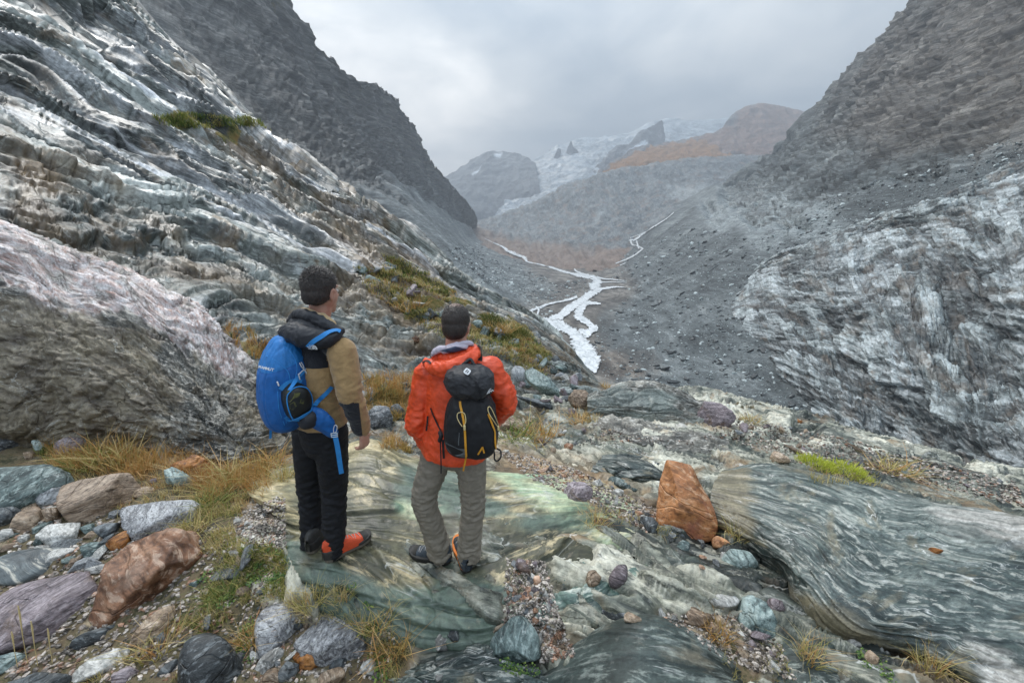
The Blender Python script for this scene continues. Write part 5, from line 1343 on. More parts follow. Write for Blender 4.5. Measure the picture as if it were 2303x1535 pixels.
def place_stone(px, py, wpx, mats, label, group, sf=None, name='stone', cat='stone', rs=RNG, squash=1.0, tilt=0.3):
    h_ = hit(px, py, sf)
    if h_ is None: return None
    loc, nor, _ = h_
    w_ = wpx / F * (loc - Vector((0, 0, CAM_H))).dot(Vector((0, CP, -SP))) * 0.5
    o = bpy.data.objects.new(name, URM[rs.integers(len(URM))]); COL.objects.link(o)
    o.material_slots[0].link = 'OBJECT'
    o.material_slots[0].material = RM[mats[rs.integers(len(mats))]] if isinstance(mats[0], str) else mats[0]
    o.scale = (w_, w_, w_ * squash)
    qn = nor.lerp(Vector((0, 0, 1)), 0.4).normalized().to_track_quat('Z', 'Y')
    o.rotation_mode = 'QUATERNION'
    from mathutils import Quaternion
    o.rotation_quaternion = qn @ Quaternion((0, 0, 1), rs.uniform(0, 6.28)) @ Quaternion((1, 0, 0), rs.normal() * tilt)
    o.location = loc + nor * w_ * 0.18 * squash
    mk = mats[0] if isinstance(mats[0], str) else 'scree'
    for k_, m_ in RM.items():
        if m_ == o.material_slots[0].material: mk = k_
    meta(o, label, cat, group)
    PENDING.append((o, px, py, wpx, COLN.get(mk, 'grey'), cat, None if sf is None else [l[0] for l in LANDM[-7:]]))
    return o


def in_poly_samples(poly, n, rs=RNG):
    poly = np.array(poly, float); lo, hi = poly.min(0), poly.max(0); out = []
    while len(out) < n:
        q = rs.uniform(lo, hi, (n * 3, 2)); m = inpoly(q[:, 0], q[:, 1], poly) > 0
        out += q[m].tolist()
    return out[:n]
BENCHS = [q for q in HIT if q is not LS]
# slope behind the walkers
for x, y in in_poly_samples([(800,600),(900,600),(1060,720),(1200,770),(1320,860),(1300,930),(1180,900),(1130,760),(960,740),(850,650)], 66):
    place_stone(x, y, RNG.uniform(9, 30), ['grey', 'green', 'dark', 'pale', 'grey', 'green', 'purple'], 'loose stone on the grassy slope behind the hikers', 'loose stones on the grassy slope')
for x, y in in_poly_samples([(1140,900),(1330,930),(1340,1010),(1250,1020),(1140,990)], 16):
    place_stone(x, y, RNG.uniform(8, 20), ['grey', 'tan', 'pale', 'purple'], 'small stone on the bench below the slope', 'small stones below the slope')
for x, y in in_poly_samples([(1130,1010),(1300,1060),(1470,1130),(1460,1190),(1300,1120),(1180,1070)], 26):
    place_stone(x, y, RNG.uniform(7, 17), ['grey', 'tan', 'pale', 'purple', 'rust', 'dark'], 'small stone in the gravel behind the second hiker', 'stones in the upper gravel')
for x, y in in_poly_samples([(1150,1265),(1215,1265),(1250,1390),(1275,1470),(1225,1480),(1190,1380),(1140,1400)], 34):
    place_stone(x, y, RNG.uniform(7, 18), ['grey', 'tan', 'pale', 'purple', 'rust', 'tan'], 'small stone in the gravel strip beside the triangular stone', 'stones in the gravel strip')
for x, y in in_poly_samples([(530,1170),(640,1140),(640,1230),(560,1240)], 14):
    place_stone(x, y, RNG.uniform(7, 14), ['grey', 'tan', 'pale', 'dark'], 'small stone in the gravel left of the hikers', 'stones in the left gravel')
for x, y in in_poly_samples([(0,1130),(260,1150),(280,1240),(200,1290),(0,1240)], 30):
    place_stone(x, y, RNG.uniform(12, 40), ['grey', 'green', 'pale', 'dark', 'tan'], 'stone packed among the bigger left foreground rocks', 'stones packed among the left rocks')
for x, y in in_poly_samples([(480,1200),(640,1240),(640,1340),(560,1350),(850,1440),(860,1530),(520,1530),(240,1500),(480,1330)], 36):
    place_stone(x, y, RNG.uniform(9, 30), ['grey', 'tan', 'pale', 'dark', 'purple'], 'small stone in the foreground grass', 'small stones in the foreground grass')
for x, y in in_poly_samples([(1480,1380),(1640,1380),(1720,1440),(1780,1530),(1660,1480),(1560,1420)], 22):
    place_stone(x, y, RNG.uniform(9, 26), ['grey', 'tan', 'pale', 'brown', 'purple'], 'small stone in the hollow behind the round boulder', 'small stones in the right hollow')
for x, y in in_poly_samples([(1650,940),(1900,985),(2250,1080),(2290,1130),(2000,1060),(1760,1030),(1640,980)], 30):
    place_stone(x, y, RNG.uniform(6, 18), ['grey', 'tan', 'green', 'purple', 'tan'], 'small stone on the far rim of the bench', 'small stones on the far rim')
for x, y in in_poly_samples([(1440,1140),(1560,1210),(1660,1260),(1600,1290),(1500,1240),(1420,1180)], 18):
    place_stone(x, y, RNG.uniform(8, 20), ['grey', 'tan', 'pale', 'dark', 'rust'], 'small stone below the orange boulder', 'small stones below the orange boulder')


# --- scree boulders in the valley: the larger ones singly, the rest as one rubble mass
def merged_rocks(name, pos, size, mat, kind='stuff', label=None, rs=RNG, squash=(1, 1, 1), base=None):
    base = base or UL
    Vs, Fs, T_, off = [], [], [], 0
    which = rs.integers(len(base), size=len(pos))
    for w_i in range(len(base)):
        idx = np.where(which == w_i)[0]
        if len(idx) == 0: continue
        v, f = base[w_i]
        a = rs.uniform(0, 2 * np.pi, len(idx)); b = rs.normal(0, .35, len(idx))
        ca, sa, cb, sb = np.cos(a), np.sin(a), np.cos(b), np.sin(b)
        x = v[None, :, 0] * ca[:, None] - v[None, :, 1] * sa[:, None]
        y = v[None, :, 0] * sa[:, None] + v[None, :, 1] * ca[:, None]
        z = v[None, :, 2] + 0 * x
        y2 = y * cb[:, None] - z * sb[:, None]; z2 = y * sb[:, None] + z * cb[:, None]
        W = np.stack([x, y2, z2], -1) * np.array(squash) * size[idx][:, None, None] + pos[idx][:, None, :]
        nv_ = v.shape[0]
        Vs.append(W.reshape(-1, 3)); Fs.append((f[None] + (np.arange(len(idx)) * nv_)[:, None, None] + off).reshape(-1, 3))
        T_.append(np.repeat(rs.uniform(0, 1, len(idx)), nv_)); off += nv_ * len(idx)
    Vs = np.concatenate(Vs); me = mesh_np(name, Vs, np.concatenate(Fs), False)
    attr(me, 'rc', Vs, 'FLOAT_VECTOR'); attr(me, 'tint', np.concatenate(T_), 'FLOAT')
    z4 = np.zeros((len(Vs), 4)); z4[:, 3] = 1; attr(me, 'zone', z4, 'FLOAT_COLOR')
    o = link(name, me, mat); meta(o, label, None, None, kind)
    return o
M_scree = rock_mat('scree_block', [(0.075, 0.083, 0.084), (0.13, 0.145, 0.146), (0.20, 0.22, 0.22), (0.36, 0.385, 0.38)], sc=0.5, bump=0.2, fine=6, tintamt=1.1, rough=(.4, .7))
tri0 = ICO[2][1]
low = []
d1, f1_ = ico(1)
for i in range(8):
    rs = np.random.default_rng(70 + i); N_ = rs.normal(size=(9, 3)); H_ = rs.uniform(.6, 1, 9)
    v, d, f = poly_rock(np.concatenate([N_, np.eye(3), -np.eye(3)]), np.concatenate([H_, np.full(6, .95)]), 1, 14) if False else (None, None, None)
    n_ = np.concatenate([N_, np.eye(3), -np.eye(3)]); n_ /= np.linalg.norm(n_, axis=1)[:, None]; q = np.maximum(d1 @ n_.T, 0) / np.concatenate([H_, np.full(6, .95)])[None]
    r = (q ** 14).sum(1) ** (-1 / 14)
    low.append((d1 * r[:, None] * np.array([1.2, .85, .7]), f1_))
scree_poly = [(1350,610),(1500,540),(1700,560),(1660,660),(1720,760),(1760,860),(1880,985),(1650,930),(1400,860),(1330,800),(1345,720),(1420,660)]
sp = in_poly_samples(scree_poly, 130)
for x, y in sp:
    o = place_stone(x, y, RNG.uniform(6, 17) * (0.55 + 0.45 * (y - 540) / 400), ['grey'], 'dark boulder in the scree on the right of the valley', 'boulders in the valley scree', sf=[V], name='boulder', cat='boulder')
    if o: o.material_slots[0].material = M_scree
def vpos(poly, n, lift=0.0):
    P_ = []
    for x, y in in_poly_samples(poly, n):
        h_ = hit(x, y, [V])
        if h_: P_.append(h_[0][:])
    return np.array(P_)
pp = vpos([(1345,600),(1520,500),(1700,540),(1900,430),(2303,300),(2303,380),(1850,560),(1670,660),(1720,760),(1760,860),(1900,985),(1650,935),(1350,870),(1330,790),(1345,720),(1420,660)], 7000)
ds = pp[:, 1]
merged_rocks('scree_rubble', pp, np.clip(RNG.pareto(2.4, len(pp)) * 0.5 + 0.35, 0, 2.8) * np.clip(ds / 400, .55, 2.2), M_scree, label='grey boulder rubble covering the valley side', base=low)
pp = vpos([(1000,560),(1100,540),(1250,640),(1330,620),(1345,650),(1250,680),(1230,720),(1140,650),(1080,640)], 2600)
merged_rocks('left_scree_rubble', pp, np.clip(RNG.pareto(2.4, len(pp)) * 0.6 + 0.5, 0, 3.0) * np.clip(pp[:, 1] / 500, .6, 2.0), M_scree, label='dark rubble on the left side of the flood plain', base=low)
# gravel: thousands of chips nobody could count
def gravel(poly, n, smin, smax, mat, name, label):
    P_, S_ = [], []
    for x, y in in_poly_samples(poly, n):
        h_ = hit(x, y, BENCHS)
        if h_ is None: continue
        k = h_[2] / F
        P_.append((h_[0] + Vector((0, 0, 0.2 * k)))[:]); S_.append(RNG.uniform(smin, smax) ** 1.0 * k)
    merged_rocks(name, np.array(P_), np.array(S_), mat, label=label, base=low)
M_grav = rock_mat('gravel_chip', [(0.12, 0.105, 0.09), (0.20, 0.175, 0.155), (0.27, 0.24, 0.215), (0.38, 0.35, 0.32)], sc=14, bump=0.003, fine=6, tintamt=0.8, rough=(.5, .8), brown=[(.2,.1,.06),(.36,.2,.13)])
gravel([(1140,1255),(1225,1262),(1262,1390),(1295,1475),(1215,1490),(1180,1400),(1130,1410)], 1500, 1.2, 4, M_grav, 'gravel', 'fine reddish gravel filling the strip between slabs')
gravel([(1110,1010),(1200,1025),(1310,1060),(1420,1120),(1490,1150),(1460,1200),(1330,1130),(1200,1080)], 2200, 1.0, 3, M_grav, 'gravel', 'fine gravel on the bench behind the second hiker')
gravel([(520,1160),(640,1110),(645,1230),(560,1250)], 1100, 1.0, 3, M_grav, 'gravel', 'fine pale gravel left of the hikers')
gravel([(1640,935),(1900,985),(2290,1085),(2303,1140),(2000,1070),(1760,1035),(1640,985),(1300,1000),(1340,960),(1560,1000)], 2000, 0.8, 2.6, M_grav, 'gravel', 'fine gravel along the far rim of the bench')
gravel([(0,1110),(260,1150),(520,1180),(640,1250),(640,1360),(900,1420),(860,1530),(0,1530)], 3000, 1.0, 4.2, M_grav, 'gravel', 'scattered gravel between the foreground grass tufts')
gravel([(1480,1380),(1660,1380),(1760,1450),(1790,1530),(1640,1490),(1540,1420)], 900, 1.0, 3.4, M_grav, 'gravel', 'gravel in the hollow behind the round boulder')
# ================================================================== the two walkers
def loft(pts, rad, side=None, n=20, cap=True):
    """closed tube through points; rad = list of r or (ra, rb) with ra along `side`"""
    pts = [np.array(p, float) for p in pts]
    V_, F_ = [], []
    rad = [(r, r) if np.isscalar(r) else r for r in rad]
    if cap:      # rounded ends
        def ext(p, q, r):
            d = (p - q) / (np.linalg.norm(p - q) + 1e-9); m = min(r)
            return [(p + d * m * 0.45, (r[0] * .86, r[1] * .86)), (p + d * m * 0.8, (r[0] * .55, r[1] * .55)), (p + d * m * 0.97, (r[0] * .12, r[1] * .12))]
        a = ext(pts[0], pts[1], rad[0])[::-1]; b = ext(pts[-1], pts[-2], rad[-1])
        pts = [x[0] for x in a] + pts + [x[0] for x in b]; rad = [x[1] for x in a] + rad + [x[1] for x in b]
    K = len(pts); prev = None
    for i in range(K):
        t = pts[min(i + 1, K - 1)] - pts[max(i - 1, 0)]; t /= np.linalg.norm(t) + 1e-9
        s = np.array(side if side is not None else (prev if prev is not None else ([1, 0, 0] if abs(t[0]) < .8 else [0, 1, 0])), float)
        s = s - t * (s @ t); s /= np.linalg.norm(s) + 1e-9; prev = s
        u = np.cross(t, s)
        for k in range(n):
            a = 2 * math.pi * k / n
            V_.append(pts[i] + s * rad[i][0] * math.cos(a) + u * rad[i][1] * math.sin(a))
    for i in range(K - 1):
        for k in range(n):
            F_.append((i * n + k, i * n + (k + 1) % n, (i + 1) * n + (k + 1) % n, (i + 1) * n + k))
    F_.append(tuple(range(n))[::-1]); F_.append(tuple(range((K - 1) * n, K * n)))
    return V_, F_


def ellip(c, r, R=None, n=2):
    d, f = ICO[3]
    v = d * np.array(r)
    if R is not None: v = v @ np.array(R)          # rows of R = local axes
    return [tuple(x) for x in v + np.array(c)], [tuple(int(q) for q in p) for p in f]


def smooth_path(pts, rad, m=5):
    """denser catmull-rom version of a path with its radii"""
    P_ = cat_rom(np.array([list(p) for p in pts], float), (len(pts) - 1) * m + 1)
    R_ = cat_rom(np.array([(r, r) if np.isscalar(r) else r for r in rad], float), (len(pts) - 1) * m + 1)
    return [p for p in P_], [tuple(np.maximum(r, 0.002)) for r in R_]


def fuse(name, pieces, voxel, smooth_it=6, disp=None, mat=None, parent=None, fac=0.5):
    """join closed pieces into one continuous skin (voxel remesh), relax it, then add folds"""
    vs_, fs_ = [], []
    for v, f in pieces:
        o_ = len(vs_); vs_ += [tuple(x) for x in v]; fs_ += [tuple(i + o_ for i in q) for q in f]
    me = bpy.data.meshes.new('tmp'); me.from_pydata(vs_, [], fs_); me.update()
    ob = bpy.data.objects.new('tmp', me); COL.objects.link(ob)
    md = ob.modifiers.new('r', 'REMESH'); md.mode = 'VOXEL'; md.voxel_size = voxel; md.use_smooth_shade = True
    if smooth_it:
        m2 = ob.modifiers.new('s', 'SMOOTH'); m2.iterations = smooth_it; m2.factor = fac
    dg = bpy.context.evaluated_depsgraph_get(); dg.update()
    out = bpy.data.meshes.new_from_object(ob.evaluated_get(dg))
    bpy.data.objects.remove(ob); bpy.data.meshes.remove(me)
    n = len(out.vertices); co = np.empty(n * 3, np.float32); out.vertices.foreach_get('co', co); co = co.reshape(-1, 3).astype(float)
    no = np.empty(n * 3, np.float32); out.vertices.foreach_get('normal', no); no = no.reshape(-1, 3)
    if disp is not None:
        co = co + no * disp(co, no)[:, None]
        out.vertices.foreach_set('co', co.astype(np.float32).ravel())
    out.name = name; out.update()
    out.polygons.foreach_set('use_smooth', np.ones(len(out.polygons), bool))
    o = link(name, out, mat, parent)
    return o, co, no


def empty(name, loc, label, cat, group=None):
    o = bpy.data.objects.new(name, None); COL.objects.link(o); o.location = loc
    o.empty_display_size = 0.1
    meta(o, label, cat, group)
    return o


def child(o, par):
    o.parent = par; o.matrix_parent_inverse = Matrix.Translation(-par.location)
    return o


def folds(co, k, amp, seed, stretch=(1, 1, 1.6), sharp=True):
    p = co * np.array(stretch) * k + fbm3(co * k * 0.5, 2, seed + 3)[:, None] * 0.7
    r = fbm3(p, 3, seed, ridged=True, gain=0.45)
    return (r - 0.35) * amp


def seg_d(co, a, b):
    a, b = np.array(a), np.array(b); ab = b - a
    t = np.clip(((co - a) @ ab) / (ab @ ab), 0, 1)
    return np.linalg.norm(co - a - t[:, None] * ab, axis=1), t


# cloth and skin
def cloth_mat(name, cols, rough=0.8, bump=0.0015, bscale=400, sheen=0.0, wet=None, spec=0.4):
    """cols[0] base; cols[1] shown where attribute 'mark' > 0; cols[2] where 'mark2' > 0"""
    m, t, bs = base_mat(name)
    oc = t.n('ShaderNodeTexCoord').outputs['Object']
    c = cols[0]
    if len(cols) > 1:
        k = t.n('ShaderNodeAttribute', attribute_name='mark').outputs['Fac']
        c = t.mix(t.mr(k, -0.0012, 0.0012), c, cols[1])
    if len(cols) > 2:
        k = t.n('ShaderNodeAttribute', attribute_name='mark2').outputs['Fac']
        c = t.mix(t.mr(k, -0.0012, 0.0012), c, cols[2])
    a = t.mr(t.noise(oc, 25, 5, 0.6), 0.3, 0.7, 0.86, 1.14)
    if wet: a = t.m('MULTIPLY', a, t.mr(t.noise(oc, 7, 6, 0.7), 0.50, 0.62, 1.0, wet))
    c = t.v('MULTIPLY', c, t.n('ShaderNodeCombineXYZ', {0: a, 1: a, 2: a}).outputs[0])
    t.put(bs.inputs['Base Color'], c); t.put(bs.inputs['Roughness'], rough); t.put(bs.inputs['Specular IOR Level'], spec)
    if sheen: t.put(bs.inputs['Sheen Weight'], sheen)
    hh = t.m('ADD', t.noise(oc, bscale, 3, 0.6), t.m('MULTIPLY', t.noise(oc, 40, 4, 0.6), 1.5))
    b = t.n('ShaderNodeBump', {'Strength': 0.7, 'Distance': bump, 'Height': hh})
    t.put(bs.inputs['Normal'], b.outputs[0])
    return m
M_skin = flat_mat('skin', (0.52, 0.29, 0.21), 0.5, 0.08, 40, col2=(0.46, 0.22, 0.16), n2scale=14)
M_skin.node_tree.nodes['Principled BSDF'].inputs['Subsurface Weight'].default_value = 0.12
M_skin.node_tree.nodes['Principled BSDF'].inputs['Subsurface Radius'].default_value = (0.01, 0.004, 0.002)
M_fleece = cloth_mat('tan_fleece', [(0.40, 0.255, 0.115), (0.016, 0.017, 0.022)], 0.95, 0.003, 160, sheen=0.25)
M_hood = cloth_mat('black_nylon', [(0.020, 0.021, 0.026)], 0.55, 0.001)
M_fleece_plain = cloth_mat('tan_fleece_lining', [(0.48, 0.34, 0.18)], 0.95, 0.003, 160, sheen=0.25)
M_blackpants = cloth_mat('black_trouser_cloth', [(0.0085, 0.009, 0.012)], 0.75, 0.0012)
M_orange = cloth_mat('orange_shell', [(0.80, 0.085, 0.022)], 0.42, 0.0012, 300, wet=0.78, spec=0.5)
M_lining = cloth_mat('grey_lilac_lining', [(0.42, 0.38, 0.44), (0.035, 0.045, 0.085)], 0.6, 0.001)
M_khaki = cloth_mat('grey_khaki_cloth', [(0.235, 0.205, 0.162)], 0.8, 0.0014, 350)
M_blue = cloth_mat('blue_ripstop', [(0.010, 0.115, 0.38), (0.022, 0.19, 0.52)], 0.5, 0.0012, 260, wet=0.8)
M_bluestrap = cloth_mat('blue_webbing', [(0.03, 0.24, 0.60)], 0.6, 0.001, 500)
M_black = cloth_mat('black_pack_cloth', [(0.014, 0.014, 0.016), (0.0, 0.0, 0.0)], 0.6, 0.0012, 300)
M_blacklid = cloth_mat('charcoal_pack_cloth', [(0.030, 0.030, 0.033)], 0.55, 0.0012, 300)
M_strapblk = flat_mat('black_webbing', (0.012, 0.012, 0.014), 0.65)
M_amber = flat_mat('amber_webbing', (0.72, 0.33, 0.025), 0.6, 0.15, 120)
M_cord = flat_mat('pale_yellow_cord', (0.78, 0.62, 0.30), 0.6, 0.2, 300)
M_white = flat_mat('white_print', (0.80, 0.80, 0.80), 0.6, 0.02)
M_whitecord = flat_mat('white_cord', (0.60, 0.62, 0.64), 0.6, 0.1)
M_greyp = flat_mat('grey_panel', (0.10, 0.11, 0.115), 0.6)
M_mesh = cloth_mat('camouflage_mesh', [(0.012, 0.013, 0.012)], 0.4, 0.001)
M_camo = flat_mat('olive_print', (0.085, 0.085, 0.02), 0.6, 0.2, 60, col2=(0.02, 0.022, 0.015), n2scale=40)
M_bootred = flat_mat('orange_red_suede', (0.62, 0.075, 0.022), 0.7, 0.15, 60, bump=0.001)
M_bootdark = flat_mat('dark_rubber', (0.035, 0.033, 0.030), 0.65, 0.2, 60)
M_sole = flat_mat('grey_brown_sole', (0.14, 0.12, 0.095), 0.7, 0.25, 60)
M_bootgrey = flat_mat('slate_boot_cloth', (0.045, 0.058, 0.072), 0.6, 0.2, 90, bump=0.001)
M_bootorange = flat_mat('orange_midsole', (0.82, 0.22, 0.02), 0.55)
M_boothteal = flat_mat('teal_heel', (0.02, 0.18, 0.20), 0.55)
M_lace = flat_mat('pale_lace', (0.38, 0.37, 0.36), 0.8)
M_buckle = flat_mat('pale_grey_plastic', (0.48, 0.54, 0.58), 0.4)


def hair_mat(name, c1, c2, bald=None):
    m, t, bs = base_mat(name)
    oc = t.n('ShaderNodeTexCoord').outputs['Object']
    st = t.noise(t.v('MULTIPLY', oc, (1.0, 1.0, 0.45)), 130, 6, 0.7, 0.6)
    c = t.mix(t.mr(st, 0.35, 0.68), c1, c2)
    if bald is not None:
        k = t.n('ShaderNodeAttribute', attribute_name='mark').outputs['Fac']
        k = t.m('MULTIPLY', t.mr(k, 0.0, 1.0), t.mr(st, 0.3, 0.6, 0.75, 0.25))
        c = t.mix(k, c, bald)
    t.put(bs.inputs['Base Color'], c); t.put(bs.inputs['Roughness'], 0.5)
    b = t.n('ShaderNodeBump', {'Strength': 1.0, 'Distance': 0.003, 'Height': st}); t.put(bs.inputs['Normal'], b.outputs[0])
    return m
def strand_mat():
    m, t, bs = base_mat('hair_strand')
    t.put(bs.inputs['Base Color'], t.ramp(t.n('ShaderNodeAttribute', attribute_name='tint').outputs['Fac'], [(0, (.008, .006, .005)), (.6, (.03, .021, .016)), (1, (.085, .06, .048))]))
    t.put(bs.inputs['Roughness'], .42)
    return m
M_strand = strand_mat()
M_hair1 = hair_mat('dark_brown_hair', (0.010, 0.007, 0.006), (0.055, 0.038, 0.030))
M_hair2 = hair_mat('short_brown_hair', (0.012, 0.008, 0.006), (0.045, 0.030, 0.022), bald=(0.36, 0.21, 0.15))


def frame(phi, tilt=0.0):
    f = np.array([math.sin(phi), math.cos(phi), 0.0]); r = np.array([math.cos(phi), -math.sin(phi), 0.0])
    f2 = f * math.cos(tilt) - np.array([0, 0, 1.0]) * math.sin(tilt)
    u = np.cross(r, f2)
    return r, f2, u


def head_pieces(c, r, f, u, s=1.0):
    A = np.stack([r, f, u])
    def at(x, y, z): return c + s * (r * x + f * y + u * z)
    L_ = [ellip(at(0, -.012, .028), (.074 * s, .092 * s, .086 * s), A), ellip(at(0, .022, -.018), (.066 * s, .072 * s, .088 * s), A),
          ellip(at(0, .045, -.070), (.046 * s, .044 * s, .038 * s), A), ellip(at(0, .078, -.100), (.022 * s, .018 * s, .018 * s), A),
          loft([at(0, .088, .018), at(0, .104, -.018), at(0, .118, -.036)], [.008 * s, .011 * s, .012 * s], n=10),
          ellip(at(0, .088, -.066), (.026 * s, .012 * s, .010 * s), A), ellip(at(0, .085, .030), (.05 * s, .014 * s, .012 * s), A)]
    for sg in (-1, 1):
        L_.append(ellip(at(.030 * sg, .078, -.018), (.020 * s, .014 * s, .014 * s), A))
        e = [at(sg * (.074 + .006 * math.sin(a * .5)), -.004 - .016 * math.cos(a) * 1, -.012 + .029 * math.sin(a)) for a in np.linspace(-2.2, 2.6, 9)]
        L_.append(loft(e, [.0065 * s] * 9, n=8)); L_.append(ellip(at(sg * .071, .0, -.014), (.006 * s, .014 * s, .024 * s), A))
    return L_, A, at


def hand_pieces(w, d, nrm, thumb, s=1.0, curl=0.5):
    """w wrist point, d direction of the fingers, nrm back of the hand, thumb = side the thumb is on"""
    d = np.array(d, float); d /= np.linalg.norm(d); nrm = np.array(nrm, float); nrm -= d * (nrm @ d); nrm /= np.linalg.norm(nrm)
    sd = np.cross(nrm, d); sd = sd if sd @ np.array(thumb) > 0 else -sd
    L_ = [loft([w - d * .02, w + d * .02 * s, w + d * .06 * s, w + d * .088 * s], [(.024, .018), (.033, .016), (.040, .014), (.038, .012)], side=sd, n=14)]
    for i, (x, ln) in enumerate(zip((.030, .010, -.011, -.030), (.072, .080, .074, .058))):
        p = w + d * (.085 - .004 * abs(i - 1)) * s + sd * x * s; a = 0.25 + curl * 0.5; q = [p - d * .02, p]; dd = d.copy()
        for k, fr in enumerate((.45, .32, .23)):
            dd = d * math.cos(a) - nrm * math.sin(a); q.append(q[-1] + dd * ln * fr * s); a += curl * 1.0
        L_.append(loft(q, [.0088 * s, .0088 * s, .0082 * s, .0076 * s, .0066 * s], n=8))
    p = w + d * .028 * s + sd * .026 * s
    L_.append(loft([w + d * .01 + sd * .012, p, p + (sd * .75 + d * .55 - nrm * .35) * .036 * s, p + (sd * .75 + d * .95 - nrm * .75) * .052 * s], [.014 * s, .0125 * s, .0105 * s, .008 * s], n=8))
    return L_


def boot(par, heel, yaw, kind, roll=0.0, s=1.0):
    """heel: ground point under the heel.  x right, y toe, z up"""
    R_ = Matrix.Rotation(-yaw, 4, 'Z')
    def W(v): return [tuple((R_ @ Vector(p)) * s + heel) for p in v]
    ys = [-.030, -.022, .0, .04, .09, .14, .185, .225, .250, .262]
    hw = [.012, .028, .037, .038, .038, .046, .050, .046, .034, .014]
    cxx = [0, 0, 0, -.002, -.004, -.004, 0, .004, .006, .006]
    def loop(z, g, k=0):
        return [(c + h * g * sgn, y, z) for sgn, seq in ((1, range(len(ys))), (-1, range(len(ys) - 1, -1, -1))) for y, h, c in [(ys[i], hw[i], cxx[i]) for i in seq]]
    def stack(levels, name, mat, lugs=False):
        V_ = []; n = 2 * len(ys)
        for z, g in levels:
            q = loop(z, g)
            q = [(x, y, zz + (0.016 * max(0, (y - .17) / .09) ** 2) + (0.006 * max(0, -y) / .03)) for x, y, zz in q]
            V_ += q
        F_ = [(i * n + k, i * n + (k + 1) % n, (i + 1) * n + (k + 1) % n, (i + 1) * n + k) for i in range(len(levels) - 1) for k in range(n)]
        F_ += [tuple(range(n))[::-1], tuple(range((len(levels) - 1) * n, len(levels) * n))]
        me = bpy.data.meshes.new(name); me.from_pydata(W(V_), [], F_); me.update()
        o = link(name, me, mat); child(o, par)
        return o
    b = empty('boot', heel, None, None); child(b, par)
    par = b
    kd = dict(red=(M_bootred, M_bootdark, M_sole, M_bootdark), dark=(M_bootdark, M_bootdark, M_sole, M_bootdark), grey=(M_bootgrey, M_bootdark, M_bootdark, M_bootgrey))[kind]
    stack([(0, .97), (.010, 1.02), (.020, 1.0), (.022, .95)], 'sole', M_sole if kind != 'grey' else M_bootdark)
    stack([(.0215, 1.03), (.034, 1.035), (.040, .99)], 'midsole', M_bootorange if kind == 'grey_orange' else kd[1])
    # upper: lofted sections from toe to heel, high at the ankle
    secs = [(.256, .018, .030), (.235, .036, .048), (.20, .044, .062), (.16, .044, .078), (.12, .040, .098), (.08, .038, .122), (.04, .038, .145), (.0, .036, .148), (-.022, .028, .140), (-.034, .012, .110)]
    V_, F_, n = [], [], 14
    for y, w_, h in secs:
        for k in range(n):
            a = math.pi * k / (n - 1)
            cx = abs(math.cos(a)) ** 0.7 * math.copysign(1, math.cos(a)); cz = max(0.0, math.sin(a)) ** 0.75
            V_.append((cx * w_ + (.004 if y > .1 else 0), y, .026 + cz * (h - .026) + 0.014 * max(0, (y - .17) / .09) ** 2))
    for i in range(len(secs) - 1):
        for k in range(n - 1): F_.append((i * n + k, (i + 1) * n + k, (i + 1) * n + k + 1, i * n + k + 1))
    F_.append(tuple(range(n))[::-1]); F_.append(tuple(range((len(secs) - 1) * n, len(secs) * n)))
    me = bpy.data.meshes.new('upper'); me.from_pydata(W(V_), [], F_); me.update()
    me.polygons.foreach_set('use_smooth', np.ones(len(me.polygons), bool))
    o = link('upper', me, kd[0]); child(o, par)
    # toe cap and heel cup: the same sections, slightly proud
    def cup(idx, name, mat, zc):
        V2, F2 = [], []
        for i in idx:
            y, w_, h = secs[i]
            for k in range(n):
                a = math.pi * k / (n - 1)
                cx = abs(math.cos(a)) ** 0.7 * math.copysign(1, math.cos(a)); cz = max(0.0, math.sin(a)) ** 0.75
                zt = min((h - .026) * 1.0, zc)
                V2.append((cx * (w_ + .0028) + (.004 if y > .1 else 0), y + (.003 if i == 0 else (-.003 if i == 9 else 0)), .026 + min(cz * (h - .026) + .0025, zc) + 0.014 * max(0, (y - .17) / .09) ** 2))
        for i in range(len(idx) - 1):
            for k in range(n - 1): F2.append((i * n + k, (i + 1) * n + k, (i + 1) * n + k + 1, i * n + k + 1))
        F2.append(tuple(range(n))[::-1]); F2.append(tuple(range((len(idx) - 1) * n, len(idx) * n)))
        me = bpy.data.meshes.new(name); me.from_pydata(W(V2), [], F2); me.update()
        me.polygons.foreach_set('use_smooth', np.ones(len(me.polygons), bool))
        q = link(name, me, mat); child(q, par)
    cup([0, 1, 2], 'toe_cap', kd[1], .055); cup([6, 7, 8, 9], 'heel_cup', kd[3], .058)
    for k in range(6):      # laces
        y = .185 - k * .022; h = .068 + k * .0125
        q = []
        for j in range(9):
            a = math.pi * (0.30 + 0.40 * j / 8) + (0.12 if k % 2 else -0.12) * (j / 8 - .5)
            yy = y + (j / 8 - .5) * (.012 if k % 2 else -.012)
            ww, hh = np.interp(yy, [s_[0] for s_ in secs[::-1]], [s_[1] for s_ in secs[::-1]]), np.interp(yy, [s_[0] for s_ in secs[::-1]], [s_[2] for s_ in secs[::-1]])
            q.append((math.cos(a) * ww * 1.02, yy, .026 + math.sin(a) ** .75 * (hh - .026) + .003))
        v, f = loft(q, [.0022] * 9, n=6)
        me = bpy.data.meshes.new('lace'); me.from_pydata(W(v), [], f); me.update(); o = link('lace', me, M_lace); child(o, par)
    return b


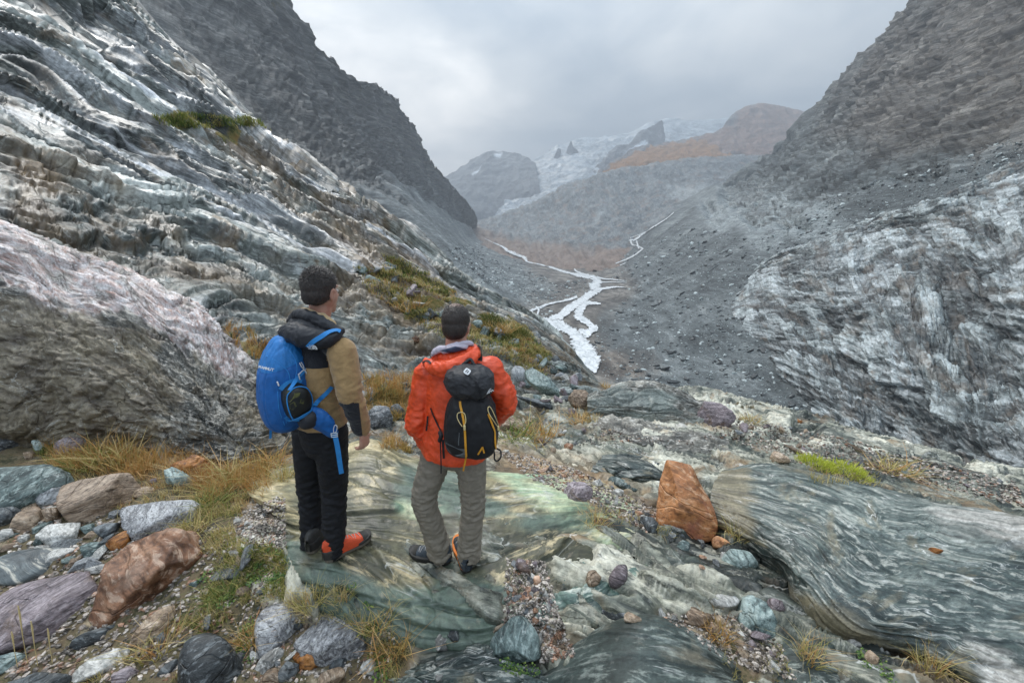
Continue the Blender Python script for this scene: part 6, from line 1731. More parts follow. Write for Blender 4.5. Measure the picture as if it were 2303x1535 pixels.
def ribbon(name, pts, width, mat, par, nrm=None, thick=0.0022, twist=None):
    """webbing: flat band through world points, its face turned along nrm (list or single)"""
    pts = cat_rom(np.array([list(p) for p in pts], float), (len(pts) - 1) * 6 + 1)
    K = len(pts); V_, F_ = [], []
    cam0 = np.array([0, 0, CAM_H])
    nr = cat_rom(np.array([list(q) for q in nrm], float), K) if nrm is not None and not np.isscalar(nrm[0]) else None
    for i in range(K):
        t = pts[min(i + 1, K - 1)] - pts[max(i - 1, 0)]; t /= np.linalg.norm(t) + 1e-9
        n = nr[i] if nr is not None else (np.array(nrm, float) if nrm is not None else cam0 - pts[i])
        n = n - t * (n @ t); n /= np.linalg.norm(n) + 1e-9; s = np.cross(t, n)
        for a, b in ((-1, 0), (1, 0), (1, 1), (-1, 1)): V_.append(tuple(pts[i] + s * a * width / 2 + n * b * thick))
    for i in range(K - 1):
        for k in range(4): F_.append((i * 4 + k, i * 4 + (k + 1) % 4, (i + 1) * 4 + (k + 1) % 4, (i + 1) * 4 + k))
    F_ += [(3, 2, 1, 0), tuple(range((K - 1) * 4, K * 4))]
    me = bpy.data.meshes.new(name); me.from_pydata(V_, [], F_); me.update()
    o = link(name, me, mat); child(o, par)
    return o


def cord(name, pts, r, mat, par, m=6):
    P_, R_ = smooth_path(pts, [r] * len(pts), m)
    v, f = loft(P_, R_, n=8)
    me = bpy.data.meshes.new(name); me.from_pydata([tuple(x) for x in v], [], f); me.update()
    me.polygons.foreach_set('use_smooth', np.ones(len(me.polygons), bool))
    o = link(name, me, mat); child(o, par)
    return o


class Snap:
    """finds points on finished parts (used to lay straps and prints on a rucksack)"""
    def __init__(s, obs):
        s.T = []
        for o in obs:
            me = o.data; n = len(me.vertices)
            mw = o.matrix_world
            s.T.append(BVHTree.FromPolygons([v.co[:] for v in me.vertices], [tuple(p.vertices) for p in me.polygons]))

    def __call__(s, px, py, off=0.003):
        u, dy, dz = ray(px, py); d = Vector((float(u), float(dy), float(dz))).normalized(); best = None
        for t in s.T:
            l, n, i, ds = t.ray_cast(Vector((0, 0, CAM_H)), d)
            if l is not None and (best is None or ds < best[2]): best = (l, n, ds)
        if best is None: return None, None
        l, n, ds = best
        if n.dot(d) > 0: n = -n
        return np.array(l + n * off), np.array(n)

    def path(s, pts, off=0.003):
        A = [s(x, y, off) for x, y in pts]; A = [a for a in A if a[0] is not None]
        return [a[0] for a in A], [a[1] for a in A]


def decal_text(txt, size, px, py, snap, par, mat, rot=0.0, name='lettering', off=0.002):
    p, n = snap(px, py, off)
    cu = bpy.data.curves.new('t', 'FONT'); cu.body = txt; cu.size = size; cu.align_x = 'CENTER'; cu.align_y = 'CENTER'; cu.extrude = 0.0006; cu.offset = size * 0.02
    ob = bpy.data.objects.new('t', cu); COL.objects.link(ob)
    dg = bpy.context.evaluated_depsgraph_get(); dg.update()
    me = bpy.data.meshes.new_from_object(ob.evaluated_get(dg)); bpy.data.objects.remove(ob)
    return decal_mesh(me, p, n, par, mat, rot, name)


def decal_basis(p, n, rot):
    n = Vector(n).normalized(); view = (Vector((0, 0, CAM_H)) - Vector(p)).normalized(); n = (n + view * .8).normalized()
    x = Vector((1, 0, 0)); x = (x - n * x.dot(n)).normalized(); y = n.cross(x)
    M = Matrix((x, y, n)).transposed().to_4x4() @ Matrix.Rotation(rot, 4, 'Z')
    return M


def decal_mesh(me, p, n, par, mat, rot, name):
    M = Matrix.Translation(Vector(p)) @ decal_basis(p, n, rot)
    me.transform(M); me.name = name
    o = link(name, me, mat); child(o, par)
    return o


def prism(outline, h=0.0012):
    n = len(outline)
    v = [(x, y, 0) for x, y in outline] + [(x, y, h) for x, y in outline]
    f = [tuple(range(n))[::-1], tuple(range(n, 2 * n))] + [(i, (i + 1) % n, n + (i + 1) % n, n + i) for i in range(n)]
    me = bpy.data.meshes.new('p'); me.from_pydata(v, [], f); me.update()
    return me


def gy(px, py):
    """ground point under a boot"""
    h_ = hit(px, py, [STAND])
    return h_[0]


def PN(px, py, Y): return P(px, py, Y)

# ------------------------------------------------ walker 1: tan fleece
G1a = gy(712, 1232); G1b = gy(738, 1252)
per1 = empty('person', (float(PN(735, 1240, 1.94)[0]), 1.95, float(G1a.z)), 'person in tan and black fleece jacket and black trousers looking right, blue rucksack on back', 'person', 'hikers standing on the slab')
ph = math.radians(47)
r1, f1v, u1 = frame(ph)
LA, RA = PN(703, 1207, 2.02), PN(752, 1220, 1.93)
LK, RK = PN(697, 1100, 2.06), PN(752, 1100, 1.97)
LH, RH = PN(697, 972, 2.04), PN(744, 974, 1.93)
PEL = PN(721, 950, 1.98); CH = PN(716, 830, 1.975); NB = PN(716, 742, 1.985)
LS_, RS_ = PN(657, 778, 2.10), PN(768, 786, 1.85)
RE, RW = PN(790, 890, 1.83), PN(815, 966, 1.90)
LE, LW = PN(650, 890, 2.16), PN(680, 955, 2.24)
HC = PN(722, 657, 2.0)
hr, hf, hu = frame(math.radians(12), math.radians(4))
hp, HA, hat = head_pieces(HC, hr, hf, hu, 1.0)
body = hp + [loft([PN(716, 752, 1.99), PN(718, 715, 1.99), PN(721, 690, 2.0)], [.062, .056, .058], n=16)]
P_, R_ = smooth_path([NB, CH, (CH + PEL) / 2, PEL, PEL - np.array([0, 0, .06])], [(.085, .075), (.155, .10), (.135, .09), (.15, .10), (.13, .09)])
body.append(loft(P_, R_, side=r1, n=24))
for a, b, c in ((LS_, LE, LW), (RS_, RE, RW)):
    body.append(loft([a, (a + b) / 2, b, (b + c) / 2, c], [.05, .045, .038, .036, .025], n=14))
    body.append(loft([NB - np.array([0, 0, .03]), a], [.05, .05], n=14))
for a, b, c in ((LH, LK, LA), (RH, RK, RA)):
    body.append(loft([a, (a + b) / 2, b, (b + c) / 2, c], [.075, .07, .05, .05, .035], n=16))
    body.append(loft([c, c + np.array([.02, .05, -.06])], [.033, .03], n=10))
body += hand_pieces(RW + np.array([.006, 0, -.012]), PN(818, 1002, 1.90) - RW, np.array([.9, -.35, 0.2]), f1v + np.array([0, 0, .1]), 1.0, 0.75)
body += hand_pieces(LW, LW - LE, np.array([-.5, .5, 0]), f1v, 1.0, 0.5)
ob, co, no = fuse('body', body, 0.0072, 2, None, M_skin)
child(ob, per1)
for sg in (-1, 1):
    v, f = ellip(hat(.030 * sg, .087, .005), (.012, .010, .010), HA)
    me = bpy.data.meshes.new('eye'); me.from_pydata(v, [], f); me.update(); child(link('eye', me, flat_mat('eye_white', (.6, .58, .55), .2)), per1)
# hair: thick on top, short at the nape
def hair(par, hat, HA, s, mat, top, nape, seed, bald=None, rag=0.006, slen=.028):
    L_ = [ellip(hat(0, -.014, .036), (.078 * s + top * .2, .095 * s + top * .2, .085 * s + top), HA), ellip(hat(0, -.040, -.010), (.071 * s, .070 * s, .072 * s), HA)]
    o, co, no = fuse('hair', L_, 0.004, 2, lambda c, n: (fbm3(c * np.array([16, 16, 9]), 2, seed) * 1.2 + fbm3(c * np.array([120, 120, 40]), 3, seed + 2, ridged=True) * .45) * rag, mat)
    c0 = hat(0, 0, 0); q = (co - c0) @ HA.T
    # carve the face side and the nape away by pulling those points inside the head
    lim = np.where(q[:, 1] > .045, .052 - (q[:, 1] - .045) * 0.2, -.004)
    side = (q[:, 1] > -.02) & (q[:, 1] <= .045)
    lim = np.where(side, .004 + (q[:, 1] + .02) * .45, lim)
    lim = np.where(q[:, 1] <= -.02, nape + np.maximum(0, (q[:, 1] + .09)) * 0.35, lim)
    under = sst(0.0, -0.010, q[:, 2] - lim)
    q2 = q * (1 - 0.16 * under[:, None])
    co2 = q2 @ HA + c0
    o.data.vertices.foreach_set('co', co2.astype(np.float32).ravel()); o.data.update()
    if bald is not None:
        attr(o.data, 'mark', sst(bald[2], bald[2] * .35, np.linalg.norm(q - np.array([bald[0], bald[1], .12]), axis=1)), 'FLOAT')
    child(o, par)
    # strands
    rs = np.random.default_rng(seed + 50); keep = np.where(under < .3)[0]
    n_ = 5200; idx = rs.choice(keep, n_); me = o.data
    no2 = np.empty(len(me.vertices) * 3, np.float32); me.vertices.foreach_get('normal', no2); no2 = no2.reshape(-1, 3)[idx]; rt = co2[idx]; ql = q[idx]
    topm = sst(.02, .09, ql[:, 2])[:, None]
    flow = (HA[1] * .55 * topm - HA[2] * (1.0 - .75 * topm)) + rs.normal(0, .28, (n_, 3))
    up = no2 * (.35 + .35 * topm) + flow * .7; up /= np.linalg.norm(up, axis=1)[:, None]
    L = (slen * (.45 + .75 * topm[:, 0])) * rs.uniform(.6, 1.2, n_)
    if bald is not None:
        bd = np.linalg.norm(ql - np.array([bald[0], bald[1], .12]), axis=1); L = np.where((bd < bald[2] * .75) & (rs.uniform(0, 1, n_) < .7), .0001, L)
    sd = np.cross(up, no2); sd /= np.linalg.norm(sd, axis=1)[:, None] + 1e-9
    V_ = []
    for k in range(4):
        s_ = k / 3; pp_ = rt - no2 * .002 + up * (L * s_)[:, None] - no2 * (L * .35 * s_ * s_)[:, None]; w_ = .0013 * (1 - .8 * s_)
        V_.append(pp_ - sd * w_); V_.append(pp_ + sd * w_)
    V_ = np.stack(V_, 1).reshape(-1, 3); F_ = np.array([[0, 1, 3, 2], [2, 3, 5, 4], [4, 5, 7, 6]]); F_ = (F_[None] + (np.arange(n_) * 8)[:, None, None]).reshape(-1, 4)
    sm = mesh_np('hair_strands', V_, F_); attr(sm, 'tint', np.repeat(rs.uniform(0, 1, n_), 8), 'FLOAT')
    so = link('hair_strands', sm, M_strand); child(so, par); so['kind'] = 'stuff'
    return o
hair(per1, hat, HA, 1.0, M_hair1, .012, -.058, 5, rag=0.006, slen=.024)
# trousers
def legs_cloth(name, par, sets, pel, side, mat, waist, seed, amp, hemw=.062, kneew=.068, thigh=.088, low=None, hipw=.165, hipd=.125):
    pc = []
    P_, R_ = smooth_path([waist, pel, pel - np.array([0, 0, .09])], [(hipw * .93, hipd * .95), (hipw, hipd), (hipw * .88, hipd * .95)])
    pc.append(loft(P_, R_, side=side, n=26))
    for a, b, c in sets:
        e = c - (b - c) / np.linalg.norm(b - c) * -0.0
        P_, R_ = smooth_path([a + np.array([0, 0, .03]), (a + b) / 2, b, (b + c) / 2, c, c + (c - b) / np.linalg.norm(c - b) * .050], [thigh * 1.08, thigh, kneew, kneew * .96, hemw, hemw * 1.06])
        pc.append(loft(P_, R_, n=22))
    def dsp(c_, n_):
        d = folds(c_, 9, amp, seed, (1, 1, 2.2)) + folds(c_, 22, amp * .35, seed + 7, (1, 1, 1.8))
        w = np.full(len(c_), .55)
        for a, b, c in sets:
            w += 0.8 * np.exp(-(np.linalg.norm(c_ - b, axis=1) / .10) ** 2) + 1.2 * np.exp(-(np.linalg.norm(c_ - c, axis=1) / .12) ** 2)
        return d * w
    o, co, no = fuse(name, pc, 0.0068, 4, dsp, mat)
    child(o, par); return o
legs_cloth('trousers', per1, [(LH, LK, LA), (RH, RK, RA)], PEL - np.array([0, 0, .035]), r1, M_blackpants, PEL + np.array([0, 0, .02]), 31, .016, hipw=.155, hipd=.115, thigh=.085, kneew=.070, hemw=.062)
# fleece jacket with black yoke and forearm patches
pc = []
WAIST = PN(722, 940, 1.98)
P_, R_ = smooth_path([NB + np.array([0, 0, -.005]), PN(715, 775, 1.98), CH, (CH + PEL) / 2, WAIST], [(.075, .07), (.165, .10), (.180, .128), (.176, .13), (.186, .148)])
pc.append(loft(P_, R_, side=r1, n=28, cap=False))
pc.append(loft([PN(716, 752, 1.99), PN(717, 722, 1.995)], [.072, .068], n=20, cap=False))
for a, b, c in ((LS_, LE, LW), (RS_, RE, RW)):
    P_, R_ = smooth_path([a, (a * .5 + b * .5), b, (b * .5 + c * .5), c], [.072, .070, .060, .054, .042])
    pc.append(loft(P_, R_, n=20)); pc.append(loft([NB - np.array([0, 0, .045]), a + np.array([0, 0, -.005])], [.060, .066], n=16))
def dj(c_, n_):
    d = folds(c_, 8, .012, 61, (1, 1, 1.5)) + folds(c_, 22, .003, 63, (1, 1, 1.8))
    w = 0.5 + 1.3 * np.exp(-(np.linalg.norm(c_ - RE, axis=1) / .10) ** 2) + 1.0 * np.exp(-(np.linalg.norm(c_ - RW, axis=1) / .10) ** 2)
    return d * w + gn3(c_ * 150, 3) * .0012
jk, co, no = fuse('fleece_jacket', pc, 0.0066, 4, dj, M_fleece)
child(jk, per1)
dR, tR = seg_d(co, RE, RW); dU, tU = seg_d(co, RS_, RE)
qx_, qy_ = proj(co)
# yoke: upper back and shoulder top down to a line; patch: outer rear half of the forearm
chz = co[:, 2]; loc = (co - RS_)
yoke = (chz - (RS_[2] - .095)) - np.maximum(0, (loc @ r1) + 0.035) * 3.2
yoke = np.minimum(yoke, .02); yoke = np.where((dU < .085) & (tU > .12), -0.02, yoke)
collar = chz > NB[2] + .035
yoke = np.where(collar, -.02, yoke)
fore = np.where(dR < .09, np.minimum((tR + .12), -((co - (RE + RW) / 2) @ (f1v * .75 + r1 * .25)) + .012), -.02)
attr(jk.data, 'mark', np.clip(np.maximum(yoke, np.where((tR > 0.02) & (dR < .085) & (dU > .055), fore, -.02)), -.02, .02), 'FLOAT')
# hood lying on the back
HB = PN(690, 742, 1.93)
pc = [loft(*smooth_path([PN(640, 752, 2.02), PN(655, 748, 1.90), PN(690, 758, 1.82), PN(738, 762, 1.80), PN(768, 742, 1.86)], [.028, .052, .058, .040, .016]), n=18),
      loft(*smooth_path([PN(652, 720, 2.05), PN(676, 706, 1.95), PN(712, 718, 1.87), PN(748, 738, 1.85), PN(768, 740, 1.88)], [.018, .028, .030, .024, .014]), n=16),
      loft(*smooth_path([PN(660, 730, 1.98), PN(690, 738, 1.89), PN(730, 750, 1.85)], [.032, .040, .030]), n=16)]
hd, co, no = fuse('hood', pc, 0.005, 5, lambda c_, n_: folds(c_, 13, .010, 71, (1, 1, 1.2)), M_hood); child(hd, per1)
P_, R_ = smooth_path([PN(668, 700, 2.0), PN(690, 698, 1.94), PN(716, 712, 1.90), PN(742, 730, 1.88), PN(762, 736, 1.92)], [.012, .016, .018, .014, .008])
lo, co, no = fuse('collar', [loft(P_, R_, n=12), loft([PN(700, 712, 1.95), PN(725, 716, 1.93), PN(748, 728, 1.92)], [.03, .032, .02], n=12)], 0.004, 3, None, M_fleece_plain); child(lo, per1)
b1 = boot(per1, Vector(gy(703, 1238)), math.radians(8), 'dark')
b2 = boot(per1, Vector(gy(742, 1257)), math.radians(45), 'red')

# ---- blue rucksack
bk = -f1v
pk1 = empty('rucksack', Vector((CH + bk * .22).tolist()), 'blue rucksack with black side pouch worn by the person in tan fleece', 'rucksack')
PC = PN(640, 862, 1.86)
def superel(c, half, A, e=(2.6, 2.6), n=6, taper=0.0, lean=0.0, extra=None):
    d, f = ICO[n]
    q = (np.abs(d) ** e[0]).sum(1) ** (-1 / e[0]); v = d * q[:, None]
    v = v * np.array(half)
    v[:, 0] *= 1 - taper * (v[:, 2] / half[2]); v[:, 1] *= 1 - taper * 0.8 * (v[:, 2] / half[2])
    if extra is not None: v = extra(v)
    W = v @ np.array(A) + np.array(c)
    return v, W, f
A1 = np.stack([r1, bk, np.array([0, 0, 1.0])])
tl = np.array([0, 0, 1.0]) + 0.10 * f1v; tl /= np.linalg.norm(tl); A1[2] = tl
def ex1(v):
    z = v[:, 2] / .262
    v[:, 1] *= 1.0 - .30 * np.clip(z, 0, 1) ** 2
    seam = np.exp(-((np.abs(v[:, 0]) - .085) / .004) ** 2) * .004 + np.exp(-((v[:, 2] - .12 + v[:, 1] * .25) / .005) ** 2) * .004
    w = fbm3(v * np.array([26, 26, 11]), 4, 88, ridged=True) * .006 * (0.5 + np.clip(z, 0, 1)) + fbm3(v * 12, 3, 90) * .006
    rr = np.linalg.norm(v, axis=1)
    return v * (1 + (w - seam) / rr)[:, None]
v, W, f = superel(PC, (.142, .122, .262), A1, (2.5, 2.5), 6, .10, 0, ex1)
me = mesh_np('pack_body', W, f); o = link('pack_body', me, M_blue); child(o, pk1)
attr(me, 'mark', np.clip((v[:, 2] - .125 + v[:, 1] * .25), -.02, .02), 'FLOAT'); pbody = o
sn = Snap([pbody])
# pouch on the right side of the pack
def plump(name, poly, thick, mat, par, snp, off=0.0, e=2.4, n=60, m=14):
    """a padded part whose outline lies on another part"""
    pts = [snp(x, y, off)[0] for x, y in poly]; nn = [snp(x, y, off)[1] for x, y in poly]
    ok = [i for i, p in enumerate(pts) if p is not None]
    pts = np.array([pts[i] for i in ok]); nn = np.array([nn[i] for i in ok])
    c = pts.mean(0); nm = nn.mean(0); nm /= np.linalg.norm(nm)
    loop = cat_rom(np.concatenate([pts, pts[:1]]), n + 1)[:-1]
    V_ = []; F_ = []
    prof = [(1.0, -.35), (1.04, 0.0), (1.02, .35), (.95, .68), (.82, .88), (.6, .98), (.3, 1.02)]
    for s_, h in prof:
        for p in loop: V_.append(c + (p - c) * s_ + nm * thick * h)
    V_.append(c + nm * thick * 1.03)
    K = len(prof)
    for i in range(K - 1):
        for k in range(n): F_.append((i * n + k, i * n + (k + 1) % n, (i + 1) * n + (k + 1) % n, (i + 1) * n + k))
    for k in range(n): F_.append(((K - 1) * n + k, (K - 1) * n + (k + 1) % n, K * n))
    F_.append(tuple(range(n))[::-1])
    me = bpy.data.meshes.new(name); me.from_pydata([tuple(x) for x in V_], [], F_); me.update()
    me.polygons.foreach_set('use_smooth', np.ones(len(me.polygons), bool))
    o = link(name, me, mat); child(o, par)
    return o, [np.array(V_[3 * n + k]) for k in range(n)], nm, c
pouch, rim, nm, pc0 = plump('side_pouch', [(640,872),(652,862),(668,860),(682,866),(692,885),(700,905),(700,918),(670,938),(648,936),(636,910),(633,885)], .085, M_mesh, pk1, Snap([pbody]) if False else (lambda x, y, off=0: (lambda a: a if a[0] is not None else (PN(x, y, 1.80), np.array([.6, -.8, 0])))(sn(min(x, 692), y, off))))
cd = cord('piping', [rim[i % 60] + nm * .004 for i in range(0, 61, 4)], .0032, M_bluestrap, pk1)
sn2 = Snap([pbody, pouch])
for k, pl in enumerate([[(646,880),(656,876),(664,884),(676,882),(672,892),(660,896),(652,905),(644,898)], [(652,908),(662,902),(668,912),(660,922),(652,918)], [(676,896),(684,900),(682,908),(674,906)]]):
    a = [sn2(x, y, .0022) for x, y in pl]; a = [q for q in a if q[0] is not None]
    if len(a) > 3:
        top = [tuple(q[0]) for q in a]; bot = [tuple(q[0] - q[1] * .002) for q in a]; n_ = len(a)
        me = bpy.data.meshes.new('olive_patch'); me.from_pydata(top + bot, [], [tuple(range(n_)), tuple(range(n_, 2 * n_))[::-1]] + [(i, (i + 1) % n_, n_ + (i + 1) % n_, n_ + i) for i in range(n_)]); me.update()
        child(link('olive_patch', me, M_camo), pk1)
# dark bottle pocket below the pouch
v, W, f = superel(PN(692, 938, 1.76), (.062, .045, .046), np.stack([r1 * .9 + np.array([0, 0, -.3]), bk, np.array([0.3, 0, 1.0])]), (2.6, 2.6), 4, 0, 0, lambda v: v * (1 + fbm3(v * 30, 3, 4)[:, None] * .05))
pkt = link('lower_pocket', mesh_np('lower_pocket', W, f), M_hood); child(pkt, pk1)
# hip belt wing with pocket
P_, R_ = smooth_path([PN(690, 930, 1.80), PN(712, 940, 1.77), PN(732, 955, 1.78), PN(750, 976, 1.79)], [(.030, .055), (.030, .060), (.026, .052), (.014, .030)])
v, f = loft(P_, R_, side=(0, 1, 0), n=24)
hb, co, no = fuse('hip_belt', [(v, f)], 0.005, 4, lambda c_, n_: folds(c_, 20, .006, 81, (1, 1, 1)), M_blue); child(hb, pk1)
attr(hb.data, 'mark', np.full(len(co), -.02), 'FLOAT')
sn3 = Snap([pbody, pouch, hb, pkt])
jks = Snap([jk, hd])
def over(path, sns, off=.004):
    out, nr = [], []
    for x, y in path:
        best = None
        for s in sns:
            a = s(x, y, off)
            if a[0] is not None and (best is None or np.linalg.norm(a[0] - [0, 0, CAM_H]) < np.linalg.norm(best[0] - [0, 0, CAM_H])): best = a
        if best is not None: out.append(best[0]); nr.append(best[1])
    return out, nr
def strap(name, path, w_, mat, par, sns, off=.004):
    a, b = over(path, sns, off)
    return ribbon(name, a, w_, mat, par, b) if len(a) > 2 else None
strap('shoulder_strap', [(694,778),(705,768),(722,757),(740,748),(756,744),(764,746)], .022, M_bluestrap, pk1, [jks, sn3], .006)
strap('compression_strap', [(652,878),(660,866),(668,850),(676,840),(684,832),(692,828)], .020, M_bluestrap, pk1, [sn3])
strap('compression_strap', [(642,936),(652,943),(664,942),(682,933),(698,922),(704,912)], .020, M_bluestrap, pk1, [sn3], .006)
strap('lower_strap', [(708,914),(716,900),(726,890),(736,880),(746,868)], .022, M_bluestrap, pk1, [jks, sn3], .006)
strap('pouch_flap', [(632,876),(640,868),(652,860),(666,856),(676,860)], .030, M_bluestrap, pk1, [sn3], .004)
ribbon('hanging_strap', [PN(752, 976, 1.765), PN(756, 990, 1.76), PN(761, 1018, 1.76), PN(765, 1045, 1.765), PN(768, 1064, 1.77)], .024, M_bluestrap, pk1)
ribbon('hanging_strap', [PN(612, 958, 1.80), PN(609, 968, 1.80), PN(608, 985, 1.81)], .012, M_bluestrap, pk1)
# buckle: a frame of four bars, and its cord
bc = PN(752, 978, 1.75)
for a_, b_ in (((-.016, .010), (.016, .014)), ((-.016, -.012), (.016, -.008)), ((-.016, -.012), (-.016, .010)), ((.016, -.008), (.016, .014)), ((-.016, 0), (.016, .003))):
    cord('buckle', [bc + r1 * 0 + np.array([a_[0], 0, a_[1]]), bc + np.array([(a_[0] + b_[0]) / 2, -.001, (a_[1] + b_[1]) / 2]), bc + np.array([b_[0], 0, b_[1]])], .0026, M_buckle, pk1, 2)
cord('pull_cord', [bc + np.array([0, 0, .012]), PN(750, 966, 1.75), PN(753, 956, 1.75), PN(758, 958, 1.75), PN(757, 968, 1.75), bc + np.array([.004, 0, .012])], .0016, M_whitecord, pk1)
for q in ([(672,818),(675,824),(680,830),(686,836),(690,842)], [(696,820),(690,826),(684,831),(678,833),(672,840)], [(676,816),(679,822),(681,828)], [(684,834),(687,840),(688,845)], [(670,840),(671,846),(673,852)]):
    a, b = over(q, [sn3], .008)
    if len(a) > 2: cord('zip_pull', a, .0028, M_whitecord, pk1, 3)
a, b = over([(624,858),(626,862),(627,866)], [sn3], .006)
if len(a) > 2: cord('zip_pull', a, .0035, M_white, pk1, 3)
# seams and front panel edge
for q in ([(600,800),(622,812),(648,836),(654,870)], [(578,812),(588,806),(600,800)], [(640,778),(660,800),(668,826),(664,850)], [(654,872),(640,910),(644,950)], [(625,880),(628,920),(640,955)]):
    a, b = over(q, [sn], .0015)
    if len(a) > 2: cord('seam_piping', a, .0018, M_bluestrap, pk1, 6)
for i_, ch_ in enumerate('MAMMUT'): decal_text(ch_, .019, 586 + i_ * 5.6, 825 + i_ * 1.3, sn, pk1, M_white, rot=-.15, name='lettering', off=.004)
a, b = over([(688,762),(698,772),(702,788),(698,800)], [sn3], .004)
if len(a) > 2: ribbon('haul_loop', a, .018, M_bluestrap, pk1, b)
# chest emblem on the back yoke: white quarter dome with three arcs of the same cloth between
p, n = jks(710, 778, .011)
M_ = Matrix.Translation(Vector(p)) @ decal_basis(p, n, -.25)
def emblem_arc(r0, r1_, par, mat, cx=-.012, cy=-.009, name='emblem'):
    k = 14; o_ = [(cx + r1_ * math.cos(a), cy + r1_ * math.sin(a)) for a in np.linspace(0, math.pi / 2, k)]
    i_ = [(cx + r0 * math.cos(a), cy + r0 * math.sin(a)) for a in np.linspace(math.pi / 2, 0, k)]
    me = prism(o_ + i_, .001); me.transform(M_); me.name = name; child(link(name, me, mat), par)
for r0, rr in ((.004, .0085), (.011, .0150), (.0175, .0225)): emblem_arc(r0, rr, per1, M_white)
def text_at(txt, size, M_, loc, par, mat, name='lettering'):
    cu = bpy.data.curves.new('t', 'FONT'); cu.body = txt; cu.size = size; cu.align_x = 'CENTER'; cu.extrude = 0.0005
    ob = bpy.data.objects.new('t', cu); COL.objects.link(ob)
    dg = bpy.context.evaluated_depsgraph_get(); dg.update()
    me = bpy.data.meshes.new_from_object(ob.evaluated_get(dg)); bpy.data.objects.remove(ob)
    me.transform(M_ @ Matrix.Translation(loc)); me.name = name
    child(link(name, me, mat), par)
text_at('THE\nNORTH\nFACE', .0085, M_, (-.020, .006, .0), per1, M_white)

# ------------------------------------------------ walker 2: orange shell
per2 = empty('person', (float(PN(1020, 1250, 1.97)[0]), 1.97, float(gy(1010, 1255).z)), 'person in orange rain jacket and grey-khaki trousers with hands in pockets, black rucksack on back', 'person', 'hikers standing on the slab')
r2, f2v, u2 = frame(math.radians(6))
LA, RA = PN(986, 1228, 1.99), PN(1056, 1232, 1.97)
LK, RK = PN(954, 1118, 1.97), PN(1064, 1122, 1.97)
LH, RH = PN(992, 990, 2.0), PN(1056, 988, 1.97)
PEL = PN(1024, 975, 1.985); CH = PN(1030, 880, 1.985); NB = PN(1026, 800, 1.99)
LS2, RS2 = PN(964, 838, 2.02), PN(1101, 830, 1.98)
LE, LW = PN(940, 946, 1.97), PN(962, 1002, 2.03)
RE, RW = PN(1137, 898, 1.97), PN(1110, 950, 2.06)
HC = PN(1026, 733, 2.02)
hr, hf, hu = frame(math.radians(2), math.radians(10))
hp, HA, hat = head_pieces(HC, hr, hf, hu, .98)
body = hp + [loft([PN(1026, 810, 2.0), PN(1026, 780, 2.0), PN(1026, 762, 2.01)], [.064, .060, .060], n=16)]
P_, R_ = smooth_path([NB, CH, (CH + PEL) / 2, PEL, PEL - np.array([0, 0, .06])], [(.085, .075), (.15, .10), (.135, .09), (.15, .10), (.13, .09)])
body.append(loft(P_, R_, side=r2, n=24))
for a, b, c in ((LS2, LE, LW), (RS2, RE, RW)):
    body.append(loft([a, (a + b) / 2, b, (b + c) / 2, c], [.05, .045, .038, .036, .025], n=14))
    body.append(loft([NB - np.array([0, 0, .03]), a], [.05, .05], n=14))
for a, b, c in ((LH, LK, LA), (RH, RK, RA)):
    body.append(loft([a, (a + b) / 2, b, (b + c) / 2, c], [.072, .068, .05, .05, .035], n=16))
    body.append(loft([c, c + np.array([.0, .03, -.06])], [.033, .03], n=10))
body += hand_pieces(LW, PN(978, 1030, 2.06) - LW, -r2, f2v, .95, 0.5)
body += hand_pieces(RW, PN(1090, 975, 2.12) - RW, r2, f2v, .95, 0.5)
ob, co, no = fuse('body', body, 0.0072, 2, None, M_skin); child(ob, per2)
for sg in (-1, 1):
    v, f = ellip(hat(.030 * sg, .087, .005), (.012, .010, .010), HA)
    me = bpy.data.meshes.new('eye'); me.from_pydata(v, [], f); me.update(); child(link('eye', me, bpy.data.materials['eye_white']), per2)
hair(per2, hat, HA, .985, M_hair2, .006, -.078, 15, bald=(0.004, -.035, .05), rag=0.0035, slen=.011)
legs_cloth('trousers', per2, [(LH, LK, LA), (RH, RK, RA)], PEL - np.array([0, 0, .03]), r2, M_khaki, PEL + np.array([0, 0, .02]), 131, .017, hemw=.066, kneew=.073, thigh=.088, hipw=.162, hipd=.12)
pc = []
HEM = PN(1022, 1016, 1.985)
P_, R_ = smooth_path([NB + np.array([0, 0, -.005]), PN(1028, 835, 1.99), CH, (CH + PEL) / 2, HEM], [(.078, .07), (.17, .11), (.188, .135), (.19, .145), (.20, .16)])
pc.append(loft(P_, R_, side=r2, n=28, cap=False))
for a, b, c in ((LS2, LE, LW), (RS2, RE, RW)):
    P_, R_ = smooth_path([a, (a * .5 + b * .5), b, (b * .5 + c * .5), c + (c - b) * .1], [.078, .074, .066, .058, .044])
    pc.append(loft(P_, R_, n=20)); pc.append(loft([NB - np.array([0, 0, .045]), a + np.array([0, 0, -.008])], [.066, .074], n=16))
def dj2(c_, n_):
    d = folds(c_, 7, .020, 161, (1, 1, 1.3)) + folds(c_, 17, .008, 163, (1, 1, 1.5)) + folds(c_, 40, .002, 165)
    w = 0.45 + 1.1 * np.exp(-(np.linalg.norm(c_ - RE, axis=1) / .12) ** 2) + 1.0 * np.exp(-(np.linalg.norm(c_ - LE, axis=1) / .12) ** 2) + .5 * np.exp(-(np.linalg.norm(c_ - LS2, axis=1) / .1) ** 2)
    return d * w
jk2, co, no = fuse('rain_jacket', pc, 0.0064, 3, dj2, M_orange); child(jk2, per2)
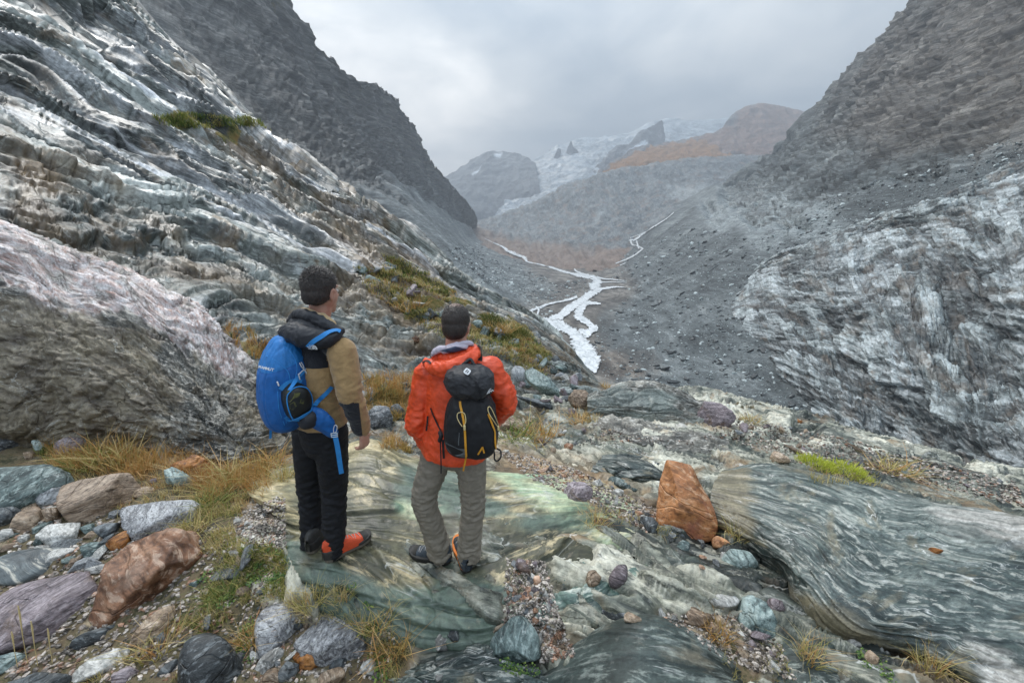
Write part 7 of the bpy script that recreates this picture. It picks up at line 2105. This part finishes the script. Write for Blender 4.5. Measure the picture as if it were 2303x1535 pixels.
# hood folded down: outer orange roll, lilac lining, dark inner collar
P_, R_ = smooth_path([PN(958, 812, 2.03), PN(975, 826, 1.90), PN(1010, 828, 1.84), PN(1048, 812, 1.85), PN(1068, 792, 1.92), PN(1062, 778, 2.0)], [.018, .036, .044, .040, .028, .014])
h2, co, no = fuse('hood', [loft(P_, R_, n=18), loft([PN(985, 800, 1.95), PN(1020, 805, 1.90), PN(1052, 790, 1.93)], [.035, .042, .032], n=16)], .005, 4, lambda c_, n_: folds(c_, 12, .013, 171, (1.3, 1, 1)), M_orange); child(h2, per2)
P_, R_ = smooth_path([PN(972, 796, 1.92), PN(985, 786, 1.90), PN(1005, 783, 1.89), PN(1030, 774, 1.90), PN(1058, 772, 1.93), PN(1062, 780, 1.96)], [(.010, .020), (.014, .024), (.016, .016), (.014, .013), (.012, .016), (.008, .012)])
h3, co, no = fuse('hood_lining', [loft(P_, R_, n=14), loft(*smooth_path([PN(998, 790, 1.885), PN(1020, 784, 1.87), PN(1048, 780, 1.90)], [.012, .018, .012]), n=12)], .004, 3, lambda c_, n_: folds(c_, 24, .006, 175), M_lining); child(h3, per2)
qx_, qy_ = proj(co)
attr(h3.data, 'mark', np.clip((10 - np.abs(qy_ - 788) - np.abs(qx_ - 1024) * .28) * .001, -.02, .02), 'FLOAT')
p_, q_ = over([(950,1010),(980,1030),(1022,1040),(1060,1036),(1090,1024)], [Snap([jk2])], .002)
b3 = boot(per2, Vector(gy(1004, 1262)), math.radians(-78), 'grey')
b4 = boot(per2, Vector(gy(1050, 1281)), math.radians(-22), 'grey')
for o in [c for c in b4.children if c.name.startswith('midsole')]: o.data.materials[0] = M_bootorange

# ---- black rucksack
bk = -f2v
pk2 = empty('rucksack', Vector((CH + bk * .2).tolist()), 'black rucksack with amber straps worn by the person in the orange jacket', 'rucksack')
A2 = np.stack([r2, bk, np.array([0, 0, 1.0])])
def ex2(v):
    z = v[:, 2] / .19
    g = fbm3(v * np.array([30, 30, 9]), 4, 98, ridged=True) * .007 * (0.3 + 0.9 * np.clip(z + .3, 0, 1.3)) + fbm3(v * 10, 3, 90) * .012
    return v * (1 + g / np.linalg.norm(v, axis=1))[:, None]
PC2 = PN(1060, 952, 1.80)
v, W, f = superel(PC2, (.138, .105, .185), A2, (3.0, 3.0), 6, .13, 0, ex2)
pb2 = link('pack_body', mesh_np('pack_body', W, f), M_black); child(pb2, pk2)
attr(pb2.data, 'mark', np.full(len(v), -.02), 'FLOAT')
def ex3(v):
    g = fbm3(v * 14, 4, 198, ridged=True) * .012
    return v * (1 + g / np.linalg.norm(v, axis=1))[:, None]
A3 = np.stack([r2 + np.array([0, 0, -.10]), bk + np.array([0, 0, -.1]), np.array([0.1, -0.1, 1.0])]); A3 /= np.linalg.norm(A3, axis=1)[:, None]
v, W, f = superel(PN(1056, 856, 1.78), (.122, .095, .078), A3, (2.5, 2.5), 6, .05, 0, ex3)
lid = link('pack_lid', mesh_np('pack_lid', W, f), M_blacklid); child(lid, pk2)
sk = Snap([pb2, lid])
hs = Snap([jk2, h2])
# grey bottom panel
q = [sk(x, y, .003) for x, y in [(1003,994),(1004,1004),(1012,1016),(1028,1024),(1046,1027),(1050,1018),(1048,1010),(1030,1008),(1014,1000)]]
q = [a for a in q if a[0] is not None]
if len(q) > 4:
    n_ = len(q); me = bpy.data.meshes.new('bottom_panel'); me.from_pydata([tuple(a[0]) for a in q] + [tuple(a[0] - a[1] * .004) for a in q], [], [tuple(range(n_)), tuple(range(n_, 2 * n_))[::-1]] + [(i, (i + 1) % n_, n_ + (i + 1) % n_, n_ + i) for i in range(n_)]); me.update()
    child(link('bottom_panel', me, M_greyp), pk2)
strap('amber_strap', [(1035,902),(1036,912),(1039,926),(1043,945),(1046,965),(1047,985),(1048,1005),(1049,1024)], .011, M_amber, pk2, [sk], .004)
ribbon('amber_strap', [sk(1049, 1020, .004)[0] if sk(1049, 1020)[0] is not None else PN(1049, 1020, 1.72), PN(1047, 1034, 1.73), PN(1044, 1048, 1.74), PN(1042, 1058, 1.75)], .009, M_amber, pk2)
strap('amber_strap', [(1096,898),(1097,908)], .010, M_amber, pk2, [sk], .004)
strap('amber_strap', [(1097,930),(1101,942),(1107,958),(1111,970),(1112,985),(1113,1000),(1114,1008)], .011, M_amber, pk2, [sk], .004)
strap('amber_strap', [(1075,1020),(1080,1012),(1085,1004)], .008, M_amber, pk2, [sk], .004)
strap('amber_strap', [(1085,1003),(1087,1010),(1089,1017)], .008, M_amber, pk2, [sk], .004)
for path in ([(1040,956),(1034,948),(1031,938),(1032,929),(1038,926),(1044,929),(1048,938),(1048,948),(1044,956)], [(1115,958),(1108,944),(1098,928),(1096,918),(1099,914),(1104,922),(1112,940),(1118,956)]):
    a, b = over(path, [sk], .009)
    if len(a) > 3: cord('elastic_cord', a, .0022, M_cord, pk2)
for x, y in ((1046, 959), (1117, 962)):
    a = sk(x, y, .008)[0]
    if a is not None: cord('cord_lock', [a + np.array([0, 0, .008]), a, a - np.array([0, 0, .010])], .006, M_cord, pk2, 2)
strap('lid_strap', [(1042,826),(1048,836),(1056,842),(1066,850),(1074,858)], .016, M_strapblk, pk2, [sk], .004)
strap('lid_strap', [(1070,858),(1076,870),(1080,884),(1082,894)], .012, M_strapblk, pk2, [sk], .004)
# white tag with two bars
p, n = sk(1050, 838, .010)
M_ = Matrix.Translation(Vector(p)) @ decal_basis(p, n, -.55)
rr = [(.0155 * abs(math.cos(a)) ** .55 * math.copysign(1, math.cos(a)), .0155 * abs(math.sin(a)) ** .55 * math.copysign(1, math.sin(a))) for a in np.linspace(0, 2 * math.pi, 33)[:-1]]
me = prism(rr, .002); me.transform(M_); me.name = 'white_tag'; tg = link('white_tag', me, M_white); child(tg, pk2)
for x in (-.0045, .0045):
    me = prism([(x - .0018, -.008), (x + .0018, -.008), (x + .0018, .008), (x - .0018, .008)], .0012); me.transform(M_ @ Matrix.Rotation(-.15, 4, 'Z') @ Matrix.Translation((0, 0, .0022))); me.name = 'black_bar'
    child(link('black_bar', me, M_strapblk), pk2)
# mountain mark on the lid: a ridge outline with a lower ridge before it
p, n = sk(1101, 877, .004)
M_ = Matrix.Translation(Vector(p)) @ decal_basis(p, n, .12)
for pl in ([(-.024, -.011), (-.008, .006), (.002, .010), (.010, .004), (.002, .007), (-.006, .0035), (-.019, -.011)],
           [(-.014, -.011), (-.002, .002), (.006, -.004), (.012, .001), (.024, -.011), (.017, -.009), (.012, -.004), (.006, -.009), (-.001, -.003), (-.008, -.011)]):
    me = prism(pl, .001); me.transform(M_); me.name = 'mountain_mark'; child(link('mountain_mark', me, M_white), pk2)
# narrow grey vertical print with arrow tip on the left of the pack front
strap('grey_print', [(1032,1000),(1032,990),(1033,978),(1033,972)], .0045, M_greyp, pk2, [sk], .003)
strap('side_zip', [(1006,880),(1001,920),(1000,960),(1002,990)], .006, M_strapblk, pk2, [sk], .003)
# carrying handle, shoulder strap, hanging webbing
cord('haul_handle', [PN(1034, 826, 1.80), PN(1046, 816, 1.80), PN(1058, 808, 1.82), PN(1066, 820, 1.80), PN(1072, 828, 1.79)], .009, M_strapblk, pk2)
strap('shoulder_strap', [(1078,822),(1080,808),(1082,795),(1080,785),(1074,778)], .024, M_strapblk, pk2, [hs], .005)
strap('shoulder_strap', [(952,815),(962,812),(970,818)], .012, M_strapblk, pk2, [hs], .004)
strap('lift_strap', [(970,916),(976,932),(984,950),(992,966),(999,976)], .010, M_strapblk, pk2, [hs, sk], .005)
ribbon('lift_strap', [PN(962, 935, 1.88), PN(961, 950, 1.88), PN(959, 968, 1.88)], .010, M_strapblk, pk2)
cord('side_buckle', [PN(990, 972, 1.80), PN(992, 980, 1.78), PN(989, 990, 1.79)], .012, M_strapblk, pk2)
ribbon('hanging_strap', [PN(990, 985, 1.79), PN(991, 1010, 1.79), PN(992, 1040, 1.79), PN(992, 1064, 1.80)], .007, M_strapblk, pk2)
ribbon('hanging_strap', [PN(996, 988, 1.78), PN(997, 1008, 1.78), PN(998, 1030, 1.79)], .013, M_strapblk, pk2)
cord('belt_loop', [PN(1108, 1008, 1.78), PN(1112, 1020, 1.77), PN(1112, 1032, 1.77), PN(1118, 1036, 1.77), PN(1126, 1028, 1.77), PN(1126, 1014, 1.78), PN(1118, 1008, 1.79)], .0045, M_strapblk, pk2)
a, b = over([(1000,975),(996,985),(1006,1004),(1020,1014)], [sk], .004)
# ================================================================== grass, herbs and shrubs
def grass_mat(name, stops, rough=0.7):
    m, t, bs = base_mat(name)
    tint = t.n('ShaderNodeAttribute', attribute_name='tint').outputs['Fac']
    oi = t.n('ShaderNodeObjectInfo').outputs['Random']
    f = t.m('ADD', tint, t.m('MULTIPLY', t.m('SUBTRACT', oi, 0.5), 0.25), clamp=True)
    c = t.ramp(f, stops)
    t.put(bs.inputs['Base Color'], c); t.put(bs.inputs['Roughness'], rough)
    tr = t.n('ShaderNodeBsdfTranslucent', {'Color': c}); mx = t.n('ShaderNodeMixShader', {0: 0.25})
    out = [n for n in t.N if n.bl_idname == 'ShaderNodeOutputMaterial'][0]
    t.L.new(bs.outputs[0], mx.inputs[1]); t.L.new(tr.outputs[0], mx.inputs[2]); t.L.new(mx.outputs[0], out.inputs[0])
    return m
G_STRAW = grass_mat('straw_grass', [(0.0, (0.20, 0.21, 0.05)), (0.35, (0.44, 0.37, 0.12)), (0.7, (0.62, 0.50, 0.24)), (1.0, (0.48, 0.25, 0.085))])
G_RUST = grass_mat('rust_grass', [(0.0, (0.24, 0.20, 0.05)), (0.35, (0.46, 0.30, 0.09)), (0.7, (0.50, 0.24, 0.07)), (1.0, (0.62, 0.46, 0.22))])
G_GREEN = grass_mat('green_grass', [(0.0, (0.05, 0.10, 0.02)), (0.4, (0.13, 0.19, 0.035)), (0.75, (0.30, 0.30, 0.07)), (1.0, (0.50, 0.40, 0.14))])
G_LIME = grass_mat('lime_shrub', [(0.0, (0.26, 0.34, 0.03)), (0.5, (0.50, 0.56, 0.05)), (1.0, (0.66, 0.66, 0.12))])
G_DKGREEN = grass_mat('dark_green_shrub', [(0.0, (0.03, 0.06, 0.015)), (0.5, (0.09, 0.12, 0.025)), (1.0, (0.24, 0.22, 0.06))])
G_HERB = grass_mat('herb_leaf', [(0.0, (0.03, 0.075, 0.015)), (0.5, (0.08, 0.17, 0.03)), (1.0, (0.22, 0.28, 0.06))])


def blades(roots, ups, hts, wid, lean, rs, tint0=None, seg=3):
    """curved tapering blades: numpy arrays in, verts/faces/tint out"""
    n = len(roots)
    az = rs.uniform(0, 2 * np.pi, n); ln = np.abs(rs.normal(0, lean, n))
    dirv = np.stack([np.cos(az), np.sin(az), np.zeros(n)], 1)
    side = np.stack([-np.sin(az + rs.normal(0, .6, n)), np.cos(az), np.zeros(n)], 1)
    V_ = []
    for k in range(seg + 1):
        s = k / seg
        p = roots + ups * (hts * (s - 0.25 * ln * s * s))[:, None] + dirv * (hts * ln * s * s)[:, None]
        w_ = wid * (1 - s * 0.92)
        V_.append(p - side * w_[:, None] / 2); V_.append(p + side * w_[:, None] / 2)
    V_ = np.stack(V_, 1)                                   # n, 2(seg+1), 3
    m = 2 * (seg + 1)
    F_ = np.concatenate([np.array([[2 * k, 2 * k + 1, 2 * k + 3, 2 * k + 2]]) for k in range(seg)])
    F_ = (F_[None] + (np.arange(n) * m)[:, None, None]).reshape(-1, 4)
    t_ = rs.uniform(0, 1, n) if tint0 is None else np.clip(tint0 + rs.normal(0, .18, n), 0, 1)
    return V_.reshape(-1, 3), F_, np.repeat(t_, m)


def tuft_mesh(name, n, h, r, seed, lean=0.55, w=0.0035, mat=None):
    rs = np.random.default_rng(seed)
    a, q = rs.uniform(0, 2 * np.pi, n), np.sqrt(rs.uniform(0, 1, n)) * r
    roots = np.stack([np.cos(a) * q, np.sin(a) * q, np.full(n, -.01)], 1)
    ups = np.stack([np.cos(a) * q / r * .5, np.sin(a) * q / r * .5, np.ones(n)], 1); ups /= np.linalg.norm(ups, axis=1)[:, None]
    v, f, t = blades(roots, ups, h * rs.uniform(.45, 1.1, n), w * rs.uniform(.7, 1.2, n), lean, rs)
    me = mesh_np(name, v, f); attr(me, 'tint', t, 'FLOAT'); me.materials.append(mat or G_STRAW)
    return me
TM = [tuft_mesh('grass_tuft', 130, 1.0, .42, 20 + i, .75, .030) for i in range(6)]


def put_tuft(px, py, hpx, mat, label, group=None, sf=None, name='grass_tuft', cat='grass tuft', mesh=None, wide=1.0):
    h_ = hit(px, py, sf)
    if h_ is None: return None
    loc = h_[0]; d = (loc - Vector((0, 0, CAM_H))).dot(Vector((0, CP, -SP)))
    s = hpx / F * d
    o = bpy.data.objects.new(name, mesh or TM[RNG.integers(len(TM))]); COL.objects.link(o)
    o.material_slots[0].link = 'OBJECT'; o.material_slots[0].material = mat
    o.location = loc; o.scale = (s * wide, s * wide, s); o.rotation_euler = (RNG.normal() * .08, RNG.normal() * .08, RNG.uniform(0, 6.28))
    meta(o, label, cat, group)
    return o
# named clumps
put_tuft(230, 1035, 76, G_RUST, 'tall rusty grass clump below the striped outcrop, leftmost of the tall ones', wide=1.1)
put_tuft(262, 1045, 68, G_STRAW, 'tall yellow grass clump behind the brown block', wide=1.2)
put_tuft(310, 1060, 56, G_RUST, 'orange-brown grass clump right of the brown block', wide=1.3)
put_tuft(205, 1050, 56, G_GREEN, 'green and yellow grass clump left of the tall rusty one', wide=1.3)
put_tuft(500, 1095, 60, G_STRAW, 'bushy straw clump between the pale slab and the standing slab', wide=1.5)
put_tuft(560, 1080, 56, G_RUST, 'reddish grass clump touching the left side of the standing slab', wide=1.5)
put_tuft(610, 1050, 49, G_RUST, 'rusty grass clump right beside the black trousers', wide=1.5)
put_tuft(480, 1130, 44, G_GREEN, 'green grass clump right of the pale grey slab', wide=1.5)
put_tuft(415, 1080, 41, G_STRAW, 'low straw clump above the pale grey slab', wide=1.5)
put_tuft(640, 1075, 40, G_STRAW, 'short straw clump at the back edge of the standing slab', wide=1.3)
put_tuft(435, 1190, 40, G_STRAW, 'dry curly clump above the rust-orange boulder', wide=1.6)
put_tuft(350, 1465, 60, G_STRAW, 'pale straw clump at the bottom, left of the veined boulder', wide=1.4)
put_tuft(500, 1335, 48, G_GREEN, 'green-hearted grass clump below the dark purple slab', wide=1.5)
put_tuft(560, 1440, 49, G_RUST, 'orange grass clump touching the speckled boulder', wide=1.3)
put_tuft(845, 1400, 56, G_STRAW, 'dry bent grass clump in the cleft below the standing slab', wide=1.4)
put_tuft(880, 1460, 52, G_RUST, 'dry brown grass clump right of the flat grey slab', wide=1.5)
put_tuft(700, 1355, 48, G_STRAW, 'thin straw clump between the grey slabs and the standing slab', wide=1.5)
put_tuft(770, 1345, 40, G_STRAW, 'thin straw clump under the orange-red boot', wide=1.3)
put_tuft(1820, 1480, 56, G_STRAW, 'dry stalks in the cleft beside the low dark boulder', wide=1.0)
put_tuft(2090, 1500, 64, G_STRAW, 'dry stalks against the lower right slab', wide=1.0)
put_tuft(1660, 1205, 45, G_STRAW, 'fine pale stalks right of the big orange boulder', wide=1.3)
put_tuft(1340, 1180, 34, G_STRAW, 'small yellow clump below the purple-brown stone', wide=1.8)
put_tuft(1620, 1430, 40, G_RUST, 'brown grass clump behind the round green boulder', wide=1.4)
put_tuft(1215, 985, 42, G_RUST, 'round rusty grass cushion right of the black rucksack', wide=2.0)
put_tuft(1160, 985, 40, G_GREEN, 'round green grass cushion touching the rusty one', wide=2.0)
put_tuft(1300, 950, 24, G_RUST, 'small orange grass cushion before the pale cracked slab', wide=2.0)
put_tuft(1325, 945, 20, G_RUST, 'smallest orange grass cushion beside the pale cracked slab', wide=2.0)
put_tuft(1690, 948, 22, G_STRAW, 'yellow moss cushion right of the purple-grey boulder', wide=2.2)
put_tuft(2005, 1058, 36, G_STRAW, 'round yellow grass cushion right of the lime green shrub', wide=2.4)
put_tuft(1360, 872, 14, G_RUST, 'orange grass patch at the rim above the brown mound', wide=2.4)
put_tuft(920, 700, 44, G_RUST, 'bright orange grass cushion on the slope right of the first hiker', sf=[LS], wide=1.6)
put_tuft(1125, 745, 36, G_RUST, 'orange grass clump on the slope above the orange jacket', sf=[LS], wide=1.8)
# low shrubs: many short shoots
def shrub_mesh(seed, flat=.55, n=900):
    rs = np.random.default_rng(seed)
    d = rs.normal(size=(n, 3)); d[:, 2] = np.abs(d[:, 2]) * .9; d /= np.linalg.norm(d, axis=1)[:, None]
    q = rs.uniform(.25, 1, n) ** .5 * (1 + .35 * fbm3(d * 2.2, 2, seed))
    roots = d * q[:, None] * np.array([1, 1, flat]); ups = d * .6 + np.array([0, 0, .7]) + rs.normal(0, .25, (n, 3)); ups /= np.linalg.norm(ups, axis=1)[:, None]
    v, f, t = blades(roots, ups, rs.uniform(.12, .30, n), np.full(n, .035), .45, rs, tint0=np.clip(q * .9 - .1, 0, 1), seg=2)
    me = mesh_np('shrub', v, f); attr(me, 'tint', t, 'FLOAT'); me.materials.append(G_LIME)
    return me
SM = [shrub_mesh(i, (.5, .65, .8)[i]) for i in range(3)]
def put_shrub(px, py, wpx, mat, label, mesh, sf=None, group=None, sq=1.0, rot=0.0):
    o = put_tuft(px, py, wpx * .5, mat, label, group, sf, 'low_shrub', 'shrub', mesh)
    if o: o.scale = (o.scale[0], o.scale[1] * .7, o.scale[2] * sq); o.rotation_euler = (0, rot, 0)
    return o
put_shrub(1835, 1050, 92, G_LIME, 'bright lime green shrub on the rim of the swirled slab', SM[0], rot=.2)
put_shrub(1905, 1066, 100, G_LIME, 'lower right half of the bright lime green shrubs on the rim', SM[1], sq=.8, rot=.25)
put_shrub(1105, 735, 62, G_DKGREEN, 'olive green shrub on the slope above the orange shoulder', SM[2], [LS], sq=1.3)
put_shrub(1168, 758, 54, G_DKGREEN, 'darker green shrub on the slope right of the olive one', SM[1], [LS], sq=1.3)
put_shrub(1090, 715, 40, G_DKGREEN, 'small yellowish green shrub above the olive one', SM[0], [LS])

# grass nobody could count
def sward(name, polys, n, h, w, mat, label, sf=None, lean=.7, tint0=None, clump=0.0):
    Rt, Up, Ht, Wd, Tn = [], [], [], [], []
    each = max(1, int(clump)) if clump else 1
    for poly, share in polys:
        for x, y in in_poly_samples(poly, int(n * share / each)):
            h_ = hit(x, y, sf)
            if h_ is None: continue
            loc = np.array(h_[0][:]); nrm = np.array(h_[1][:]); d = (loc - np.array([0, 0, CAM_H])) @ np.array([0, CP, -SP])
            if fbm2(np.array([loc[0] * 1.7 / max(1, d / 3)]), np.array([loc[1] * 1.7 / max(1, d / 3)]), 3, 77)[0] < -0.16: continue
            up = nrm * .4 + np.array([0, 0, .8]); up /= np.linalg.norm(up)
            tn = np.clip(.5 + 0.9 * fbm2(np.array([loc[0] * .9]), np.array([loc[1] * .9]), 2, 91)[0], 0, 1)
            k = d / F
            for j in range(each):
                Rt.append(loc + np.append(RNG.normal(0, 4 * k, 2), -0.5 * k) if each > 1 else loc); Up.append(up); Ht.append(h * k * RNG.uniform(.5, 1.15)); Wd.append(w * k); Tn.append(tn)
    v, f, t = blades(np.array(Rt), np.array(Up), np.array(Ht), np.array(Wd), lean, RNG, tint0=np.array(Tn) if tint0 is None else tint0, seg=2)
    me = mesh_np(name, v, f); attr(me, 'tint', t, 'FLOAT'); o = link(name, me, mat)
    meta(o, label, kind='stuff'); return o
fore = [([(0,1005),(240,1005),(460,1065),(660,1040),(600,1110),(500,1200),(500,1260),(300,1180),(130,1060),(0,1040)], .38),
        ([(430,1120),(560,1110),(520,1200),(640,1240),(640,1350),(560,1350),(480,1420),(360,1450),(300,1500),(420,1400),(490,1300),(480,1200)], .34),
        ([(640,1330),(850,1400),(930,1450),(900,1540),(820,1540),(840,1440),(640,1380)], .14), ([(500,1400),(580,1380),(570,1540),(480,1540)], .07),
        ([(220,1490),(380,1440),(420,1540),(200,1540)], .07)]
sward('grass', fore, 11000, 20, 1.15, G_STRAW, 'mixed straw and rust coloured grass between the left foreground rocks', clump=6)
sward('grass', [([(100,1000),(460,1030),(480,1090),(120,1060)], .5), ([(430,1080),(670,1020),(660,1080),(470,1130)], .5)], 4200, 44, 1.1, G_RUST, 'tall rusty autumn grass at the foot of the striped outcrop', clump=8)
sward('short_grass', [(fore[1][0], .5), ([(0,1010),(130,1000),(180,1040),(60,1060)], .2), ([(540,1220),(650,1240),(640,1330),(560,1330)], .3)], 5000, 15, 2.0, G_GREEN, 'short green grass and moss between the foreground stones', clump=6)
slope = [([(860,575),(900,580),(1000,640),(1070,690),(1050,705),(960,655),(880,615)], .25),
         ([(800,600),(880,610),(960,690),(1040,740),(1140,740),(1240,800),(1220,860),(1120,800),(990,760),(900,700),(830,660)], .55),
         ([(1060,690),(1190,740),(1230,800),(1160,790),(1080,740)], .2)]
sward('grass', slope, 9000, 11, 1.6, G_STRAW, 'yellow grass between the stones on the slope behind the hikers', sf=[LS], clump=6)
sward('grass', [(slope[1][0], .4), (slope[0][0], .35), (slope[2][0], .25)], 3800, 10, 1.8, G_GREEN, 'greener grass on the slope behind the hikers', sf=[LS], clump=6)
sward('grass', [([(815,850),(935,845),(940,930),(880,950),(825,930)], .6), ([(820,985),(900,990),(930,1020),(850,1010)], .2), ([(500,735),(560,740),(640,800),(600,815),(540,790)], .2)], 3200, 26, 1.5, G_RUST, 'orange grass in the gully between the two hikers', clump=6)
sward('grass', [([(345,262),(430,256),(545,268),(535,288),(420,290),(360,280)], .75), ([(545,262),(600,275),(600,290),(540,285)], .25)], 2600, 10, 1.8, G_GREEN, 'olive grass ledge high on the wet slabs', sf=[LS], clump=6)
sward('grass', [([(1780,1040),(1960,1070),(2060,1070),(2040,1095),(1820,1085)], .35), ([(1290,930),(1345,935),(1330,960),(1285,955)], .15), ([(1560,1410),(1760,1450),(1790,1540),(1650,1530)], .3), ([(1300,1130),(1480,1170),(1520,1210),(1400,1180)], .2)], 1800, 16, 1.3, G_STRAW, 'sparse dry grass in the cracks of the bench', clump=5)
# small round-leaved herbs
def herb_mesh(seed):
    rs = np.random.default_rng(seed); V_, F_, T_ = [], [], []
    for i in range(34):
        a, q = rs.uniform(0, 6.28), math.sqrt(rs.uniform(0, 1)); c = np.array([math.cos(a) * q, math.sin(a) * q, rs.uniform(.1, .45)])
        n = np.array([rs.normal() * .35, rs.normal() * .35, 1.0]); n /= np.linalg.norm(n); x = np.cross(n, [0, 1, 0.1]); x /= np.linalg.norm(x); y = np.cross(n, x)
        r = rs.uniform(.10, .2); b = len(V_)
        for k in range(8):
            g = 2 * math.pi * k / 8; rr = r * (1 if k % 2 else .8); V_.append(c + x * math.cos(g) * rr + y * math.sin(g) * rr + n * .02 * math.cos(2 * g))
        F_ += [(b, b + 1, b + 2, b + 3), (b, b + 3, b + 4, b + 7), (b + 4, b + 5, b + 6, b + 7)]; T_ += [rs.uniform(0, 1)] * 8
    me = mesh_np('herb', np.array(V_), np.array(F_)); attr(me, 'tint', np.array(T_), 'FLOAT'); me.materials.append(G_HERB)
    return me
HM = [herb_mesh(i) for i in range(4)]
def herbs(poly, n, wpx, label, group):
    L_ = sorted(in_poly_samples(poly, n))
    for i, (x, y) in enumerate(L_): put_tuft(x, y, wpx * RNG.uniform(.6, 1.2), G_HERB, label + ', ' + (ORD + [str(k) + 'th from left' for k in range(13, 20)])[i], group, None, 'leafy_herb', 'herb', HM[RNG.integers(4)])
herbs([(570,1230),(640,1240),(640,1320),(570,1320)], 16, 15, 'small green leafy herb in the grass left of the black trousers', 'leafy herbs left of the hikers')
herbs([(470,1290),(560,1320),(520,1370),(440,1340)], 9, 15, 'small green leafy herb below the rust-orange boulder', 'leafy herbs below the rust-orange boulder')
herbs([(770,1300),(830,1330),(850,1480),(900,1510),(850,1535),(800,1400)], 9, 16, 'small green leafy herb in the cleft under the standing slab', 'leafy herbs in the cleft')
herbs([(1125,1495),(1195,1490),(1200,1510),(1130,1515)], 7, 14, 'small green leafy herb under the triangular stone', 'leafy herbs under the triangular stone')
herbs([(540,1400),(580,1400),(570,1500),(540,1480)], 9, 16, 'small green leafy herb beside the speckled boulder', 'leafy herbs beside the speckled boulder')
herbs([(1900,1450),(1990,1490),(2010,1535),(1940,1520)], 7, 16, 'small green leafy herb under the edge of the swirled slab', 'leafy herbs under the swirled slab')
# pale seed stalks
for i, (x, y, h) in enumerate([(40,1500,60),(62,1490,95),(85,1495,75),(118,1490,60)]):
    h_ = hit(x, y)
    if h_:
        p = np.array(h_[0][:]); k = h_[2] / F * .8
        q = [p, p + np.array([.1, 0, .5]) * h * k, p + np.array([.22, 0, 1.0]) * h * k]
        v, f = loft(q + [q[-1] + np.array([.03, 0, .16]) * h * k], [.0016, .0012, .0035, .002], n=6)
        me = bpy.data.meshes.new('seed_stalk'); me.from_pydata([tuple(a) for a in v], [], f); me.update()
        o = link('seed_stalk', me, M_cord); meta(o, ORD[i] + ' dry pale seed stalk standing in the bottom left corner', 'plant', 'seed stalks in the bottom left corner')

finish_labels()
HAZE = 1.8e-4
# ================================================================== the air
def add_haze():
    x0, x1, y0, y1, z0, z1 = -4200, 5200, -160, 7600, -165, 1750
    v = [(x, y, z) for z in (z0, z1) for y in (y0, y1) for x in (x0, x1)]
    f = [(0, 2, 3, 1), (4, 5, 7, 6), (0, 1, 5, 4), (2, 6, 7, 3), (0, 4, 6, 2), (1, 3, 7, 5)]
    me = bpy.data.meshes.new('haze'); me.from_pydata(v, [], f); me.update()
    m = bpy.data.materials.new('haze_air'); m.use_nodes = True
    t = NT(m.node_tree); t.N.clear()
    out = t.n('ShaderNodeOutputMaterial')
    pv = t.n('ShaderNodeVolumePrincipled', {'Color': (0.74, 0.81, 0.89, 1), 'Density': HAZE, 'Anisotropy': 0.1})
    t.L.new(pv.outputs[0], out.inputs['Volume'])
    o = link('haze', me, m)
    meta(o, 'thin damp air between the camera and the far mountains', kind='stuff')
    return o
add_haze()
